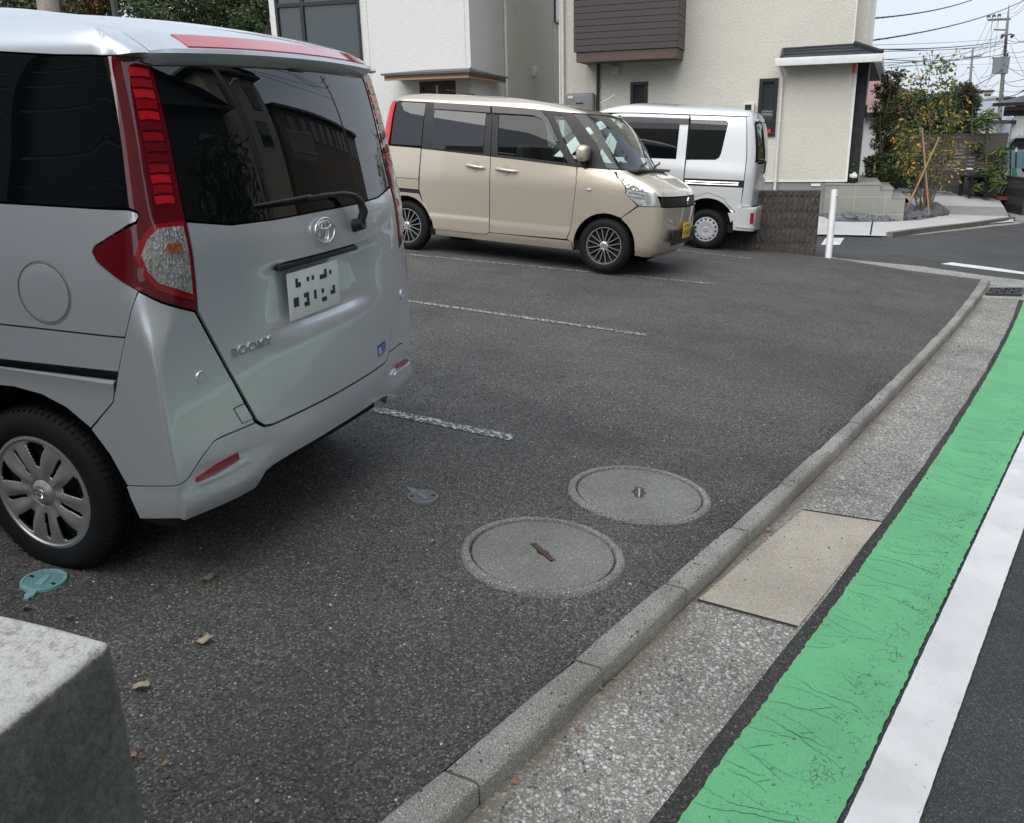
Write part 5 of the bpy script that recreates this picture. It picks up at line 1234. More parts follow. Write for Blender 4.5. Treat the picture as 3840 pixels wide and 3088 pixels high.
    for p, q in zip(pts, pts[1:]):
        d = (q-p); n = Vector((-d.y, d.x, 0)).normalized()*.06; u = Vector((0, 0, .07)); mb.hull([p-n+u, q-n+u, q+n+u, p+n+u], [p-n-u, q-n-u, q+n-u, p+n-u])
    mb.build('apron_kerb', M_('old_kerb'), kind='structure', smooth=60)
    quad('far_gutter', [(3300, 893), (3461, 880), (3634, 860), (3807, 842), (3960, 820), (3960, 806), (3807, 828), (3634, 850), (3461, 870), (3320, 888)], far, -.044, M_('corner_aggregate'))
    quad('far_lane_marking', [(3748, 692), (3840, 712), (4000, 800), (4000, 880), (3820, 762), (3800, 745), (3745, 708)], far, -.03, M_('far_green'))
    quad('far_line_marking', [(3754, 688), (3780, 700), (3900, 760), (3900, 772), (3836, 738), (3748, 697)], far, -.025, M_('white_paint'))
    quad('far_gutter', [(3745, 748), (3800, 745), (3830, 770), (3900, 850), (3800, 824), (3780, 800)], far, -.034, M_('corner_aggregate'))
asphalt('cross_asphalt', (.090, .090, .090), (.115, .115, .115), .998, pebble=200., bstr=.3, big=.05)
conc('corner_aggregate', (.34, .335, .32), .5, 95, .6, .6, .2); conc('bed_soil', (.10, .105, .11), 1., 60, .6, .8, .2); conc('old_kerb', (.17, .16, .14), .6, 90, .5, .8, .3)
simple('far_green', (.15, .50, .25), .7)

def cracks():
    """fine cracks running across the painted lane"""
    rnd = random.Random(77); m = MB(); x = .3
    def line(x0, u0, u1, w, drift):
        n = max(4, int(abs(u1-u0)*36)); pts = []; xx = x0; v = drift
        for i in range(n+1):
            u = u0+(u1-u0)*i/n; v += rnd.gauss(0, .15); v = max(-1.1, min(1.1, v*.93+drift*.07)); xx += v*abs(u1-u0)/n*.28+rnd.gauss(0, .0018)
            a, b = gr_l(xx), gr_r(xx); pts.append((Vector((xx, a+(b-a)*u)), w*(.25+.75*math.sin(math.pi*(i+.3)/(n+.6)))*rnd.uniform(.6, 1.4)))
        vs = []
        for i, (p, ww) in enumerate(pts):
            q = pts[min(i+1, n)][0]-pts[max(i-1, 0)][0]; q = Vector((-q.y, q.x)).normalized()*ww*.5; vs += [L2W((*(p-q), GZ+.0042)), L2W((*(p+q), GZ+.0042))]
        m.add(vs, [(2*i, 2*i+1, 2*i+3, 2*i+2) for i in range(n)])
        return pts
    while x < 13:
        u0 = rnd.choice((0, 0, rnd.uniform(0, .5))); u1 = min(1, u0+rnd.uniform(.25, .9)); P = line(x, u0, u1, rnd.uniform(.0009, .0022), rnd.uniform(-.45, .0))
        if rnd.random() < .14: k = rnd.randint(2, len(P)-2); p = P[k][0]; uu = u0+(u1-u0)*k/(len(P)-1); line(p.x, uu, min(1, uu+rnd.uniform(.05, .2)), .0018, rnd.choice((-2, 1.6)))
        x += rnd.uniform(.02, .085)*(1+x*.06)
    for c, sp, n in ((.72, .06, 300), (.42, .04, 90)):
        xx = .3
        for i in range(n):
            xx = .3+12*rnd.random()**1.3; u = c+.05*math.sin(xx*1.7)+rnd.gauss(0, sp)
            line(xx, u, u+rnd.uniform(.015, .05), rnd.uniform(.0012, .0028), rnd.choice((-6, -3, 3, 6, 0)))
    m.build('paint_cracks', M_('crack_dark'), kind='structure', recalc=False)
def lids():
    # two round concrete pit lids
    for k, (cx, cy, r, ang, label) in enumerate(((*(1, 1), .32, 0, ''),) * 0):
        pass
    data = [((3.547, .819), .318, 'farther round concrete pit lid with a pale steel grip bar in its keyhole', 14, 'farther', .012),
            ((2.788, .985), .311, 'nearer round concrete pit lid with a rusty grip bar in its slot', 52, 'nearer', .018)]
    for (lx, ly), r, label, ang, w, top in data:
        T = thing('pit_lid', label, 'pit lid', LOTM @ Matrix.Translation((lx, ly, 0)), 'round concrete pit lids')
        Mx = Matrix.Rotation(R_(90), 4, 'X')
        m = MB(); m.lathe([(r-.033, -.03), (r-.033, top-.003), (r-.030, top), (r-.012, top), (r-.003, top-.005), (r+.004, -.005), (r+.006, -.02)], 96, M=Mx)
        # small chips make the outer edge uneven
        rnd = random.Random(len(label)); m.v = [(x*(1+.004*math.sin(31*math.atan2(y, x))+.003*math.sin(77*math.atan2(y, x)+2)), y*(1+.004*math.sin(31*math.atan2(y, x))+.003*math.sin(77*math.atan2(y, x)+2)), z) for x, y, z in m.v]
        m.build('ring', M_('ring_concrete'), T, 50)
        # plate with a keyhole slot cut through it
        a = R_(ang); c, s = math.cos(a), math.sin(a); NR = 96; ro = r-.043
        hole = []
        L, hw, bw = (.060, .019, .036) if top < .015 else (.078, .014, .024)
        for k in range(24):
            q = 2*math.pi*k/24; x, y = L*math.cos(q), hw*math.sin(q)
            x = L*(1 if math.cos(q) > 0 else -1)*min(1, abs(math.cos(q))*1.3); bulge = max(0, 1-abs(x)/.026); y = (hw+(bw-hw)*bulge)*(1 if math.sin(q) >= 0 else -1)*min(1, abs(math.sin(q))*2.2)
            hole.append((x*c-y*s, x*s+y*c))
        outer = [(ro*math.cos(2*math.pi*k/NR), ro*math.sin(2*math.pi*k/NR)) for k in range(NR)]
        rings = []
        for f in (0, .15, .4, .7, .97, 1.):
            rg = []
            for k in range(NR):
                q = 2*math.pi*k/NR+0.0; 
                kk = (k/NR*24-a/(2*math.pi)*24) % 24; i0 = int(kk); fr = kk-i0; h0, h1 = hole[i0 % 24], hole[(i0+1) % 24]
                hx, hy = h0[0]+(h1[0]-h0[0])*fr, h0[1]+(h1[1]-h0[1])*fr
                rg.append((hx+(outer[k][0]-hx)*f, hy+(outer[k][1]-hy)*f, top-.004-(.004 if f == 1. else 0)))
            rings.append(rg)
        dn = [(x, y, -.03) for x, y, z in rings[0]]; od = [(x, y, -.03) for x, y, z in rings[-1]]
        R2 = [dn]+rings+[od]; m = MB(); m.add([p for rg in R2 for p in rg], [(i*NR+k, i*NR+(k+1) % NR, (i+1)*NR+(k+1) % NR, (i+1)*NR+k) for i in range(len(R2)-1) for k in range(NR)])
        pl = m.build('cover_plate', M_('lid_concrete'), T, 40)
        m = MB(); m.lathe([(0, -.03), (r-.04, -.03)], 48, M=Mx); m.build('pit_shadow', M_('liner'), pl)
        m = MB(); m.tube([(-L*.82*c, -L*.82*s, top-.010), (L*.82*c, L*.82*s, top-.010)], .0065, 8); m.build('grip_bar', M_('chrome_soft') if top < .015 else M_('rust'), pl, 50)
    def smalllid(px, py, r, ang, mat, label, nm):
        p = lotc(px, py); T = thing(nm, label, 'valve cover', LOTM @ Matrix.Translation((p.x, p.y, 0)) @ Matrix.Rotation(R_(ang), 4, 'Z'))
        Mx = Matrix.Rotation(R_(90), 4, 'X')
        m = MB(); m.lathe([(r*.84, .006), (r*.86, .010), (r*.98, .010), (r, .006), (r+.002, -.01)], 48, M=Mx)
        m.rbox((r+.014, 0, .004), (.040, .032, .012), .005); m.box((r+.036, 0, .003), (.03, .015, .008)); m.build('frame_ring', mat, T, 40)
        m = MB(); m.lathe([(0, .006), (r*.85, .006)], 48, M=Mx)
        for i in range(-9, 10):
            for s_ in (1, -1):
                o = i*r*.18; h = math.sqrt(max(0, (r*.78)**2-(o*.7)**2))
                if h > .01:
                    d = Vector((math.cos(s_*.95), math.sin(s_*.95), 0)); n = Vector((-d.y, d.x, 0)); 
                    c0 = n*o*.7; m.box((c0.x, c0.y, .0070), (2*h, .0028, .003), Matrix.Rotation(s_*.95, 3, 'Z'))
        m.build('lid_plate', mat, T, 40)
        m = MB(); m.rbox((0, 0, .0095), (r*1.0, r*.34, .003), r*.1); m.build('lid_panel', mat, T, 40)
        for q in (60, 250): m = MB(); m.rbox((r*.70*math.cos(R_(q)), r*.70*math.sin(R_(q)), .0092), (.018, .010, .003), .003, Matrix.Rotation(R_(q), 3, 'Z')); m.build('lid_slot', M_('liner'), T)
    smalllid(1585, 1868, .066, 62, M_('iron_lid'), 'small grey iron valve cover in the asphalt behind the silver minivan', 'valve_cover')
    smalllid(165, 2182, .072, 205, M_('blue_lid'), 'small blue-green valve cover beside the rear tyre of the silver minivan', 'valve_cover')
    # drain grate at the corner
    P = [far(3712, 1084, -.02), far(3838, 1084, -.02), far(3826, 1107, -.02), far(3699, 1104, -.02)]
    T = thing('drain_grate', 'iron drain grate at the end of the kerb by the corner', 'drain grate', P[0]); m = MB()
    def bar(a, b, w): 
        d = (b-a).normalized(); m.box((a+b)/2, ((b-a).length, w, .03), Matrix((d, FN.cross(d), FN)).transposed())
    for i in range(4): bar(P[i], P[(i+1) % 4], .03)
    for i in range(1, 9): bar(P[0].lerp(P[1], i/9), P[3].lerp(P[2], i/9), .010)
    for k in (0, 1): bar(P[0].lerp(P[1], .5*k+.02), P[3].lerp(P[2], .5*k+.48), .022); bar(P[3].lerp(P[2], .5*k+.02), P[0].lerp(P[1], .5*k+.48), .022)
    bar(P[0].lerp(P[3], .5), P[1].lerp(P[2], .5), .02); m.build('grate_bars', M_('grate_iron'), T, space='world')
    m = MB(); m.add([p+Vector((0, 0, .004-.012)) for p in P], [(0, 1, 2, 3)]); m.build('grate_pit_shade', M_('liner'), T, space='world')  # black sheet below the bars stands in for the shade inside the drain
simple('rust', (.10, .05, .035), .7)
def litter():
    # curled dry leaves
    rnd = random.Random(11)
    spots = [(780, 2172, .075, 0, 'curled brown leaf lying between the silver minivan and the nearer pit lid'), (764, 2408, .085, 1, 'torn pale leaf on the asphalt right of the concrete pillar, above the larger fallen leaf'), (528, 2584, .095, 1, 'long pale brown leaf beside the concrete pillar'),
             (497, 2838, .055, 2, 'orange leaf fragment touching the foot of the concrete pillar'), (620, 2874, .035, 2, 'small orange leaf scrap below the pillar leaf'), (97, 2285, .05, 0, 'dark brown leaf near the blue-green valve cover'), (262, 2322, .055, 0, 'thin brown leaf just above the concrete pillar top'),
             (985, 2492, .028, 2, 'tiny orange leaf scrap on the open asphalt'), (726, 2310, .022, 2, 'tiny tan leaf scrap above the torn pale leaf'), (2108, 1411, .05, 2, 'small tan leaf alone in the middle of the empty bay'), (2880, 1993, .045, 2, 'reddish leaf against the kerb by the pale gutter slab'), (3595, 1300, .05, 2, 'orange leaf on the far gutter aggregate'),
             (2176, 2740, .032, 2, 'small yellow-brown leaf on the near gutter aggregate'), (1930, 2938, .04, 2, 'small curled brown leaf in the silt below the kerb'), (1623, 2035, .03, 1, 'pale scrap by the iron valve cover'), (2254, 2588, .03, 1, 'grey-green leaf scrap at the foot of the kerb')]
    for px, py, sz, kind, label in spots:
        off = GZ if px > 1900 and py > 1290 and not (px < 2200 and py < 2500) and px != 2108 else 0
        sz *= .66; p = lot(px, py, off+.004) ; m = MB(); N = 9; a0 = rnd.uniform(0, 6.28); vs = []
        for i in range(N+1):
            u = i/N; w = sz*.32*math.sin(math.pi*min(1, u*1.05+.02))**.8*(1+.35*rnd.uniform(-1, 1)); z = .012*math.sin(u*3+a0)*sz/.07+.006
            for k in (-1, -.5, 0, .5, 1):
                vs.append(((u-.5)*sz, w*k, z+abs(k)*sz*.13*(1+.4*rnd.uniform(-1, 1))))
        vs = [(x, y, max(z, .001)) for x, y, z in vs]
        m.add(vs, [(i*5+k, i*5+k+1, (i+1)*5+k+1, (i+1)*5+k) for i in range(N) for k in range(4)])
        m.tube([(-sz*.5, 0, .008), (-sz*.72, .1*sz, .006)], .0012, 4)
        o = m.build('fallen_leaf', M_(('dry_leaf', 'dry_leaf_pale', 'leaf_scrap')[kind]), tag=(label, 'leaf', 'leaves fallen on the ground'))
        o.matrix_world = Matrix.Translation(p) @ Q.to_4x4() @ Matrix.Rotation(a0, 4, 'Z')
    # loose stones worked out of the asphalt, gathered along the kerb
    m = MB(); tpl = []
    bm = bmesh.new(); bmesh.ops.create_icosphere(bm, subdivisions=1, radius=1); tv = [v.co.copy() for v in bm.verts]; bm.faces.ensure_lookup_table(); tf = [tuple(v.index for v in f.verts) for f in bm.faces]; bm.free()
    def pebble(p, s_, mi):
        sc = Vector((rnd.uniform(.7, 1.3), rnd.uniform(.6, 1.1), rnd.uniform(.4, .7)))*s_; Rr = Matrix.Rotation(rnd.uniform(0, 6.28), 3, 'Z')
        m.add([p+Q @ (Rr @ Vector((v.x*sc.x*rnd.uniform(.8, 1.15), v.y*sc.y, v.z*sc.z+sc.z*.4))) for v in tv], tf, mi)
    for i in range(2600):
        x = rnd.uniform(.9, 6.5)**1.0; y = k_in(x)+abs(rnd.gauss(0, .05))+.004; pebble(L2W((x, y, .001)), rnd.uniform(.002, .0055), rnd.choice((0, 0, 0, 1)))
    for i in range(7500):
        x = .9+4.2*rnd.random()**1.5; y = k_in(x)+.02+2.6*rnd.random(); pebble(L2W((x, y, .001)), rnd.uniform(.0022, .0062), rnd.choice((0, 0, 0, 0, 1, 1, 2 if rnd.random() < .35 else 1)))
    for i in range(260):
        x = rnd.uniform(1.2, 6); y = k_in(x)-rnd.random()**2*.11; pebble(L2W((x, y, KT+.001)), rnd.uniform(.002, .005), 0)
    for i in range(350):
        x = rnd.uniform(1.2, 9); y = k_bot(x)-rnd.random()**2*.5; pebble(L2W((x, y, GZ+.004)), rnd.uniform(.002, .005), rnd.choice((0, 1)))
    m.build('loose_gravel', [M_('stone_a'), M_('stone_b'), M_('stone_c')], kind='stuff', recalc=False)
    COL.objects['loose_gravel']['label'] = 'loose grey stones scattered on the asphalt and along the kerb'; COL.objects['loose_gravel']['category'] = 'gravel'
simple('stone_a', (.075, .075, .076), .8, var=.3); simple('stone_b', (.17, .168, .162), .8, var=.3); simple('stone_c', (.52, .50, .46), .8, var=.2); simple('leaf_scrap', (.36, .20, .12), .8, var=.3)
simple('crack_dark', (.035, .085, .055), .9)
def pillar():
    """old concrete gatepost at the lower left; its top edge is worn round"""
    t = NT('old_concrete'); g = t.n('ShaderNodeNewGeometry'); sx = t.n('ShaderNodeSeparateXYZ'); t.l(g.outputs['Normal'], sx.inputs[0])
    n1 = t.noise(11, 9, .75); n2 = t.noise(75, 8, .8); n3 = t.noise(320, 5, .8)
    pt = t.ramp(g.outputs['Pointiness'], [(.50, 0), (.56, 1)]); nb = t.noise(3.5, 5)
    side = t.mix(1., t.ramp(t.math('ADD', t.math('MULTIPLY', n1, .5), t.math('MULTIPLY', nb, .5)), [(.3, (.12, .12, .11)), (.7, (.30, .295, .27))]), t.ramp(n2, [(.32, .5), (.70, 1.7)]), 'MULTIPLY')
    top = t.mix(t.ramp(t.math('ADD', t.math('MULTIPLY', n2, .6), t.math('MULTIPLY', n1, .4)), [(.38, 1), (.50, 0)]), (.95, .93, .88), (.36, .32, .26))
    edge = t.ramp(t.math('ADD', sx.outputs[2], t.math('MULTIPLY', t.math('SUBTRACT', n2, .5), .9)), [(.25, 0), (.6, 1)])  # upward faces take the paler colour, by normal
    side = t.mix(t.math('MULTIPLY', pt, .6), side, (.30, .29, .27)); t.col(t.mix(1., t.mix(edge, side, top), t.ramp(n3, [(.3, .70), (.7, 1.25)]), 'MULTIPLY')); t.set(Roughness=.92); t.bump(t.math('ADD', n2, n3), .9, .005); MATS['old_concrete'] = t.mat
    h = .93
    A = onpl(424, 2398, (0, 0, h), Vector((0, 0, 1))); Bq = onpl(-10, 2742, (0, 0, h), Vector((0, 0, 1))); Cq = onpl(-10, 2290, (0, 0, h), Vector((0, 0, 1)))
    d1 = (Bq-A); d1.z = 0; d1.normalize(); d2 = Vector((-d1.y, d1.x, 0)); 
    if d2.dot(Cq-A) < 0: d2 = -d2
    e2 = (Cq-A); e2.z = 0; e2.normalize()
    T = thing('concrete_gatepost', 'weathered concrete post with a paler top at the lower left corner', 'post', A-Vector((0, 0, h)))
    L1, L2 = .9, .55; bm = bmesh.new()
    P = [Vector((0, 0, 0)), d1*L1, d1*L1+e2*L2, e2*L2]
    taper = .0
    vb = [bm.verts.new((p.x, p.y, -.3)) for p in P]; vt = [bm.verts.new((p.x, p.y, h)) for p in P]
    bm.faces.new(vb[::-1]); bm.faces.new(vt)
    for i in range(4): bm.faces.new((vb[i], vb[(i+1) % 4], vt[(i+1) % 4], vt[i]))
    bmesh.ops.bevel(bm, geom=[e for e in bm.edges], offset=.016, segments=4, affect='EDGES', profile=.6)
    for k in range(4): bmesh.ops.subdivide_edges(bm, edges=[e for e in bm.edges if e.calc_length() > .05], cuts=1, use_grid_fill=True)
    from mathutils import noise as mn
    for v in bm.verts:
        v.co += Vector((mn.noise(v.co*7), mn.noise(v.co*7+Vector((9, 0, 0))), mn.noise(v.co*7+Vector((0, 9, 0)))))*.004
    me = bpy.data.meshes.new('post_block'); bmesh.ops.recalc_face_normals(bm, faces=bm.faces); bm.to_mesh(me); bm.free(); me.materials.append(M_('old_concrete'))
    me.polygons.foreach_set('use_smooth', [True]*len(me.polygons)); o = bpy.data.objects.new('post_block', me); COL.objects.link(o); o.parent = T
# ------------------------------------------------------------------ houses
class Frame:
    """facade frame: u to the right along the wall, v away from the camera, z up"""
    def __init__(s, A, yaw):
        s.A = Vector((A[0], A[1], 0)); s.d = Vector((math.cos(yaw), math.sin(yaw), 0)); s.n = Vector((-s.d.y, s.d.x, 0))
        if s.n.x < 0: s.n = -s.n
        s.M = Matrix.Translation(s.A) @ Matrix((s.d, s.n, Vector((0, 0, 1)))).transposed().to_4x4()
    def uv(s, px, py, v=0.):
        p = onpl(px, py, s.A+s.n*v, s.n)-s.A; return p.dot(s.d), p.z
    def side(s, px, py, u=0.):
        p = onpl(px, py, s.A+s.d*u, s.d)-s.A; return p.dot(s.n), p.z
def fbox(m, u0, u1, v0, v1, z0, z1, mi=0): m.box(((u0+u1)/2, (v0+v1)/2, (z0+z1)/2), (abs(u1-u0), abs(v1-v0), abs(z1-z0)), m=mi); return m
def window(F, T, u0, u1, z0, z1, v=0., fw=.05, sash=.035, dep=.06, mull=(), glass='house_glass', name='window', split_z=None):
    w = MB(); 
    fbox(w, u0, u1, v-.035, v+dep, z1-fw, z1); fbox(w, u0, u1, v-.045, v+dep, z0, z0+fw); fbox(w, u0, u0+fw, v-.035, v+dep, z0+fw, z1-fw); fbox(w, u1-fw, u1, v-.035, v+dep, z0+fw, z1-fw)
    for mu in mull: fbox(w, mu-.04, mu+.04, v-.025, v+dep, z0+fw, z1-fw)
    if split_z: fbox(w, u0+fw, u1-fw, v-.028, v+dep, split_z-.045, split_z+.045)
    o = w.build(name, M_('frame_black'), T, bevel=.006)
    g = MB(); fbox(g, u0+fw, u1-fw, v+.02, v+.03, z0+fw, z1-fw); g.build('pane', M_(glass), o); return o
def wallbox(m, u0, u1, v0, v1, z0, z1, holes=(), mi=0):
    """wall slab in the u direction with rectangular openings (u0,u1,z0,z1)"""
    us = sorted(set([u0, u1]+[h[i] for h in holes for i in (0, 1)])); zs = sorted(set([z0, z1]+[h[i] for h in holes for i in (2, 3)]))
    us = [u for u in us if u0 <= u <= u1]; zs = [z for z in zs if z0 <= z <= z1]
    for a, b in zip(us, us[1:]):
        run = None
        for c, d in zip(zs, zs[1:]):
            inside = any(h[0] <= (a+b)/2 <= h[1] and h[2] <= (c+d)/2 <= h[3] for h in holes)
            if not inside: run = (run[0], d) if run else (c, d)
            if inside or d == zs[-1]:
                if run: fbox(m, a, b, v0, v1, run[0], run[1], mi)
                run = None
def downpipe(T, u, v, z0, z1, mat, r=.032, name='downpipe', brackets=True):
    m = MB(); m.tube([(u, v, z0), (u, v, z1)], r, 12)
    if brackets:
        z = z0+.9
        while z < z1: m.tube([(u, v, z-.02), (u, v, z+.02)], r+.006, 12); m.box((u, v+.03, z), (.05, .06, .02)); z += 1.35
    return m.build(name, mat, T, 40)
def cream_house():
    F = Frame(U(3091, 750, 18.6), R_(-109.69)); T = thing('cream_house', 'cream stucco house with a dark slatted balcony behind the white van', 'house', F.M)
    uL = F.uv(2098, 300)[0]; uR, zs = F.uv(3171, 684); uE, _ = F.uv(3203, 100); zg = -1.1
    zs = F.uv(2960, 683)[1]
    hi = 7.2
    # openings
    wa = [*F.uv(2849, 296), *F.uv(2906, 512)]; wA = (wa[0], wa[2], wa[3], wa[1])
    wb = [*F.uv(2365, 309), *F.uv(2428, 400)]; wB = (wb[0], wb[2], wb[1]-1.25, wb[1])
    m = MB(); wallbox(m, uL, uE, 0, .18, zs+.03, hi, (wA, wB)); 
    # lower porch wall keeps the same plane; narrow trims at the upper right corner
    m.build('wall', M_('cream_stucco'), T, recalc=True)
    m = MB(); fbox(m, uL, uR, -.012, .18, zs, zs+.03); m.build('wall_sill', M_('white_trim'), T)
    m = MB(); fbox(m, uL, uR-.03, .02, .2, zg, zs); m.build('foundation', M_('footing_concrete'), T)
    zl = F.uv(2960, 340)[1]
    m = MB(); fbox(m, uE, uR, 0, .18, zs+.03, F.uv(3190, 235)[1]); 
    fbox(m, uR-.18, uR, .181, .9, zs+.03, F.uv(3190, 235)[1]); m.build('porch_wall', M_('cream_stucco'), T)
    m = MB(); fbox(m, uR-.012, uR+.028, -.014, .22, zs, F.uv(3190, 240)[1]); m.build('corner_trim', M_('white_trim'), T)
    # upper storey return: stepped corners
    zr = F.uv(3210, 195)[1]; u2 = F.uv(3222, 100, .5)[0]; u3 = F.uv(3257, 100, .9)[0]; u4 = F.uv(3277, 100, .9)[0]
    m = MB(); fbox(m, uE, uE+.025, -.004, .5, zr-.6, hi); m.build('corner_trim', M_('white_trim'), T)
    m = MB(); fbox(m, uE-.6, u3, .5, .9, zr-.8, hi); fbox(m, uE-3, u4, .9, 9, zg, hi); m.build('return_wall', M_('cream_stucco'), T)
    m = MB(); fbox(m, u3, u4+.01, .885, .915, zr-.8, hi); m.build('corner_trim', M_('white_trim'), T)
    m = MB(); fbox(m, uL, uL+.18, .18, 9, zg, hi); fbox(m, uL, u4, 8.8, 9, zg, hi); m.build('back_wall', M_('cream_stucco'), T)
    m = MB(); fbox(m, uL-.4, u4+.4, -.4, 9.4, hi, hi+.2); m.build('upper_roof', M_('roof_slate'), T)
    window(F, T, *wA, fw=.075); o = window(F, T, *wB, fw=.075)
    # small notice inside the tall window
    a = F.uv(2877, 485, .012); m = MB(); fbox(m, a[0], a[0]+.075, .008, .016, a[1]-.085, a[1]); m.build('window_sticker', M_('sticker_red'), T)
    m = MB(); fbox(m, a[0], a[0]+.075, .008, .016, a[1]-.12, a[1]-.087); m.build('window_sticker', M_('sticker_white'), T)
    # balcony of wide dark boards
    v = -.95; b0 = F.uv(2151, 194, v); b1 = F.uv(2541, 180, v); u0, u1 = b0[0], b1[0]; zb = (b0[1]+b1[1])/2
    pitch = F.uv(2151, 170, v)[1]-F.uv(2151, 194, v)[1]
    bal = MB(); sb = MB(); sl2 = MB(); k = 0; zz = zb
    while zz < hi-.6:
        fbox(bal, u0, u1, v, v+.025, zz, zz+pitch*.91); fbox(sb, u1-.025, u1, v+.026, -.004, zz, zz+pitch*.955); fbox(sl2, u0, u0+.025, v+.026, -.004, zz, zz+pitch*.955); zz += pitch
    top = zz
    Bo = bal.build('balcony', M_('dark_slat'), T); sb.build('balcony_side', M_('dark_slat'), Bo); sl2.build('balcony_side', M_('dark_slat'), Bo)
    m = MB()
    for q in (.13, .33, .63, .73, .985, .02): fbox(m, u0+(u1-u0)*q, u0+(u1-u0)*q+.04, v+.026, v+.07, zb, top)
    m.build('balcony_post', M_('dark_pipe'), Bo)
    m = MB(); fbox(m, u0+.08, u1-.06, v+.08, 0, zb-.19, zb-.14); m.build('balcony_soffit', M_('wood_soffit'), Bo)
    m = MB(); fbox(m, u0+.05, u1-.03, v+.03, v+.07, zb-.20, zb-.015); fbox(m, u1-.07, u1-.03, v+.071, -.004, zb-.20, zb-.015); fbox(m, u0+.05, u0+.09, v+.071, -.004, zb-.20, zb-.015); m.build('balcony_beam', M_('balcony_brown'), Bo)
    m = MB(); fbox(m, u0+.42, u1-.8, v+.30, v+.31, zb+.2, top); m.build('balcony_inner_screen', M_('white_trim'), Bo)
    # pipes, vent hood, meter, power box
    up, zp = F.uv(2243, 235, -.05); ua = F.uv(2213, 222, -.05)[0]; zc = F.uv(2243, 228, -.05)[1]
    m = MB(); m.tube([(ua, -.10, zc+.12), (ua, -.09, zc+.03), (ua+.06, -.07, zc), (up-.05, -.06, zc-.02), (up, -.05, zc-.08), (up, -.05, -.9)], .034, 12); m.build('drain_pipe', M_('dark_pipe'), T, 50)
    downpipe(T, F.uv(2110, 100, -.08)[0], -.08, -.9, hi, M_('pvc_white'), .034)
    e = F.uv(2929, 245, -.10); e2 = F.uv(2934, 290, -.07)
    m = MB(); m.tube([(e[0], -.40, e[1]+.04), (e[0], -.34, e[1]-.04), (e2[0], -.09, e2[1]+.06), (e2[0], -.055, e2[1]-.06), (e2[0], -.055, -.75)], .028, 12)
    z = -.1
    for z in (.35, 1.55, e2[1]-.25): m.tube([(e2[0], -.055, z-.02), (e2[0], -.055, z+.02)], .034, 12)
    m.build('downpipe', M_('pvc_white'), T, 45)
    c = F.uv(2310, 264); m = MB(); m.rbox((c[0], -.045, c[1]), (.185, .10, .20), .04, n=3); m.rbox((c[0], -.005, c[1]), (.22, .02, .235), .01); m.build('vent_hood', M_('cream_plastic'), T, 50)
    p0 = F.uv(2121, 352, -.2); p1 = F.uv(2226, 352, -.2); p2 = F.uv(2160, 386, -.2)
    m = MB(); m.rbox(((p0[0]+p1[0])/2, -.11, p0[1]-.42), (p1[0]-p0[0], .2, .84), .05, n=3); pb = m.build('power_box', M_('grey_box_paint'), T, 50)
    m = MB(); fbox(m, p0[0]+.05, p0[0]+.17, -.216, -.209, p0[1]-.10, p0[1]-.055); m.build('box_label', M_('white_trim'), pb)
    m = MB(); fbox(m, p2[0], p2[0]+.17, -.217, -.209, p2[1]-.03, p2[1]); m.build('box_slot', M_('frame_black'), pb)
    a = F.uv(2788, 388, -.08); b = F.uv(2828, 430, -.08); m = MB(); m.rbox(((a[0]+b[0])/2, -.05, a[1]-.20), (b[0]-a[0], .10, .40), .012); mt = m.build('electric_meter', M_('cream_plastic'), T, 45)
    m = MB(); fbox(m, a[0]+.035, b[0]-.065, -.108, -.099, a[1]-.14, a[1]-.03); m.build('meter_window', M_('house_glass'), mt)
    # porch roof: slate slab, white gutter, brown soffit
    vo = -.50; g0 = F.uv(2906, 245, vo); g1 = F.uv(3308, 222, vo); zg0 = (g0[1]+g1[1])/2-.03; uo0, uo1 = g0[0], g1[0]
    m = MB(); gp = [(vo, zg0), (vo-.012, zg0+.09), (vo-.004, zg0+.145), (vo+.02, zg0+.15), (vo+.02, zg0+.02), (vo+.14, zg0)]
    m.add([(u, y, z) for u in (uo0, uo1) for y, z in gp], [(i, (i+1) % 6, 6+(i+1) % 6, 6+i) for i in range(6)]+[tuple(range(6)), tuple(range(6, 12))])
    ve = 2.3; eq = F.M.inverted() @ U(3322, 290, 26.5); eu, ev = eq.x, eq.y
    gs = [(uo1, zg0), (uo1+.012, zg0+.09), (uo1+.004, zg0+.145), (uo1-.02, zg0+.15), (uo1-.02, zg0+.02), (uo1-.14, zg0)]
    m.add([(u+dx, y, z) for dx, y in ((0, vo), (eu-uo1, ev)) for u, z in gs], [(i, (i+1) % 6, 6+(i+1) % 6, 6+i) for i in range(6)]+[tuple(range(6)), tuple(range(6, 12))]); 
    pr = m.build('porch_roof_gutter', M_('white_trim'), T, 30)
    m = MB(); m.hull([(uo0+.1, vo+.021, zg0+.08), (uo1-.03, vo+.021, zg0+.08), (eu-.03, ev, zg0+.08), (uo0+.1, ev, zg0+.08)], [(uo0+.1, vo+.021, zg0+.03), (uo1-.03, vo+.021, zg0+.03), (eu-.03, ev, zg0+.03), (uo0+.1, ev, zg0+.03)]); m.build('porch_soffit', M_('brown_soffit'), pr)
    zt = F.uv(2930, 190, 0)[1]; uh = F.uv(3205, 170, -.0)[0]
    a = [(uo0+.12, vo+.01, zg0+.15), (uo1-.01, vo+.01, zg0+.15), (eu-.01, ev, zg0+.15), (eu-.9, ev, zt+.04), (uh, -.0, zt+.04), (uo0+.12, -.0, zt+.02)]
    m = MB(); m.add(a+[(x, y, z-.05) for x, y, z in a], [(0, 1, 4, 5), (1, 2, 3, 4), (6, 7, 1, 0), (7, 8, 2, 1), (6, 0, 5, 11)])
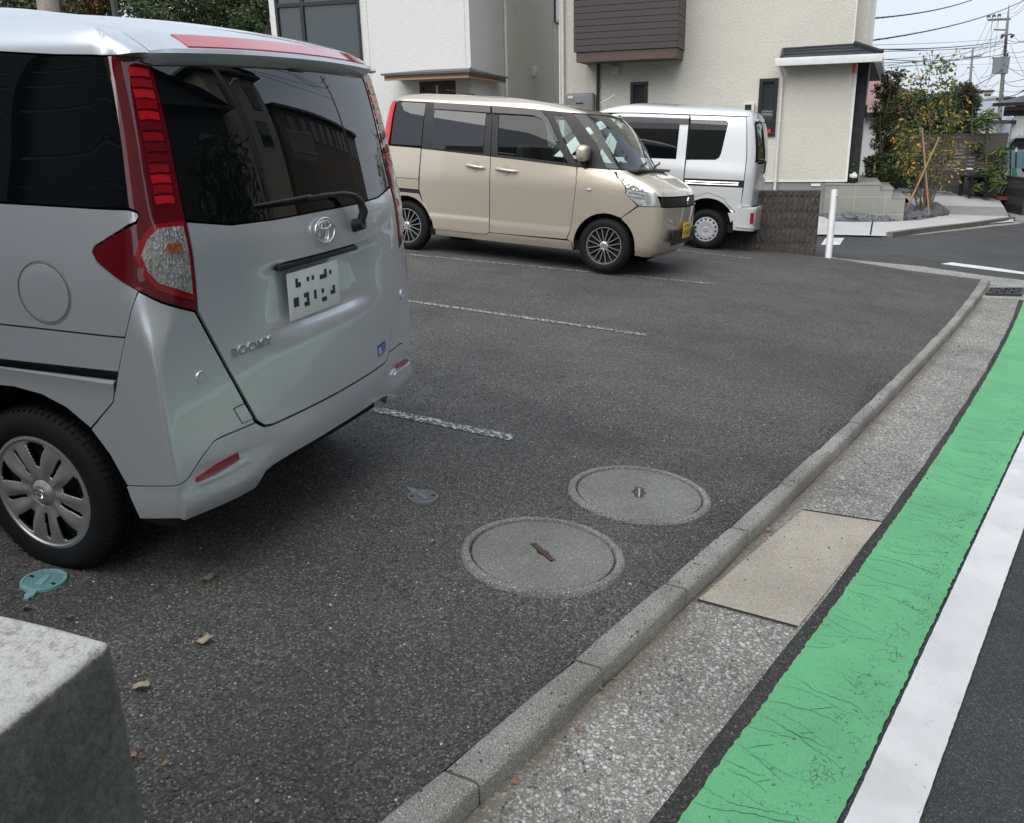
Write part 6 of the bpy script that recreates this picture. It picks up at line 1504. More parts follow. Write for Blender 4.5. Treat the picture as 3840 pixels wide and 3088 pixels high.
    for f in (.34, .68):
        p, q, r = [Vector(a[i]).lerp(Vector(a[j]), f)+Vector((0, 0, .012)) for i, j in ((0, 5), (1, 4), (2, 3))]
        m.tube([p, q], .012, 4); m.tube([q, r], .012, 4)
    m.tube([Vector(a[1])+Vector((0, 0, .02)), Vector(a[4])+Vector((0, 0, .03))], .045, 6); m.tube([a[4], Vector(a[5])], .03, 6); m.tube([a[0], a[5]], .035, 6); m.build('porch_roof', M_('roof_slate'), pr)
    # entrance recess with dark tiled pillar
    q0 = F.uv(3198, 400, .22)[0]; q1 = F.uv(3245, 400, .22)[0]; qt = zg0+.03
    m = MB(); fbox(m, q0-.3, q1, .23, 1.5, zs-.02, qt); m.build('tiled_pillar', M_('dark_tile'), T)
    m = MB(); u_, z_ = F.uv(3243, 425, .25); fbox(m, q1, q1+.05, .45, .75, z_-.1, z_+.16); m.build('post_slot', M_('frame_black'), T)
    a = F.uv(3204, 242, -.02); m = MB(); fbox(m, a[0]-.035, a[0]+.03, -.045, -.016, a[1]-.17, a[1]); m.build('alarm_light', M_('orange_plastic'), T)
    a = F.uv(3042, 687, 0); m = MB(); fbox(m, a[0], a[0]+.19, .0, .021, a[1]-.065, a[1]-.015); m.build('foundation_vent', M_('white_trim'), T)
    # tiled entrance podium and steps
    vp = -.14; a = F.uv(3097, 688, vp); b = F.uv(3304, 681, vp); zt = zs-.03; z1 = F.uv(3340, 707, vp)[1]; z2 = F.uv(3385, 740, vp)[1]
    u1_, u2_, u3_ = b[0], F.uv(3349, 707, vp)[0], F.uv(3396, 740, vp)[0]
    m = MB(); fbox(m, a[0], u1_, vp, 1.9, zg-.1, zt-.03); fbox(m, u1_+.001, u2_, vp, 1.9, zg-.1, z1-.03); fbox(m, u2_+.001, u3_, vp, 1.9, zg-.1, z2-.03); pd = m.build('entrance_podium', M_('tile_wall'), T)
    m = MB(); fbox(m, a[0]-.01, u1_+.012, vp-.012, 1.9, zt-.03, zt); fbox(m, u1_+.013, u2_+.012, vp-.012, 1.9, z1-.03, z1); fbox(m, u2_+.013, u3_+.012, vp-.012, 1.9, z2-.03, z2); m.build('podium_paving', M_('tile_paving'), pd)
    # potted plant on the podium
    pu = F.uv(3197, 690, -.02); base = F.M @ Vector((pu[0], -.0, zt)); K = thing('potted_plant', 'small plant in a black pot with a white rim on the entrance podium', 'potted plant', base)
    m = MB(); m.lathe([(0, 0), (.055, 0), (.085, .12), (.075, .12), (.05, .02)], 20, M=Matrix.Rotation(R_(90), 4, 'X')); m.build('pot', M_('pot_black'), K, 40)
    rnd = random.Random(4); m = MB(); m.rbox((.0, 0, .15), (.20, .12, .09), .03); m.rbox((-.05, 0, .20), (.07, .07, .07), .03); m.build('pot_wrap', M_('pot_white'), K, 40)
    m = leafmass(rnd, [((0, 0, .30), (.13, .10, .10))], 90, .055); m.build('foliage', M_('leaf_dark'), K, recalc=False)
simple('balcony_brown', (.095, .060, .050), .55); plank('wood_soffit', (.11, .06, .042), (.15, .085, .06)) 
def white_house():
    F = Frame(U(1767, 300, 18.2), R_(-105.17)); T = thing('white_house', 'white sided house with a brown edged canopy over its wooden door', 'house', F.M)
    uL = F.uv(1012, 60)[0]; hi = 6.8; zg = -.6
    wl, wt = F.uv(1030, 10); wr = F.uv(1347, 10)[0]; zt = F.uv(1180, 14)[1]; zb = zt-2.35; top = zt+1.2; win = (wl, wr, zb, top)
    d0 = F.uv(1571, 303); d1 = F.uv(1708, 303); door = (d0[0], d1[0], zg, d0[1]-.02)
    m = MB(); wallbox(m, uL, -.06, 0, .2, zg, hi, (win, door)); m.build('wall', M_('white_siding'), T)
    m = MB(); fbox(m, -.2, .0, .002, 9, zg, hi); m.build('side_wall', M_('cream_siding'), T)
    m = MB(); fbox(m, -.058, .006, -.006, .05, zg, hi); m.build('corner_trim', M_('white_siding'), T)
    m = MB(); fbox(m, uL, uL+.2, .21, 9, zg, hi); fbox(m, uL, 0, 8.8, 9, zg, hi); m.build('back_wall', M_('white_siding'), T)
    m = MB(); fbox(m, uL-.5, .5, -.5, 9.5, hi, hi+.2); m.build('upper_roof', M_('roof_slate_grey'), T)
    m = MB()
    for px in (1383, 1745): u = F.uv(px, 150)[0]; fbox(m, u-.004, u+.004, -.003, .01, zg, hi)
    m.build('siding_joint', M_('joint_grey'), T)
    m = MB()
    for px in (1935, 2073): v = F.side(px, 150)[0]; fbox(m, -.01, .003, v-.004, v+.004, zg, hi)
    m.build('siding_joint', M_('joint_grey'), T)
    mu = F.uv(1134, 60)[0]; window(F, T, wl, wr, zb, top, fw=.06, mull=(mu,), split_z=zt, dep=.15)
    # door
    m = MB(); fbox(m, d0[0], d1[0], .02, .12, d0[1]-.10, d0[1]-.02); fbox(m, d0[0], d0[0]+.07, .02, .12, zg, d0[1]-.101); fbox(m, d1[0]-.07, d1[0], .02, .12, zg, d0[1]-.101); dr = m.build('door', M_('door_wood'), T)
    mid = d0[0]+(d1[0]-d0[0])*.46; m = MB(); fbox(m, d0[0]+.071, mid-.03, .05, .10, zg, d0[1]-.101); fbox(m, mid+.03, mid+.30, .05, .10, zg, d0[1]-.101); fbox(m, mid+.31, d1[0]-.071, .05, .10, zg, d0[1]-.101); m.build('door_leaf', M_('door_wood'), dr)
    m = MB(); fbox(m, mid-.029, mid+.029, .06, .09, zg, d0[1]-.101); m.build('door_glass', M_('house_glass'), dr)
    # canopy wrapping the corner
    vc = -.9; c0 = F.uv(1441, 292, vc); c1 = F.uv(1757, 278, vc); zc = (c0[1]+c1[1])/2-.03; ur = c1[0]; vr = 1.95
    m = MB(); pl = [(c0[0], vc), (ur, vc), (ur, vr), (-.0, vr), (0, 0), (c0[0], 0)]
    m.prism(pl, zc, zc+.035); so_ = m.build('canopy', M_('wood_fascia'), T)
    m = MB(); fbox(m, c0[0], ur, vc, vc+.03, zc-.035, zc+.10); fbox(m, ur-.03, ur, vc+.031, vr, zc-.035, zc+.10); m.build('canopy_fascia', M_('wood_fascia'), so_)
    a = [(c0[0]-.05, vc-.05, zc+.10), (ur+.05, vc-.05, zc+.10), (ur+.05, vr+.05, zc+.10), (.0, vr, zc+.155), (0, -.003, zc+.20), (c0[0]+.55, -.003, zc+.20), (c0[0]-.05, -.003, zc+.13)]
    m = MB(); m.add([Vector(p) for p in a]+[Vector(p)-Vector((0, 0, .04)) for p in a[:3]], [(0, 1, 4, 5), (1, 2, 3, 4), (0, 5, 6), (7, 8, 1, 0), (8, 9, 2, 1)])
    m.tube([Vector(a[1])+Vector((0, 0, .01)), Vector(a[4])+Vector((0, 0, .01))], .015, 5); m.build('canopy_roof', M_('roof_slate_grey'), so_)
    v = F.side(1898, 200, .06)[0]; downpipe(T, .06, v, zg, hi, M_('pvc_cream'), .036)
    v, z = F.side(2005, 268, .05); m = MB(); m.rbox((.06, v, z), (.12, .20, .26), .02); m.rbox((.045, v+.16, z+.0), (.09, .12, .22), .02); m.tube([(.06, v-.03, z-.12), (.06, v-.03, z-.20)], .03, 8); m.build('vent_hood', M_('cream_plastic'), T, 50)
    v0, z0 = F.side(2078, 84); m = MB(); v1 = v0+1.1; fbox(m, -.0, .05, v0, v1, z0, z0+.07); fbox(m, 0, .05, v0, v0+.06, z0+.071, hi-.4); fbox(m, 0, .05, v1-.06, v1, z0+.071, hi-.4); w = m.build('window', M_('frame_black'), T); m = MB(); fbox(m, .0, .02, v0+.061, v1-.061, z0+.071, hi-.4); m.build('pane', M_('house_glass'), w)
simple('joint_grey', (.42, .41, .38), .8); simple('pvc_cream', (.66, .65, .60), .4)

def block_wall():
    A = lot(3058, 965); A = CP+(A-CP)*1.012; F = Frame(A, R_(-106)); zt = F.uv(3060, 714)[1]; u0 = F.uv(2745, 716)[0]; H_ = .215
    T = thing('block_wall', 'low wall of dark split-face blocks ending at the white bollard', 'wall', F.M)
    base = MB(); fbox(base, u0-1.6, 0, .03, .18, -1., zt-.01); base.build('wall_core', M_('split_block'), T)
    m = MB(); rnd = random.Random(2); z = zt; row = 0
    while z > -.9:
        h = H_*.46 if row == 0 else H_; u = 0
        while u > u0-1.6:
            w = .42*.5 if (row % 2 and u == 0) else .42; n = 6 if w > .3 else 3
            for k in range(n):
                a = u-w+(k+.06)*w/n; b = a+w/n*.86; vs = []
                NX, NZ = 3, 4
                for i in range(NX+1):
                    for j in range(NZ+1):
                        vs.append((a+(b-a)*i/NX, .03-(.0 if i in (0, NX) or j in (0, NZ) else .012+rnd.uniform(-.006, .005)), z-h+.008+(h-.016)*j/NZ))
                m.add(vs, [(i*(NZ+1)+j, i*(NZ+1)+j+1, (i+1)*(NZ+1)+j+1, (i+1)*(NZ+1)+j) for i in range(NX) for j in range(NZ)])
            u -= w
        z -= h; row += 1
    m.build('block_face', M_('split_block'), T, recalc=False)
def bollard():
    b = lot(3106, 967); p = b+Vector((.0, 0, 0)); ht = (3118, 708)
    T = thing('bollard', 'plain white metal bollard at the end of the block wall', 'bollard', p-Vector((0, 0, .1)))
    top = U(3129, 716, (GC @ (p-CP)).z)
    ax = (top-(p)).normalized(); L = (top-p).length
    m = MB(); q = p
    Rm = Matrix((ax.cross(Vector((0, 1, 0))).cross(ax).normalized() if False else ax.orthogonal().normalized(), ax.cross(ax.orthogonal().normalized()), ax)).transposed()
    m.tube([p-ax*.15, p+ax*L], .046, 28); m.tube([p+ax*L, p+ax*(L+.008)], [.046, .040], 28); m.build('post', M_('bollard_white'), T, 40, space='world')
    m = MB(); c = p+ax*(L-.07)+Vector((-.045, -.022, 0)); m.tube([c, c+Vector((-.03, -.012, 0))], .014, 10); m.tube([c+Vector((-.02, -.02, 0)), c+Vector((-.02, -.02, -.035))], .006, 6); m.build('chain_hook', M_('hub_silver'), T, 40, space='world')
def far_box(name, label, F, u0, u1, v0, v1, z0, z1, mat, wins=(), roof=None, cat='house', roofmat='far_dark', pane='house_glass'):
    T = thing(name, label, cat, F.M)
    m = MB(); fbox(m, u0, u1, v0, v1, z0, z1); m.build('wall', mat, T)
    for (a, b, c, d) in wins:
        m = MB(); fbox(m, a, b, v0-.04, v0-.002, c, d); w = m.build('window', M_('frame_black'), T); m = MB(); fbox(m, a+.06, b-.06, v0-.045, v0-.041, c+.06, d-.06); m.build('pane', M_(pane), w)
    if roof:
        kind, h, o = roof; m = MB(); P = [(u0-o, v0-o, z1), (u1+o, v0-o, z1), (u1+o, v1+o, z1), (u0-o, v1+o, z1)]
        m.add([(x, y, z-.12) for x, y, z in P], [(0, 1, 2, 3)])
        if kind == 'hip': d = min(u1-u0, v1-v0)/2*.8; R2 = [((u0+d), (v0+v1)/2, z1+h), ((u1-d), (v0+v1)/2, z1+h)]; m.add(P+R2, [(0, 1, 5, 4), (1, 2, 5), (2, 3, 4, 5), (3, 0, 4)])
        elif kind == 'gable_u': R2 = [(u0-o, (v0+v1)/2, z1+h), (u1+o, (v0+v1)/2, z1+h)]; m.add(P+R2, [(0, 1, 5, 4), (2, 3, 4, 5)]); mg = MB(); mg.add([(u0, v0, z1), (u0, v1, z1), (u0, (v0+v1)/2, z1+h*.95), (u1, v0, z1), (u1, v1, z1), (u1, (v0+v1)/2, z1+h*.95)], [(0, 1, 2), (3, 4, 5)]); mg.build('gable', mat, T)
        elif kind == 'gable_v': R2 = [((u0+u1)/2, v0-o, z1+h), ((u0+u1)/2, v1+o, z1+h)]; m.add(P+R2, [(1, 2, 5, 4), (3, 0, 4, 5)]); mg = MB(); mg.add([(u0, v0, z1), (u1, v0, z1), ((u0+u1)/2, v0, z1+h*.95), (u0, v1, z1), (u1, v1, z1), ((u0+u1)/2, v1, z1+h*.95)], [(0, 1, 2), (3, 4, 5)]); mg.build('gable', mat, T)
        else: m = MB(); fbox(m, u0-o, u1+o, v0-o, v1+o, z1, z1+h)
        m.build('roof', M_(roofmat), T)
        m = MB(); fbox(m, u0-o, u1+o, v0-o-.05, v0-o, z1-.14, z1+.04); m.build('gutter', M_('frame_black'), T)
    return T
FENCE = []
def infront(px, py, k=.96):
    F = FENCE[0]; q = onpl(px, py, F.A, F.n); return CP+(q-CP)*k
def distant():
    # garden fence on a low block wall
    A = far(3745, 748, -.03); A = CP+(A-CP)*.835; Bq = far(3380, 708, -.03); Bq = CP+(Bq-CP)*.762
    d = (A-Bq); yaw = math.atan2(d.y, d.x); F = Frame(A, yaw); FENCE.append(F)
    T = thing('garden_fence', 'brown horizontal board fence standing on a dark block wall', 'fence', F.M)
    uL = F.uv(3310, 600)[0]; zw = F.uv(3700, 637)[1]; zt = F.uv(3745, 505)[1]; zb = min(F.uv(3745, 752)[1], F.uv(3400, 712)[1])-.3
    m = MB(); fbox(m, uL, 0, 0, .15, zb, zw); bw = m.build('block_base', M_('dark_block'), T)
    m = MB(); n = 9; h = (zt-zw-.05)/n
    for k in range(n):
        z = zw+.05+k*h; fbox(m, uL, 0, .03, .055, z, z+h*.93)
    m.build('fence_boards', M_('grey_slat'), T)
    m = MB(); u = uL+.4
    while u < 0: fbox(m, u, u+.05, .056, .11, zw, zt); u += 1.0
    fbox(m, uL, 0, .02, .07, zt, zt+.035); m.build('fence_posts', M_('grey_slat'), T)
    # return leg of the wall towards the street corner
    m = MB(); fbox(m, .001, .14, -1.25, .15, zb, zw-.15); m.build('return_base', M_('dark_block'), T)
    m = MB()
    for k in range(n): z = zw+.05+k*h; fbox(m, .0, .03, .16, 1.6, z, z+h*.93)
    fbox(m, -.0, .06, .10, .158, zb, zt+.04); fbox(m, -.0, .06, 1.6, 1.66, zb, zt+.04); m.build('fence_return', M_('grey_slat'), T)
    a = F.uv(3373, 582, -.3); b = F.uv(3422, 582, -.3); m = MB(); fbox(m, a[0], b[0]+.25, -.32, -.26, zb+.1, a[1]); Tg = thing('garden_gate', 'dark garden gate panel behind the yellow-leaved tree', 'gate', F.M); m.build('gate_panel', M_('frame_black'), Tg)
    m = MB(); fbox(m, a[0]-.02, a[0]+.04, -.34, -.24, zb, a[1]+.04); fbox(m, b[0]+.22, b[0]+.28, -.34, -.24, zb, a[1]+.04); m.build('gate_post', M_('frame_black'), Tg)
    # bench / table by the wall
    p = infront(3650, 733, .975); M = Matrix.Translation(p) @ Matrix.Rotation(yaw+R_(8), 4, 'Z'); T = thing('garden_bench', 'black slatted garden bench under the broad-leaved tree', 'bench', M)
    m = MB()
    for k in range(4): m.rbox((0, -.21+.14*k, .47), (.56, .12, .03), .006)
    m.build('seat', M_('bench_black'), T)
    for sx_ in (-.23, .23):
        for sy in (-.2, .2): m = MB(); m.rbox((sx_, sy, .205), (.07, .07, .49), .006); m.build('leg', M_('bench_black'), T)
    m = MB(); m.box((0, 0, .40), (.40, .04, .07)); m.build('rail', M_('bench_black'), T)
    # broom, rods and a folded green cloth leaning on the corner, brick stand
    p = gar(3770, 756, -.03); T = thing('cloth_rack', 'black metal rack with a folded green cloth and poles by the brick step', 'rack', p)
    sc = (GC @ (p-CP)).z/3260
    def W_(px, py, dd=0): return U(px, py, (GC @ (p-CP)).z+dd)
    m = MB(); m.tube([W_(3786, 742), W_(3790, 556)], .02, 6); m.tube([W_(3805, 742), W_(3811, 556)], .02, 6); m.tube([W_(3788, 557), W_(3812, 553)], .022, 6); m.build('frame', M_('frame_black'), T, space='world')
    m = MB(); m.tube([W_(3812, 556), W_(3810, 572)], .03, 6); m.build('grip', M_('hub_silver'), T, space='world')
    m = MB()
    for a_, b_ in (((3745, 725), (3790, 630)), ((3752, 730), (3800, 655)), ((3780, 725), (3785, 640))): m.tube([W_(*a_), W_(*b_)], .013, 5)
    m.build('pole', M_('steel_dark'), T, space='world')
    m = MB(); cl = [(3794, 632), (3812, 630), (3817, 700), (3822, 735), (3808, 738), (3806, 715), (3803, 748), (3789, 742)]; m.hull([W_(x, y, .12) for x, y in cl], [W_(x, y, -.10) for x, y in cl]); m.build('green_cloth', M_('cloth_green'), T, space='world', bevel=.02)
    T = thing('brick_step', 'small stack of red bricks at the foot of the rack', 'bricks', W_(3790, 748)); m = MB(); q = W_(3793, 752, -.05); Rz = Matrix.Rotation(yaw, 3, 'Z'); m.box(q+Vector((0, 0, .09)), (.22, .22, .18), Rz); m.build('bricks', M_('red_brick'), T, space='world')
    m = MB(); m.box(q+Rz @ Vector((-.24, .1, .05)), (.24, .25, .08), Rz); m.build('brick_slab', M_('brick_slab'), T, space='world')
    # manhole-like drain opening near the far gutter
    p = far(3808, 788, -.03); mb = MB(); e = [far(x, y, -.026) for x, y in ((3784, 778), (3800, 794), (3832, 797), (3812, 786))]; mb.add(e, [(0, 1, 2, 3)]); mb.build('drain_opening', M_('liner'), kind='structure')
    # houses beyond
    F2 = Frame(U(3300, 500, 41), R_(-108)); a = F2.uv(3258, 426); b = F2.uv(3440, 426)
    far_box('red_roof_house', 'white house with a dull red tiled roof behind the dark trees', F2, a[0]-7, b[0]+.5, 0, 8, -2.5, a[1], M_('far_siding'), [(F2.uv(3285, 500)[0], F2.uv(3300, 500)[0], a[1]-1.3, a[1]-.3)], ('hip', 2.6, .5), roofmat='roof_tile_red')
    F3 = Frame(U(3780, 400, 62), R_(-112)); a = F3.uv(3737, 372); b = F3.uv(3806, 366)
    far_box('grey_building', 'plain pale grey building beyond the large utility pole', F3, a[0], b[0], 0, 9, -4, b[1], M_('far_bluegrey'), [(F3.uv(3762, 0)[0], F3.uv(3770, 0)[0], F3.uv(3765, 434)[1], F3.uv(3765, 406)[1])], ('flat', .15, .05), cat='building', roofmat='far_white')
    F4 = Frame(U(3700, 400, 58), R_(-118)); a = F4.uv(3655, 385); b = F4.uv(3742, 378)
    far_box('low_grey_house', 'low house with a grey tiled roof behind the garden fence', F4, a[0]-2, b[0]+.3, 0, 6, -4, a[1]-1.2, M_('far_white'), [], ('gable_u', 1.3, .4), roofmat='far_grey')
    F5 = Frame(U(3700, 350, 95), R_(-112)); a = F5.uv(3665, 342); b = F5.uv(3725, 342)
    w0 = F5.uv(3692, 352); w1 = F5.uv(3716, 361)
    far_box('white_flats', 'distant white building with a row of dark windows above the roofs', F5, a[0]-3, b[0], 0, 9, -4, a[1], M_('far_white'), [(w0[0]+(w1[0]-w0[0])*k/4, w0[0]+(w1[0]-w0[0])*(k+.8)/4, w1[1], w0[1]) for k in range(4)], ('flat', .2, .1), cat='building', roofmat='far_white')
    F6 = Frame(U(3840, 450, 46), R_(-152)); a = F6.uv(3808, 388)
    T6 = far_box('tiled_house', 'traditional white house with dark eaves and bay window beyond the teal car', F6, a[0], a[0]+9, 0, 8, -3, a[1], M_('far_white'), [(F6.uv(3826, 0)[0], F6.uv(3845, 0)[0]+1, F6.uv(3828, 435)[1], F6.uv(3828, 398)[1])], ('hip', 1.7, .75), roofmat='roof_slate_grey')
    m = MB(); z = F6.uv(3800, 465)[1]; fbox(m, a[0]-.8, a[0]+.2, -.6, 1.5, z, z+.18); m.build('porch_roof', M_('far_dark'), T6)
    # far infill to the left: behind the silver minivan
    F7 = Frame(U(1000, 100, 36), R_(-100)); a = F7.uv(985, 62); b = F7.uv(1018, 60)
    far_box('tan_house', 'tan house with brown base glimpsed between the trees', F7, F7.uv(900, 60)[0], F7.uv(1040, 60)[0], 0, 6, -1, 5.8, M_('far_cream'), [(F7.uv(962, 0)[0], F7.uv(978, 0)[0], F7.uv(970, 90)[1], F7.uv(970, 45)[1])], ('gable_u', 1.6, .5), roofmat='roof_tile_red')
    F8 = Frame(U(800, 100, 52), R_(-95)); far_box('pale_house', 'pale house behind the trees above the silver roof', F8, F8.uv(560, 60)[0], F8.uv(870, 60)[0], 0, 6, -1, 6.6, M_('far_white'), [(F8.uv(x, 0)[0], F8.uv(x+22, 0)[0], F8.uv(x, 95)[1], F8.uv(x, 50)[1]) for x in (690, 820)], ('gable_u', 1.8, .5), roofmat='far_grey')
    # teal car on the street
    p = U(3848, 654, 41); q = U(4010, 690, 40.); p2 = U(3795, 655, 40.3)
    hd = math.atan2((U(3838, 650, 40.5)-U(4050, 700, 37.5)).y, (U(3838, 650, 40.5)-U(4050, 700, 37.5)).x)
    fw = U(3757, 650, 40.5); zr = fw.z; d_ = Vector((math.cos(hd), math.sin(hd), 0)); pos = Vector((fw.x, fw.y, zr-.02))-d_*2.4
    nrm = Vector((-d_.y, d_.x, 0)); 
    if nrm.dot(CP-pos) < 0: pos += nrm*.64
    else: pos -= nrm*.64
    teal_car(Matrix.Translation(pos) @ Matrix.Rotation(hd, 4, 'Z'))
    # roadside hedge by the teal car
    rnd = random.Random(8); c = U(3845, 530, 44); T = thing('street_hedge', 'clipped green hedge behind the teal car', 'hedge', c-Vector((0, 0, 2))); m = leafmass(rnd, [(tuple(c-Vector((0, 0, .3))), (1.2, 1.1, .7)), (tuple(c+Vector((.6, -1.4, -.3))), (1.2, 1.1, .7))], 1400, .12); m.build('foliage', M_('leaf_green'), T, recalc=False, space='world')
    m = MB(); cc = c-Vector((0, 0, 1.6)); m.box(cc, (2.2, 3.6, 1.6)); m.build('hedge_wall', M_('far_grey'), T, space='world')
simple('far_bluegrey', (.42, .46, .52), .8); simple('far_cream', (.55, .48, .36), .9); simple('brick_slab', (.22, .06, .05), .8)
# ------------------------------------------------------------------ plants
def leafmass(rnd, blobs, n, size, mb=None, droop=.0, asp=.5, shell=.0, mats=1, wts=None):
    m = mb or MB(); tot = sum(b[1][0]*b[1][1]*b[1][2] for b in blobs)
    for c, r in blobs:
        k = max(3, int(n*r[0]*r[1]*r[2]/tot))
        for _ in range(k):
            d = Vector((rnd.gauss(0, 1), rnd.gauss(0, 1), rnd.gauss(0, 1))).normalized(); q = rnd.random()**(1/3)*(1-shell)+shell
            q *= rnd.uniform(.75, 1.12)
            p = Vector((c[0]+d.x*r[0]*q, c[1]+d.y*r[1]*q, c[2]+d.z*r[2]*q)); leaf(m, rnd, p, size*rnd.uniform(.6, 1.3), droop, asp, rnd.choices(range(mats), wts)[0] if mats > 1 else 0)
    return m
def leaf(m, rnd, p, s, droop=0., asp=.5, mi=0, dirn=None):
    d = dirn or Vector((rnd.gauss(0, 1), rnd.gauss(0, 1), rnd.gauss(0, .7)-droop)); d = d.normalized(); w = d.cross(Vector((rnd.gauss(0, 1), rnd.gauss(0, 1), rnd.gauss(0, 1)))).normalized()*s*asp*.5; n = d.cross(w).normalized()*s*.10
    m.add([p, p+d*s*.45+w, p+d*s-n, p+d*s*.45-w, p+d*s*.5+n], [(0, 1, 4), (1, 2, 4), (2, 3, 4), (3, 0, 4)], mi)
def branchy(rnd, base, top, r0, bend=.15, n=7):
    base, top = Vector(base), Vector(top); L = (top-base).length; pts = []; off = Vector((rnd.gauss(0, 1), rnd.gauss(0, 1), 0))*bend*L*.3
    for i in range(n+1):
        f = i/n; pts.append(base.lerp(top, f)+off*math.sin(f*math.pi)+Vector((rnd.gauss(0, 1), rnd.gauss(0, 1), 0))*.012*L*(0 < f < 1))
    return pts, [r0*(1-.75*i/n) for i in range(n+1)]
def autumn_tree():
    """multi-stemmed young tree with turning leaves, in the planting bed"""
    rnd = random.Random(21); base = gar(3470, 812, -.03); Z = (GC @ (base-CP)).z
    T = thing('young_tree', 'young multi-stemmed tree with yellow turning leaves and bamboo stakes', 'tree', base)
    Wp = lambda px, py, dd=0.: U(px, py, Z+dd)
    st = MB(); tips = [((3459, 800), (3420, 350)), ((3452, 800), (3408, 530)), ((3466, 800), (3450, 300)), ((3474, 802), (3490, 260)), ((3478, 803), (3540, 255)), ((3482, 804), (3590, 330)), ((3470, 800), (3505, 420)), ((3462, 803), (3380, 480)), ((3486, 804), (3618, 420)), ((3455, 802), (3440, 420)), ((3480, 800), (3560, 470))]
    lv = MB()
    def twigs(pts, n, r):
        for _ in range(n):
            i = rnd.choice((3, 4, 5, 6, 7, 8, 8, 8)) if len(pts) > 8 else rnd.randint(2, len(pts)-1); a = pts[i]; d = Vector((rnd.gauss(0, 1), rnd.gauss(0, 1), rnd.gauss(.35, .5))).normalized()*rnd.uniform(.25, .75)*r; b = a+d
            st.tube([a, a.lerp(b, .5)+Vector((0, 0, .04)), b], [.007, .005, .003], 4, cap=False)
            for k in range(rnd.randint(7, 12)):
                q = a.lerp(b, rnd.uniform(.25, 1.08))+Vector((rnd.gauss(0, 1), rnd.gauss(0, 1), rnd.gauss(0, 1)))*.07
                low = (q-base).z/3.6; mi = 1 if rnd.random() < .13+.08*(low < .7) else (2 if rnd.random() < .45 else 0)
                leaf(lv, rnd, q, rnd.uniform(.07, .125), .7, .48, mi)
    for k, (a, b) in enumerate(tips):
        dd = rnd.uniform(-.6, .6); pts, rs = branchy(rnd, Wp(*a, dd*.15), Wp(*b, dd), .022, .12, 8); st.tube(pts, rs, 6); twigs(pts, 14, .62)
    # low side sprays
    for a, b in (((3450, 700), (3365, 585)), ((3455, 690), (3352, 640)), ((3460, 640), (3345, 545)), ((3480, 720), (3560, 640)), ((3490, 690), (3580, 630)), ((3455, 745), (3400, 700)), ((3490, 560), (3590, 500)), ((3440, 520), (3370, 520))):
        pts, rs = branchy(rnd, Wp(*a), Wp(*b, rnd.uniform(-.4, .4)), .010, .1, 5); st.tube(pts, rs, 5); twigs(pts, 4, .36)
    st.build('trunk', M_('bark'), T, 50, space='world'); lv.build('crown', [M_('leaf_green2'), M_('leaf_orange'), M_('leaf_yellowgreen')], T, space='world', recalc=False)
    for a, b, r in (((3381, 827), (3523, 515), .019), ((3484, 803), (3458, 480), .018), ((3467, 803), (3479, 640), .0)):
        if r: 
            m = MB(); p, q = Wp(*a, -.5), Wp(*b, -.8); m.tube([p.lerp(q, k/9) for k in range(10)], [r*(1.12 if k % 2 else .95) for k in range(10)], 9); m.build('stake', M_('bamboo_stake'), T, 50, space='world')
def tree_generic(name, label, cat, base, blobs, stems, n, size, mats, wts=None, bark='bark', asp=.5, seed=1, droop=0., shell=.25, r0=.05, group=None):
    rnd = random.Random(seed); T = thing(name, label, cat, base, None, ) if group is None else thing(name, label, cat, base, group)
    st = MB()
    for a, b in stems: pts, rs = branchy(rnd, a, b, r0, .15, 6); st.tube(pts, rs, 6)
    c0 = Vector(base)
    for c, r in blobs:
        for _ in range(3):
            e = Vector(c)+Vector((rnd.uniform(-1, 1)*r[0], rnd.uniform(-1, 1)*r[1], rnd.uniform(-.6, 1)*r[2])); s = min((Vector(q) for q in [x for ab in stems for x in (Vector(ab[0]).lerp(Vector(ab[1]), .5), Vector(ab[1]))]), key=lambda v: (v-e).length)
            pts, rs = branchy(rnd, s, e, r0*.35, .2, 4); st.tube(pts, rs, 5)
    st.build('trunk', M_(bark), T, 50, space='world')
    m = leafmass(rnd, blobs, n, size, None, droop, asp, shell, len(mats), wts); m.build('crown', [M_(q) for q in mats], T, space='world', recalc=False); return T
def pxblobs(rnd, pts, D, r, dd=.8, sq=1.):
    return [(tuple(U(x, y, D+rnd.uniform(-dd, dd))), (q*D/3260*1., q*D/3260, q*D/3260*sq)) for x, y, q in pts]
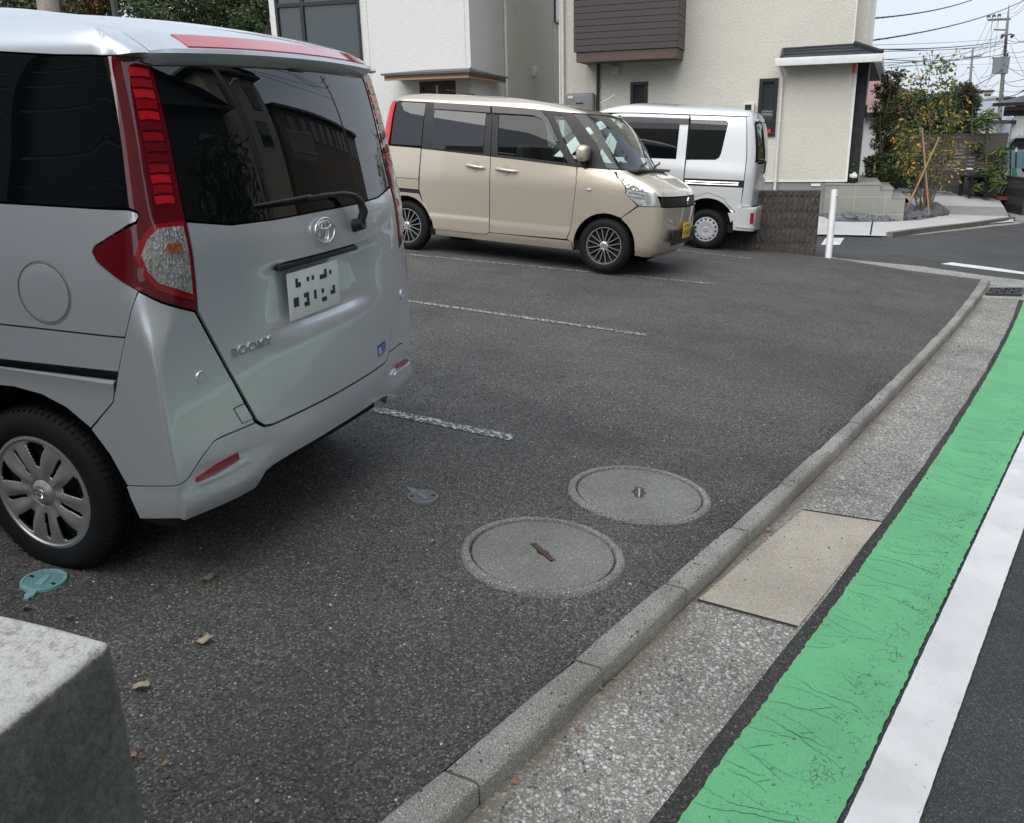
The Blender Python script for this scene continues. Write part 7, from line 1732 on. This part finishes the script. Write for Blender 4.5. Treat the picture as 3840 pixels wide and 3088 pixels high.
def garden():
    rnd = random.Random(5)
    autumn_tree()
    # dark and reddish shrubs/trees beside the house
    D = 21.5
    tree_generic('maple_tree', 'slender dark green and reddish maple beside the porch roof', 'tree', U(3320, 735, D), pxblobs(rnd, [(3340, 300, 38), (3375, 275, 22), (3310, 340, 36), (3350, 370, 50), (3300, 410, 36), (3345, 440, 50), (3380, 400, 40), (3310, 480, 40), (3360, 510, 46), (3290, 470, 26), (3330, 560, 44), (3375, 570, 36), (3288, 540, 26), (3395, 290, 14)], D, 0), [(U(3325, 735, D), U(3345, 300, D)), (U(3335, 735, D), U(3370, 320, D+.3)), (U(3315, 735, D), U(3300, 420, D-.2))], 6500, .085, ['leaf_dark', 'leaf_green', 'leaf_red'], [5, 4, 2.0], seed=3, asp=.42, r0=.03)
    tree_generic('shrub', 'loose green shrubs growing beside the entrance podium', 'shrub', U(3280, 690, 20.6), pxblobs(rnd, [(3262, 610, 24), (3290, 640, 30), (3330, 650, 32), (3262, 650, 20), (3300, 600, 28), (3350, 620, 26), (3375, 660, 22)], 20.6, 0), [(U(3275, 690, 20.6), U(3270, 600, 20.6)), (U(3310, 700, 20.6), U(3320, 600, 20.6))], 2600, .085, ['leaf_green', 'leaf_yellowgreen', 'leaf_dark'], [4, 2, 3], seed=4, r0=.018)
    D = 30.
    tree_generic('conifer', 'dense dark evergreen rising above the garden fence', 'tree', U(3590, 540, D), pxblobs(rnd, [(3600, 400, 60), (3630, 460, 45), (3570, 460, 55), (3610, 350, 42), (3640, 400, 30), (3560, 390, 45), (3600, 500, 55), (3540, 500, 50), (3640, 510, 30)], D, 0), [(U(3600, 700, D), U(3600, 340, D))], 9000, .15, ['leaf_dark', 'leaf_dark2'], [4, 2], seed=6, asp=.28, r0=.12)
    tree_generic('autumn_shrub', 'reddish feathery shrub above the fence by the far roof', 'shrub', U(3650, 500, D-1), pxblobs(rnd, [(3640, 350, 26), (3660, 380, 22), (3625, 330, 20), (3668, 350, 12)], D-1, 0), [(U(3650, 560, D-1), U(3650, 360, D-1))], 1500, .11, ['leaf_red', 'leaf_dark'], [4, 1], seed=7, asp=.22, r0=.04)
    tree_generic('backdrop_tree', 'dark leafy tree between the porch and the yellow-leaved tree', 'tree', U(3460, 520, 28), pxblobs(rnd, [(3470, 420, 60), (3420, 470, 55), (3500, 480, 55), (3440, 380, 40), (3400, 520, 50), (3520, 520, 40), (3520, 400, 46)], 28, 0), [(U(3460, 700, 28), U(3460, 400, 28))], 6500, .15, ['leaf_dark', 'leaf_green'], [4, 1.3], seed=8, r0=.1)
    # broad-leaved young tree by the bench
    rnd = random.Random(12); base = infront(3700, 748, .975); Z = (GC @ (base-CP)).z; T = thing('broadleaf_tree', 'young tree with long glossy drooping leaves beside the black bench', 'tree', base); W_ = lambda x, y, d=0: U(x, y, Z+d)
    st = MB(); st.tube([W_(3694, 742), W_(3697, 640), W_(3702, 540), W_(3700, 450), W_(3712, 415)], [.035, .028, .022, .016, .008], 7); lv = MB()
    for (x, y) in ((3712, 420), (3690, 440), (3722, 445), (3695, 480), (3675, 450), (3672, 530), (3700, 520), (3664, 545), (3740, 580), (3755, 565), (3720, 590), (3690, 580), (3665, 570), (3700, 630), (3740, 625), (3758, 600), (3680, 640), (3720, 655), (3750, 640), (3668, 690), (3700, 690), (3730, 690), (3655, 700), (3715, 710), (3690, 705), (3735, 675)):
        c = W_(x, y, rnd.uniform(-.5, .5)); st.tube([W_(3700, y+25), c], [.010, .005], 5)
        for k in range(26):
            a = rnd.uniform(0, 6.28); d = Vector((math.cos(a), math.sin(a), rnd.uniform(-.9, .35))); leaf(lv, rnd, c+Vector((rnd.gauss(0, .05), rnd.gauss(0, .05), rnd.gauss(0, .05))), rnd.uniform(.16, .26), 0, .26, 0 if rnd.random() < .5 else 1, d)
    st.build('trunk', M_('bark'), T, 50, space='world'); lv.build('crown', [M_('leaf_green'), M_('leaf_bright')], T, space='world', recalc=False)
    # stakes beside the shrubs
    for k, (a, b, lb) in enumerate((((3323, 705), (3381, 590), 'slanting bamboo pole leaning behind the podium steps'), ((3277, 650), (3288, 560), 'short upright bamboo stake among the shrubs'), ((3312, 690), (3345, 640), 'thin low bamboo pole behind the podium steps'))):
        m = MB(); p, q = U(*a, 20.), U(*b, 20.6); m.tube([p.lerp(q, i/7) for i in range(8)], [.026*(1.1 if i % 2 else .95) for i in range(8)], 8); m.build('bamboo_stake', M_('bamboo_stake'), smooth=50, tag=(lb, 'stake'))
    # planting bed rocks and slate chips
    from mathutils import noise as mn
    rocks = [(3184, 822, .17, 'dark rock standing alone near the podium in the stone bed'), (3212, 826, .07, 'small rock right beside the lone dark rock'), (3360, 818, .23, 'low grey rock left of the slanting stake foot'), (3412, 820, .16, 'rock in front of the tree stems'), (3440, 815, .15, 'rounded grey rock below the tree stems'), (3470, 812, .19, 'pointed rock right of the tree stems'), (3500, 806, .26, 'tall pointed rock near the right stake'), (3524, 806, .20, 'tallest corner rock at the right tip of the stone bed'), (3505, 790, .18, 'dark peaked rock behind the right stake'), (3400, 795, .20, 'rock behind the slanting stake'), (3440, 795, .16, 'rock wedged behind the tree stems'), (3320, 828, .12, 'low stone at the front edge of the bed'), (3260, 829, .09, 'small flat stone at the bed edge by the concrete joint')]
    for x, y, s_, lb in rocks:
        s_ *= .92; p = gar(x, y, -.03); bm = bmesh.new(); bmesh.ops.create_icosphere(bm, subdivisions=2, radius=s_); o_ = Vector((x*.13, y*.2, 0))
        for v in bm.verts:
            n_ = mn.noise(v.co*(1.3/s_)*.8+o_); v.co *= 1+.45*n_; v.co += v.normal*mn.noise(v.co*22+o_)*.05*s_; v.co.z *= .85
            # facet
            for fn in (Vector((.6, .3, .7)), Vector((-.7, .2, .5)), Vector((.1, -.8, .45))):
                fn = fn.normalized(); e = v.co.dot(fn)-s_*.62
                if e > 0: v.co -= fn*e*.9
        me = bpy.data.meshes.new('rock'); bm.to_mesh(me); bm.free(); me.materials.append(M_('stone_dark')); me.polygons.foreach_set('use_smooth', [True]*len(me.polygons)); me.set_sharp_from_angle(angle=R_(9))
        o = bpy.data.objects.new('rock', me); COL.objects.link(o); o.location = p+Vector((0, 0, s_*.3)); settag(o, lb, 'rock', 'rocks in the planting bed')
    rnd = random.Random(33); m = MB()
    for i in range(2600):
        x = rnd.uniform(3120, 3545); y = rnd.uniform(802, 829)+(-6 if x > 3480 else 0); p = gar(x, y, -.028); s_ = rnd.uniform(.015, .045); a = rnd.uniform(0, 6.28)
        d1 = Vector((math.cos(a), math.sin(a), rnd.uniform(-.5, .5)))*s_; d2 = Vector((-math.sin(a), math.cos(a), rnd.uniform(-.5, .5)))*s_*.7; u = Vector((0, 0, s_*.5)); m.add([p+d1, p+d2, p-d1, p-d2, p+u, p+u*1.0+d1*.4], [(0, 1, 4), (1, 2, 4), (2, 3, 4), (3, 0, 4)], rnd.choice((0, 0, 1, 2)))
    for i in range(900):
        x = rnd.uniform(3300, 3740); y = rnd.uniform(708, 722)+(x-3300)/440*4; p = gar(x, y, -.02); s_ = rnd.uniform(.03, .07); a = rnd.uniform(0, 6.28); d1 = Vector((math.cos(a), math.sin(a), 0))*s_; d2 = Vector((-math.sin(a), math.cos(a), 0))*s_*.7; u = Vector((0, 0, s_*.6)); m.add([p+d1, p+d2, p-d1, p-d2, p+u], [(0, 1, 4), (1, 2, 4), (2, 3, 4), (3, 0, 4)], rnd.choice((0, 1, 2)))
    o = m.build('slate_chips', [M_('stone_dark'), M_('chip_blue'), M_('chip_pale')], kind='stuff', recalc=False); o['label'] = 'blue-grey slate chips covering the planting bed'; o['category'] = 'stone chips'
leafmat('leaf_green2', [(.075, .11, .03), (.12, .165, .045), (.18, .22, .065)]); leafmat('leaf_dark2', [(.010, .018, .012), (.02, .03, .018), (.03, .04, .022)])
simple('chip_blue', (.14, .17, .20), .8, var=.3); simple('chip_pale', (.27, .29, .31), .8, var=.3)
def left_trees():
    rnd = random.Random(9); D = 30.; 
    spec = [((90, 60), 'leaf_autumn', 'brown and green tree behind the roof of the silver minivan at the far left', [(60, -40, 110), (150, 20, 80), (20, 40, 80), (230, -10, 70), (110, 60, 60)], ['leaf_autumn', 'leaf_dark', 'leaf_green'], [2, 3, 2]),
            ((330, 60), '', 'orange-brown tree between the pale trunk and the dark post', [(330, -20, 80), (400, 30, 60), (300, 40, 60), (430, -40, 60), (260, 20, 50)], ['leaf_autumn', 'leaf_orange2', 'leaf_green'], [3, 1.5, 2]),
            ((560, 60), '', 'dense green tree right of the dark post', [(560, -10, 90), (640, 30, 80), (520, 40, 60), (700, -30, 80), (600, 70, 60), (680, 90, 50)], ['leaf_green', 'leaf_dark'], [2, 3]),
            ((790, 60), '', 'green tree with dark leaning branches', [(800, 0, 80), (760, 60, 60), (840, 40, 60), (820, 100, 50), (870, -20, 60), (740, 100, 50)], ['leaf_green', 'leaf_dark'], [2.5, 2]),
            ((950, 60), '', 'open green tree nearest the white house', [(930, 20, 50), (960, 70, 44), (900, 70, 40), (985, 0, 40), (950, 100, 36), (1000, -30, 60)], ['leaf_green', 'leaf_dark'], [3, 2])]
    for k, (b, _, lb, bl, mats, w) in enumerate(spec):
        Dk = D+rnd.uniform(-2, 3); base = U(b[0], 700, Dk); base.z = 0
        x0 = b[0]
        tree_generic('roadside_tree', lb, 'tree', base, pxblobs(rnd, bl, Dk, 0, 1.4), [(base, U(x0+30, 60, Dk)), (U(x0+10, 200, Dk), U(x0-60, -60, Dk)), (U(x0+20, 180, Dk), U(x0+90, -60, Dk)), (U(x0+15, 220, Dk), U(x0+140, 20, Dk+1))], 5200, .15, mats, w, seed=40+k, r0=.14, asp=.5, shell=.1, group='trees behind the parking lot')
    p = U(183, 300, 24); m = MB(); m.tube([Vector((p.x, p.y, -.3)), U(178, 0, 24), U(172, -150, 24.)], [.32, .28, .27], 14); m.build('tree_trunk', M_('bark_pale'), smooth=50, tag=('thick pale tree trunk above the silver minivan roof', 'tree trunk'))
    p = U(470, 300, 22); m = MB(); m.tube([Vector((p.x, p.y, -.3)), Vector((p.x, p.y, 7))], .075, 14); m.build('dark_post', M_('pole_dark'), smooth=50, tag=('slim dark grey metal post in front of the trees at the left', 'post'))
simple('pole_dark', (.05, .052, .06), .5); leafmat('leaf_orange2', [(.30, .14, .03), (.20, .10, .03), (.34, .18, .05)])
# ------------------------------------------------------------------ utility poles and wires
def cat_wire(a, b, sag, n=24):
    a, b = Vector(a), Vector(b); return [a.lerp(b, i/n)-Vector((0, 0, sag*4*(i/n)*(1-i/n))) for i in range(n+1)]
def wires():
    D = 55.; W_ = lambda x, y, d=0.: U(x, y, D+d)
    b = W_(3733, 560); T = thing('utility_pole', 'tall concrete utility pole with crossarms and a grey transformer box', 'utility pole', b)
    px = lambda y: 3784-(y-17)*(3742-3784)/(17-505) if False else 3784+(y-17)*(-42/488)
    m = MB(); ys = [17, 60, 90, 200, 350, 505, 640]; rr = [.02, .06, .08, .10, .13, .155, .16]; m.tube([W_(px(y), y) for y in ys], rr, 12); m.build('pole', M_('pole_concrete'), T, 50, space='world')
    def arm(y, x0, x1, r=.06, nm='crossarm', y1=None): m = MB(); m.tube([W_(x0, y), W_(x1, y1 or y-3)], r, 6); return m.build(nm, M_('pole_concrete'), T, space='world')
    arm(75, 3706, 3788, .075); arm(112, 3728, 3772, .05, y1=113); arm(132, 3755, 3795, .05); arm(218, 3720, 3762, .05, y1=219)
    for x, y in ((3707, 66), (3727, 64), (3747, 62)):
        m = MB(); m.tube([W_(x, y+8), W_(x, y+2)], .09, 8); m.build('insulator', M_('insulator'), T, space='world'); m = MB(); m.tube([W_(x, y+2), W_(x, y-8)], [.12, .09], 8); m.build('insulator_cap', M_('frame_black'), T, space='world')
    for x, y in ((3756, 134), (3793, 133)): m = MB(); m.tube([W_(x, y), W_(x+6, y+6)], [.10, .16], 6); m.build('fuse', M_('frame_black'), T, space='world')
    m = MB(); m.box(W_(3753, 246), (.6, .75, 1.0), Matrix.Rotation(.3, 3, 'Z')); m.build('transformer_box', M_('pole_grey'), T, space='world', bevel=.03)
    m = MB()
    for k in range(26): y = 150+k*14; m.tube([W_(px(y), y, -.25), W_(px(y)+(9 if k % 2 else -7), y-1, -.2)], .025, 4)
    m.build('step_bolts', M_('frame_black'), T, space='world')
    m = MB(); rnd = random.Random(6)
    for k in range(9):
        y = 135+k*13; m.tube([W_(px(y)+rnd.uniform(-3, 3), y+rnd.uniform(-8, 8), -.3) for _ in range(6)], .03, 4)
    m.tube([W_(3780, 200), W_(3768, 250), W_(3776, 262), W_(3768, 280)], .05, 5); m.build('cable_bundle', M_('wire'), T, space='world')
    D2 = 70.; V = lambda x, y, d=0.: U(x, y, D2+d); T2 = thing('utility_pole', 'thin farther utility pole rising behind the yellow-leaved tree', 'utility pole', V(3636, 480)); m = MB(); m.tube([V(3649, 177), V(3647, 200), V(3636, 330), V(3630, 480)], [.02, .08, .11, .13], 10); m.build('pole', M_('pole_concrete'), T2, 50, space='world')
    m = MB(); m.tube([V(3617, 218), V(3678, 211)], .06, 5); m.tube([V(3615, 210), V(3617, 218)], .06, 5); m.tube([V(3678, 206), V(3674, 213)], .06, 5); m.build('crossarm', M_('pole_concrete'), T2, space='world')
    m = MB(); m.tube([V(3627, 255), V(3653, 253)], .05, 5); m.build('crossarm', M_('pole_concrete'), T2, space='world')
    # nearer twisted cables from the cream house outwards, then the many lines round the poles
    near = [((3278, 69, 19), (3660, -5, 33), 'upper thick twisted cable leaving the cream house', .035, -.0), ((3272, 152, 19), (3860, -8, 40), 'lower thick twisted cable leaving the cream house', .035, .12)]
    for (x0, y0, d0), (x1, y1, d1), lb, r, sg in near:
        m = MB(); P = cat_wire(U(x0, y0, d0), U(x1, y1, d1), sg+.10, 60); m.tube(P, r*.5, 6); m.tube([p+Vector((0, .015*math.cos(i*1.6), .015*math.sin(i*1.6))) for i, p in enumerate(P)], r*.25, 5); m.build('cable', M_('wire_grey'), smooth=60, tag=(lb, 'cable'))
    lines = [((3270, 170, 30), (3779, 143, 55), .012), ((3268, 186, 30), (3775, 152, 55), .035), ((3268, 184, 30), (3775, 156, 55), .02), ((3290, 194, 30), (3773, 172, 55), .02), ((3310, 224, 34), (3638, 180, 70), .016), ((3310, 223, 32), (3776, 200, 55), .022), ((3315, 237, 32), (3775, 205, 55), .02), ((3320, 246, 32), (3770, 160, 55), .02), ((3325, 255, 32), (3768, 175, 55), .02), ((3330, 247, 45), (3840, 235, 80), .012),
             ((3707, 72, 55), (3650, 190, 70), .012), ((3727, 72, 55), (3665, 205, 70), .012), ((3747, 72, 55), (3680, 215, 70), .012), ((3745, 75, 55), (3722, 245, 55), .010), ((3720, 80, 55), (3712, 245, 55), .010), ((3706, 60, 55), (3785, 45, 55), .012),
             ((3788, 40, 55), (3850, -20, 45), .014), ((3788, 52, 55), (3860, -8, 45), .014), ((3790, 68, 55), (3860, 15, 45), .014), ((3795, 133, 55), (3870, 165, 45), .014), ((3780, 150, 55), (3880, 132, 42), .02), ((3780, 165, 55), (3880, 145, 42), .02), ((3778, 195, 55), (3880, 178, 42), .02), ((3776, 205, 55), (3880, 195, 42), .014), ((3776, 250, 55), (3870, 300, 42), .016), ((3760, 262, 55), (3560, 360, 40), .03),
             ((3770, 245, 55), (3870, 255, 42), .012), ((3768, 310, 55), (3880, 285, 42), .025), ((3768, 312, 55), (3870, 320, 42), .02), ((3645, 320, 70), (3770, 303, 55), .016), ((3640, 330, 70), (3765, 345, 55), .014), ((3762, 340, 55), (3860, 330, 42), .018), ((3758, 360, 55), (3870, 318, 42), .03), ((3755, 370, 55), (3870, 330, 42), .02), ((3750, 372, 55), (3640, 440, 40), .018), ((3755, 250, 55), (3675, 290, 60), .02), ((3710, 250, 55), (3676, 296, 60), .012), ((3765, 180, 55), (3705, 310, 60), .014), ((3762, 190, 55), (3690, 330, 62), .014), ((3745, 305, 55), (3700, 345, 60), .016), ((3790, 170, 55), (3880, 340, 42), .012), ((3650, 260, 70), (3700, 330, 62), .012), ((3560, 300, 70), (3650, 265, 70), .012), ((3590, 290, 65), (3625, 262, 70), .012), ((3660, 215, 70), (3780, 120, 55), .014), ((3480, 270, 60), (3775, 120, 55), .014), ((3420, 235, 50), (3610, 216, 70), .014)]
    for i, ((x0, y0, d0), (x1, y1, d1), r) in enumerate(lines):
        m = MB(); m.tube(cat_wire(U(x0, y0, d0), U(x1, y1, d1), .06+.08*(i % 3), 14), max(r, .014)*.75, 4)
        m.build('overhead_wire', M_('wire'), tag=('thin overhead wire strung around the utility poles in the sky', 'wire', 'overhead wires round the utility poles'))
simple('wire_grey', (.085, .088, .092), .6)
# ------------------------------------------------------------------ across the street and behind the camera: seen only as reflections
def behind():
    fz = -.5
    # slatted screen along the neighbour's boundary, reflected in the near side of the minivan
    a = L2W((-.9, 3.4, 0)); b = L2W((-1.6, 10, 0)); d = (b-a).normalized(); F = Frame(a, math.atan2(d.y, d.x)); T = thing('slatted_screen', 'tall dark louvred boundary screen mirrored in the near side windows of the minivan', 'fence', F.M)
    m = MB(); z = .1
    while z < 3.8: fbox(m, -1.0, 8, 0, .03, z, z+.225); z += .25
    m.build('slats', M_('frame_black'), T)
    m = MB()
    for u in (-1., 1.9, 4.9, 7.9): fbox(m, u, u+.08, .031, .11, 0, 3.85)
    m.build('screen_post', M_('frame_black'), T)
    m = MB(); fbox(m, -2, 9, -1.5, -1.3, -.5, 5.5); m.build('screen_backing', M_('far_tan'), T)  # unseen backing added so the gaps between the slats mirror dim
    # houses over the road: gable house, then a row
    def hs(nm, lb, lx, ly, yaw, w, dp, h, mat, rf, wins, rm='far_dark'):
        A = L2W((lx, ly, 0)); F = Frame(A, yaw); 
        F.d = Vector((math.cos(yaw), math.sin(yaw), 0)); F.n = Vector((-F.d.y, F.d.x, 0)); F.M = Matrix.Translation(F.A) @ Matrix((F.d, F.n, Vector((0, 0, 1)))).transposed().to_4x4()
        return far_box(nm, lb, F, 0, w, 0, dp, -2, h, M_(mat), wins, rf, roofmat=rm)
    yw = math.atan2((Q @ Vector((-1, 0, 0))).y, (Q @ Vector((-1, 0, 0))).x)
    win = lambda xs, z0, z1, w=.9: [(x, x+w, z0, z1) for x in xs]
    A0 = 17.0
    hs('gable_house', 'tall pale gabled house mirrored in the rear window of the silver minivan', 16.7, -8.2, yw, 4.4, 7, 8.1, 'far_tan', ('gable_v', 2.0, .5), win((.6, 2.6), 5.9, 7.3)+win((.8,), 4.3, 5.3, 1.1))
    hs('row_house', 'long dark row house mirrored in the rear window beyond the gabled house', 44, -8.6, yw, 26, 7, 6.5, 'far_brown', ('gable_u', 1.0, .5), [(k*2.1+.4, k*2.1+1.5, 4.9, 6.1) for k in range(12)])
    hs('corner_house', 'lower dark house mirrored at the left of the rear window', 12.1, -8.0, yw, 6.5, 7, 5.6, 'far_dark2', ('gable_v', 2.2, .5), [(1, 2, 3.6, 4.6)])
    hs('neighbour_house', 'pale house across the street mirrored in the windows of the beige car', -4, -1.5, yw+1.2, 8, 7, 5.8, 'far_tan', ('gable_u', 1.6, .5), [(1.2, 2.4, 3.0, 4.3), (4.2, 5.4, 3.0, 4.3)])
    p = L2W((12.4, -6.9, 0)); T = thing('street_pole', 'street pole with a lamp mirrored in the rear window of the minivan', 'utility pole', p); m = MB(); m.tube([p-Vector((0, 0, .5)), p+Vector((0, 0, 12.5))], [.17, .12], 12); m.build('pole', M_('pole_concrete'), T, 50, space='world')
    m = MB(); m.tube([p+Vector((0, 0, 7.2)), p+Vector((.5, .2, 7.6))], .03, 6); m.rbox(p+Vector((.6, .25, 7.6)), (.3, .14, .1), .03); m.build('lamp_head', M_('hub_silver'), T, 50, space='world')
    q = L2W((33, -7.4, 0)); T = thing('street_pole', 'far street pole mirrored at the right of the rear window', 'utility pole', q); m = MB(); m.tube([q-Vector((0, 0, 1)), q+Vector((0, 0, 12.5))], [.16, .11], 10); m.box(q+Vector((0, 0, 12.0)), (.1, 1.4, .1)); m.box(q+Vector((0, 0, 11.2)), (.1, 1.1, .08)); m.build('pole', M_('pole_concrete'), T, 50, space='world')
    rnd = random.Random(14)
    for k in range(9):
        h0 = rnd.uniform(8.5, 12.); h1 = rnd.uniform(9, 12); a = p+Vector((0, 0, h0)); b = (q+Vector((0, rnd.uniform(-.6, .6), h1))) if k < 5 else L2W((rnd.uniform(2, 9), rnd.uniform(-8, -4), rnd.uniform(9, 13)))
        m = MB(); m.tube(cat_wire(a, b, .5, 14), .018, 4); m.build('overhead_wire', M_('wire'), tag=('dark cable mirrored in the rear window of the silver minivan', 'wire', 'cables mirrored in the minivan rear window'))
    p = L2W((9.0, -9.0, 0)); rnd = random.Random(3)
    F = Frame(L2W((17.3, -7.4, 3.5)), R_(0)+math.atan2(Q.col[0].y, Q.col[0].x)); F.M = Matrix.Translation((0, 0, 3.9)) @ F.M; T = thing('yard_fence', 'pale terrace railing mirrored low in the rear window', 'fence', F.M); m = MB()
    for k in range(34): u = k*.12; fbox(m, u, u+.03, 0, .03, 0, 1.1)
    fbox(m, 0, 4.1, .031, .05, .9, .96); fbox(m, 0, 4.1, .031, .05, .2, .26); m.build('pickets', M_('aged_slat'), T)
    T = thing('street_tree', 'dark leafy tree mirrored at the lower left of the rear window', 'tree', L2W((10, -7, 0))); c = L2W((10.2, -6.8, 4.0)); m = MB(); m.tube([L2W((10.2, -6.8, -.3)), c], .12, 8); m.build('trunk', M_('bark'), T, 50, space='world'); m = leafmass(rnd, [(tuple(c), (1.6, 1.2, 1.1))], 900, .2); m.build('foliage', M_('leaf_dark'), T, recalc=False, space='world')
simple('far_dark2', (.045, .045, .045), .8)
ground(); lids(); litter(); pillar()
cream_house(); white_house(); block_wall(); bollard()
silver_minivan(); beige_car(); white_van()
distant(); garden(); left_trees(); wires(); behind()
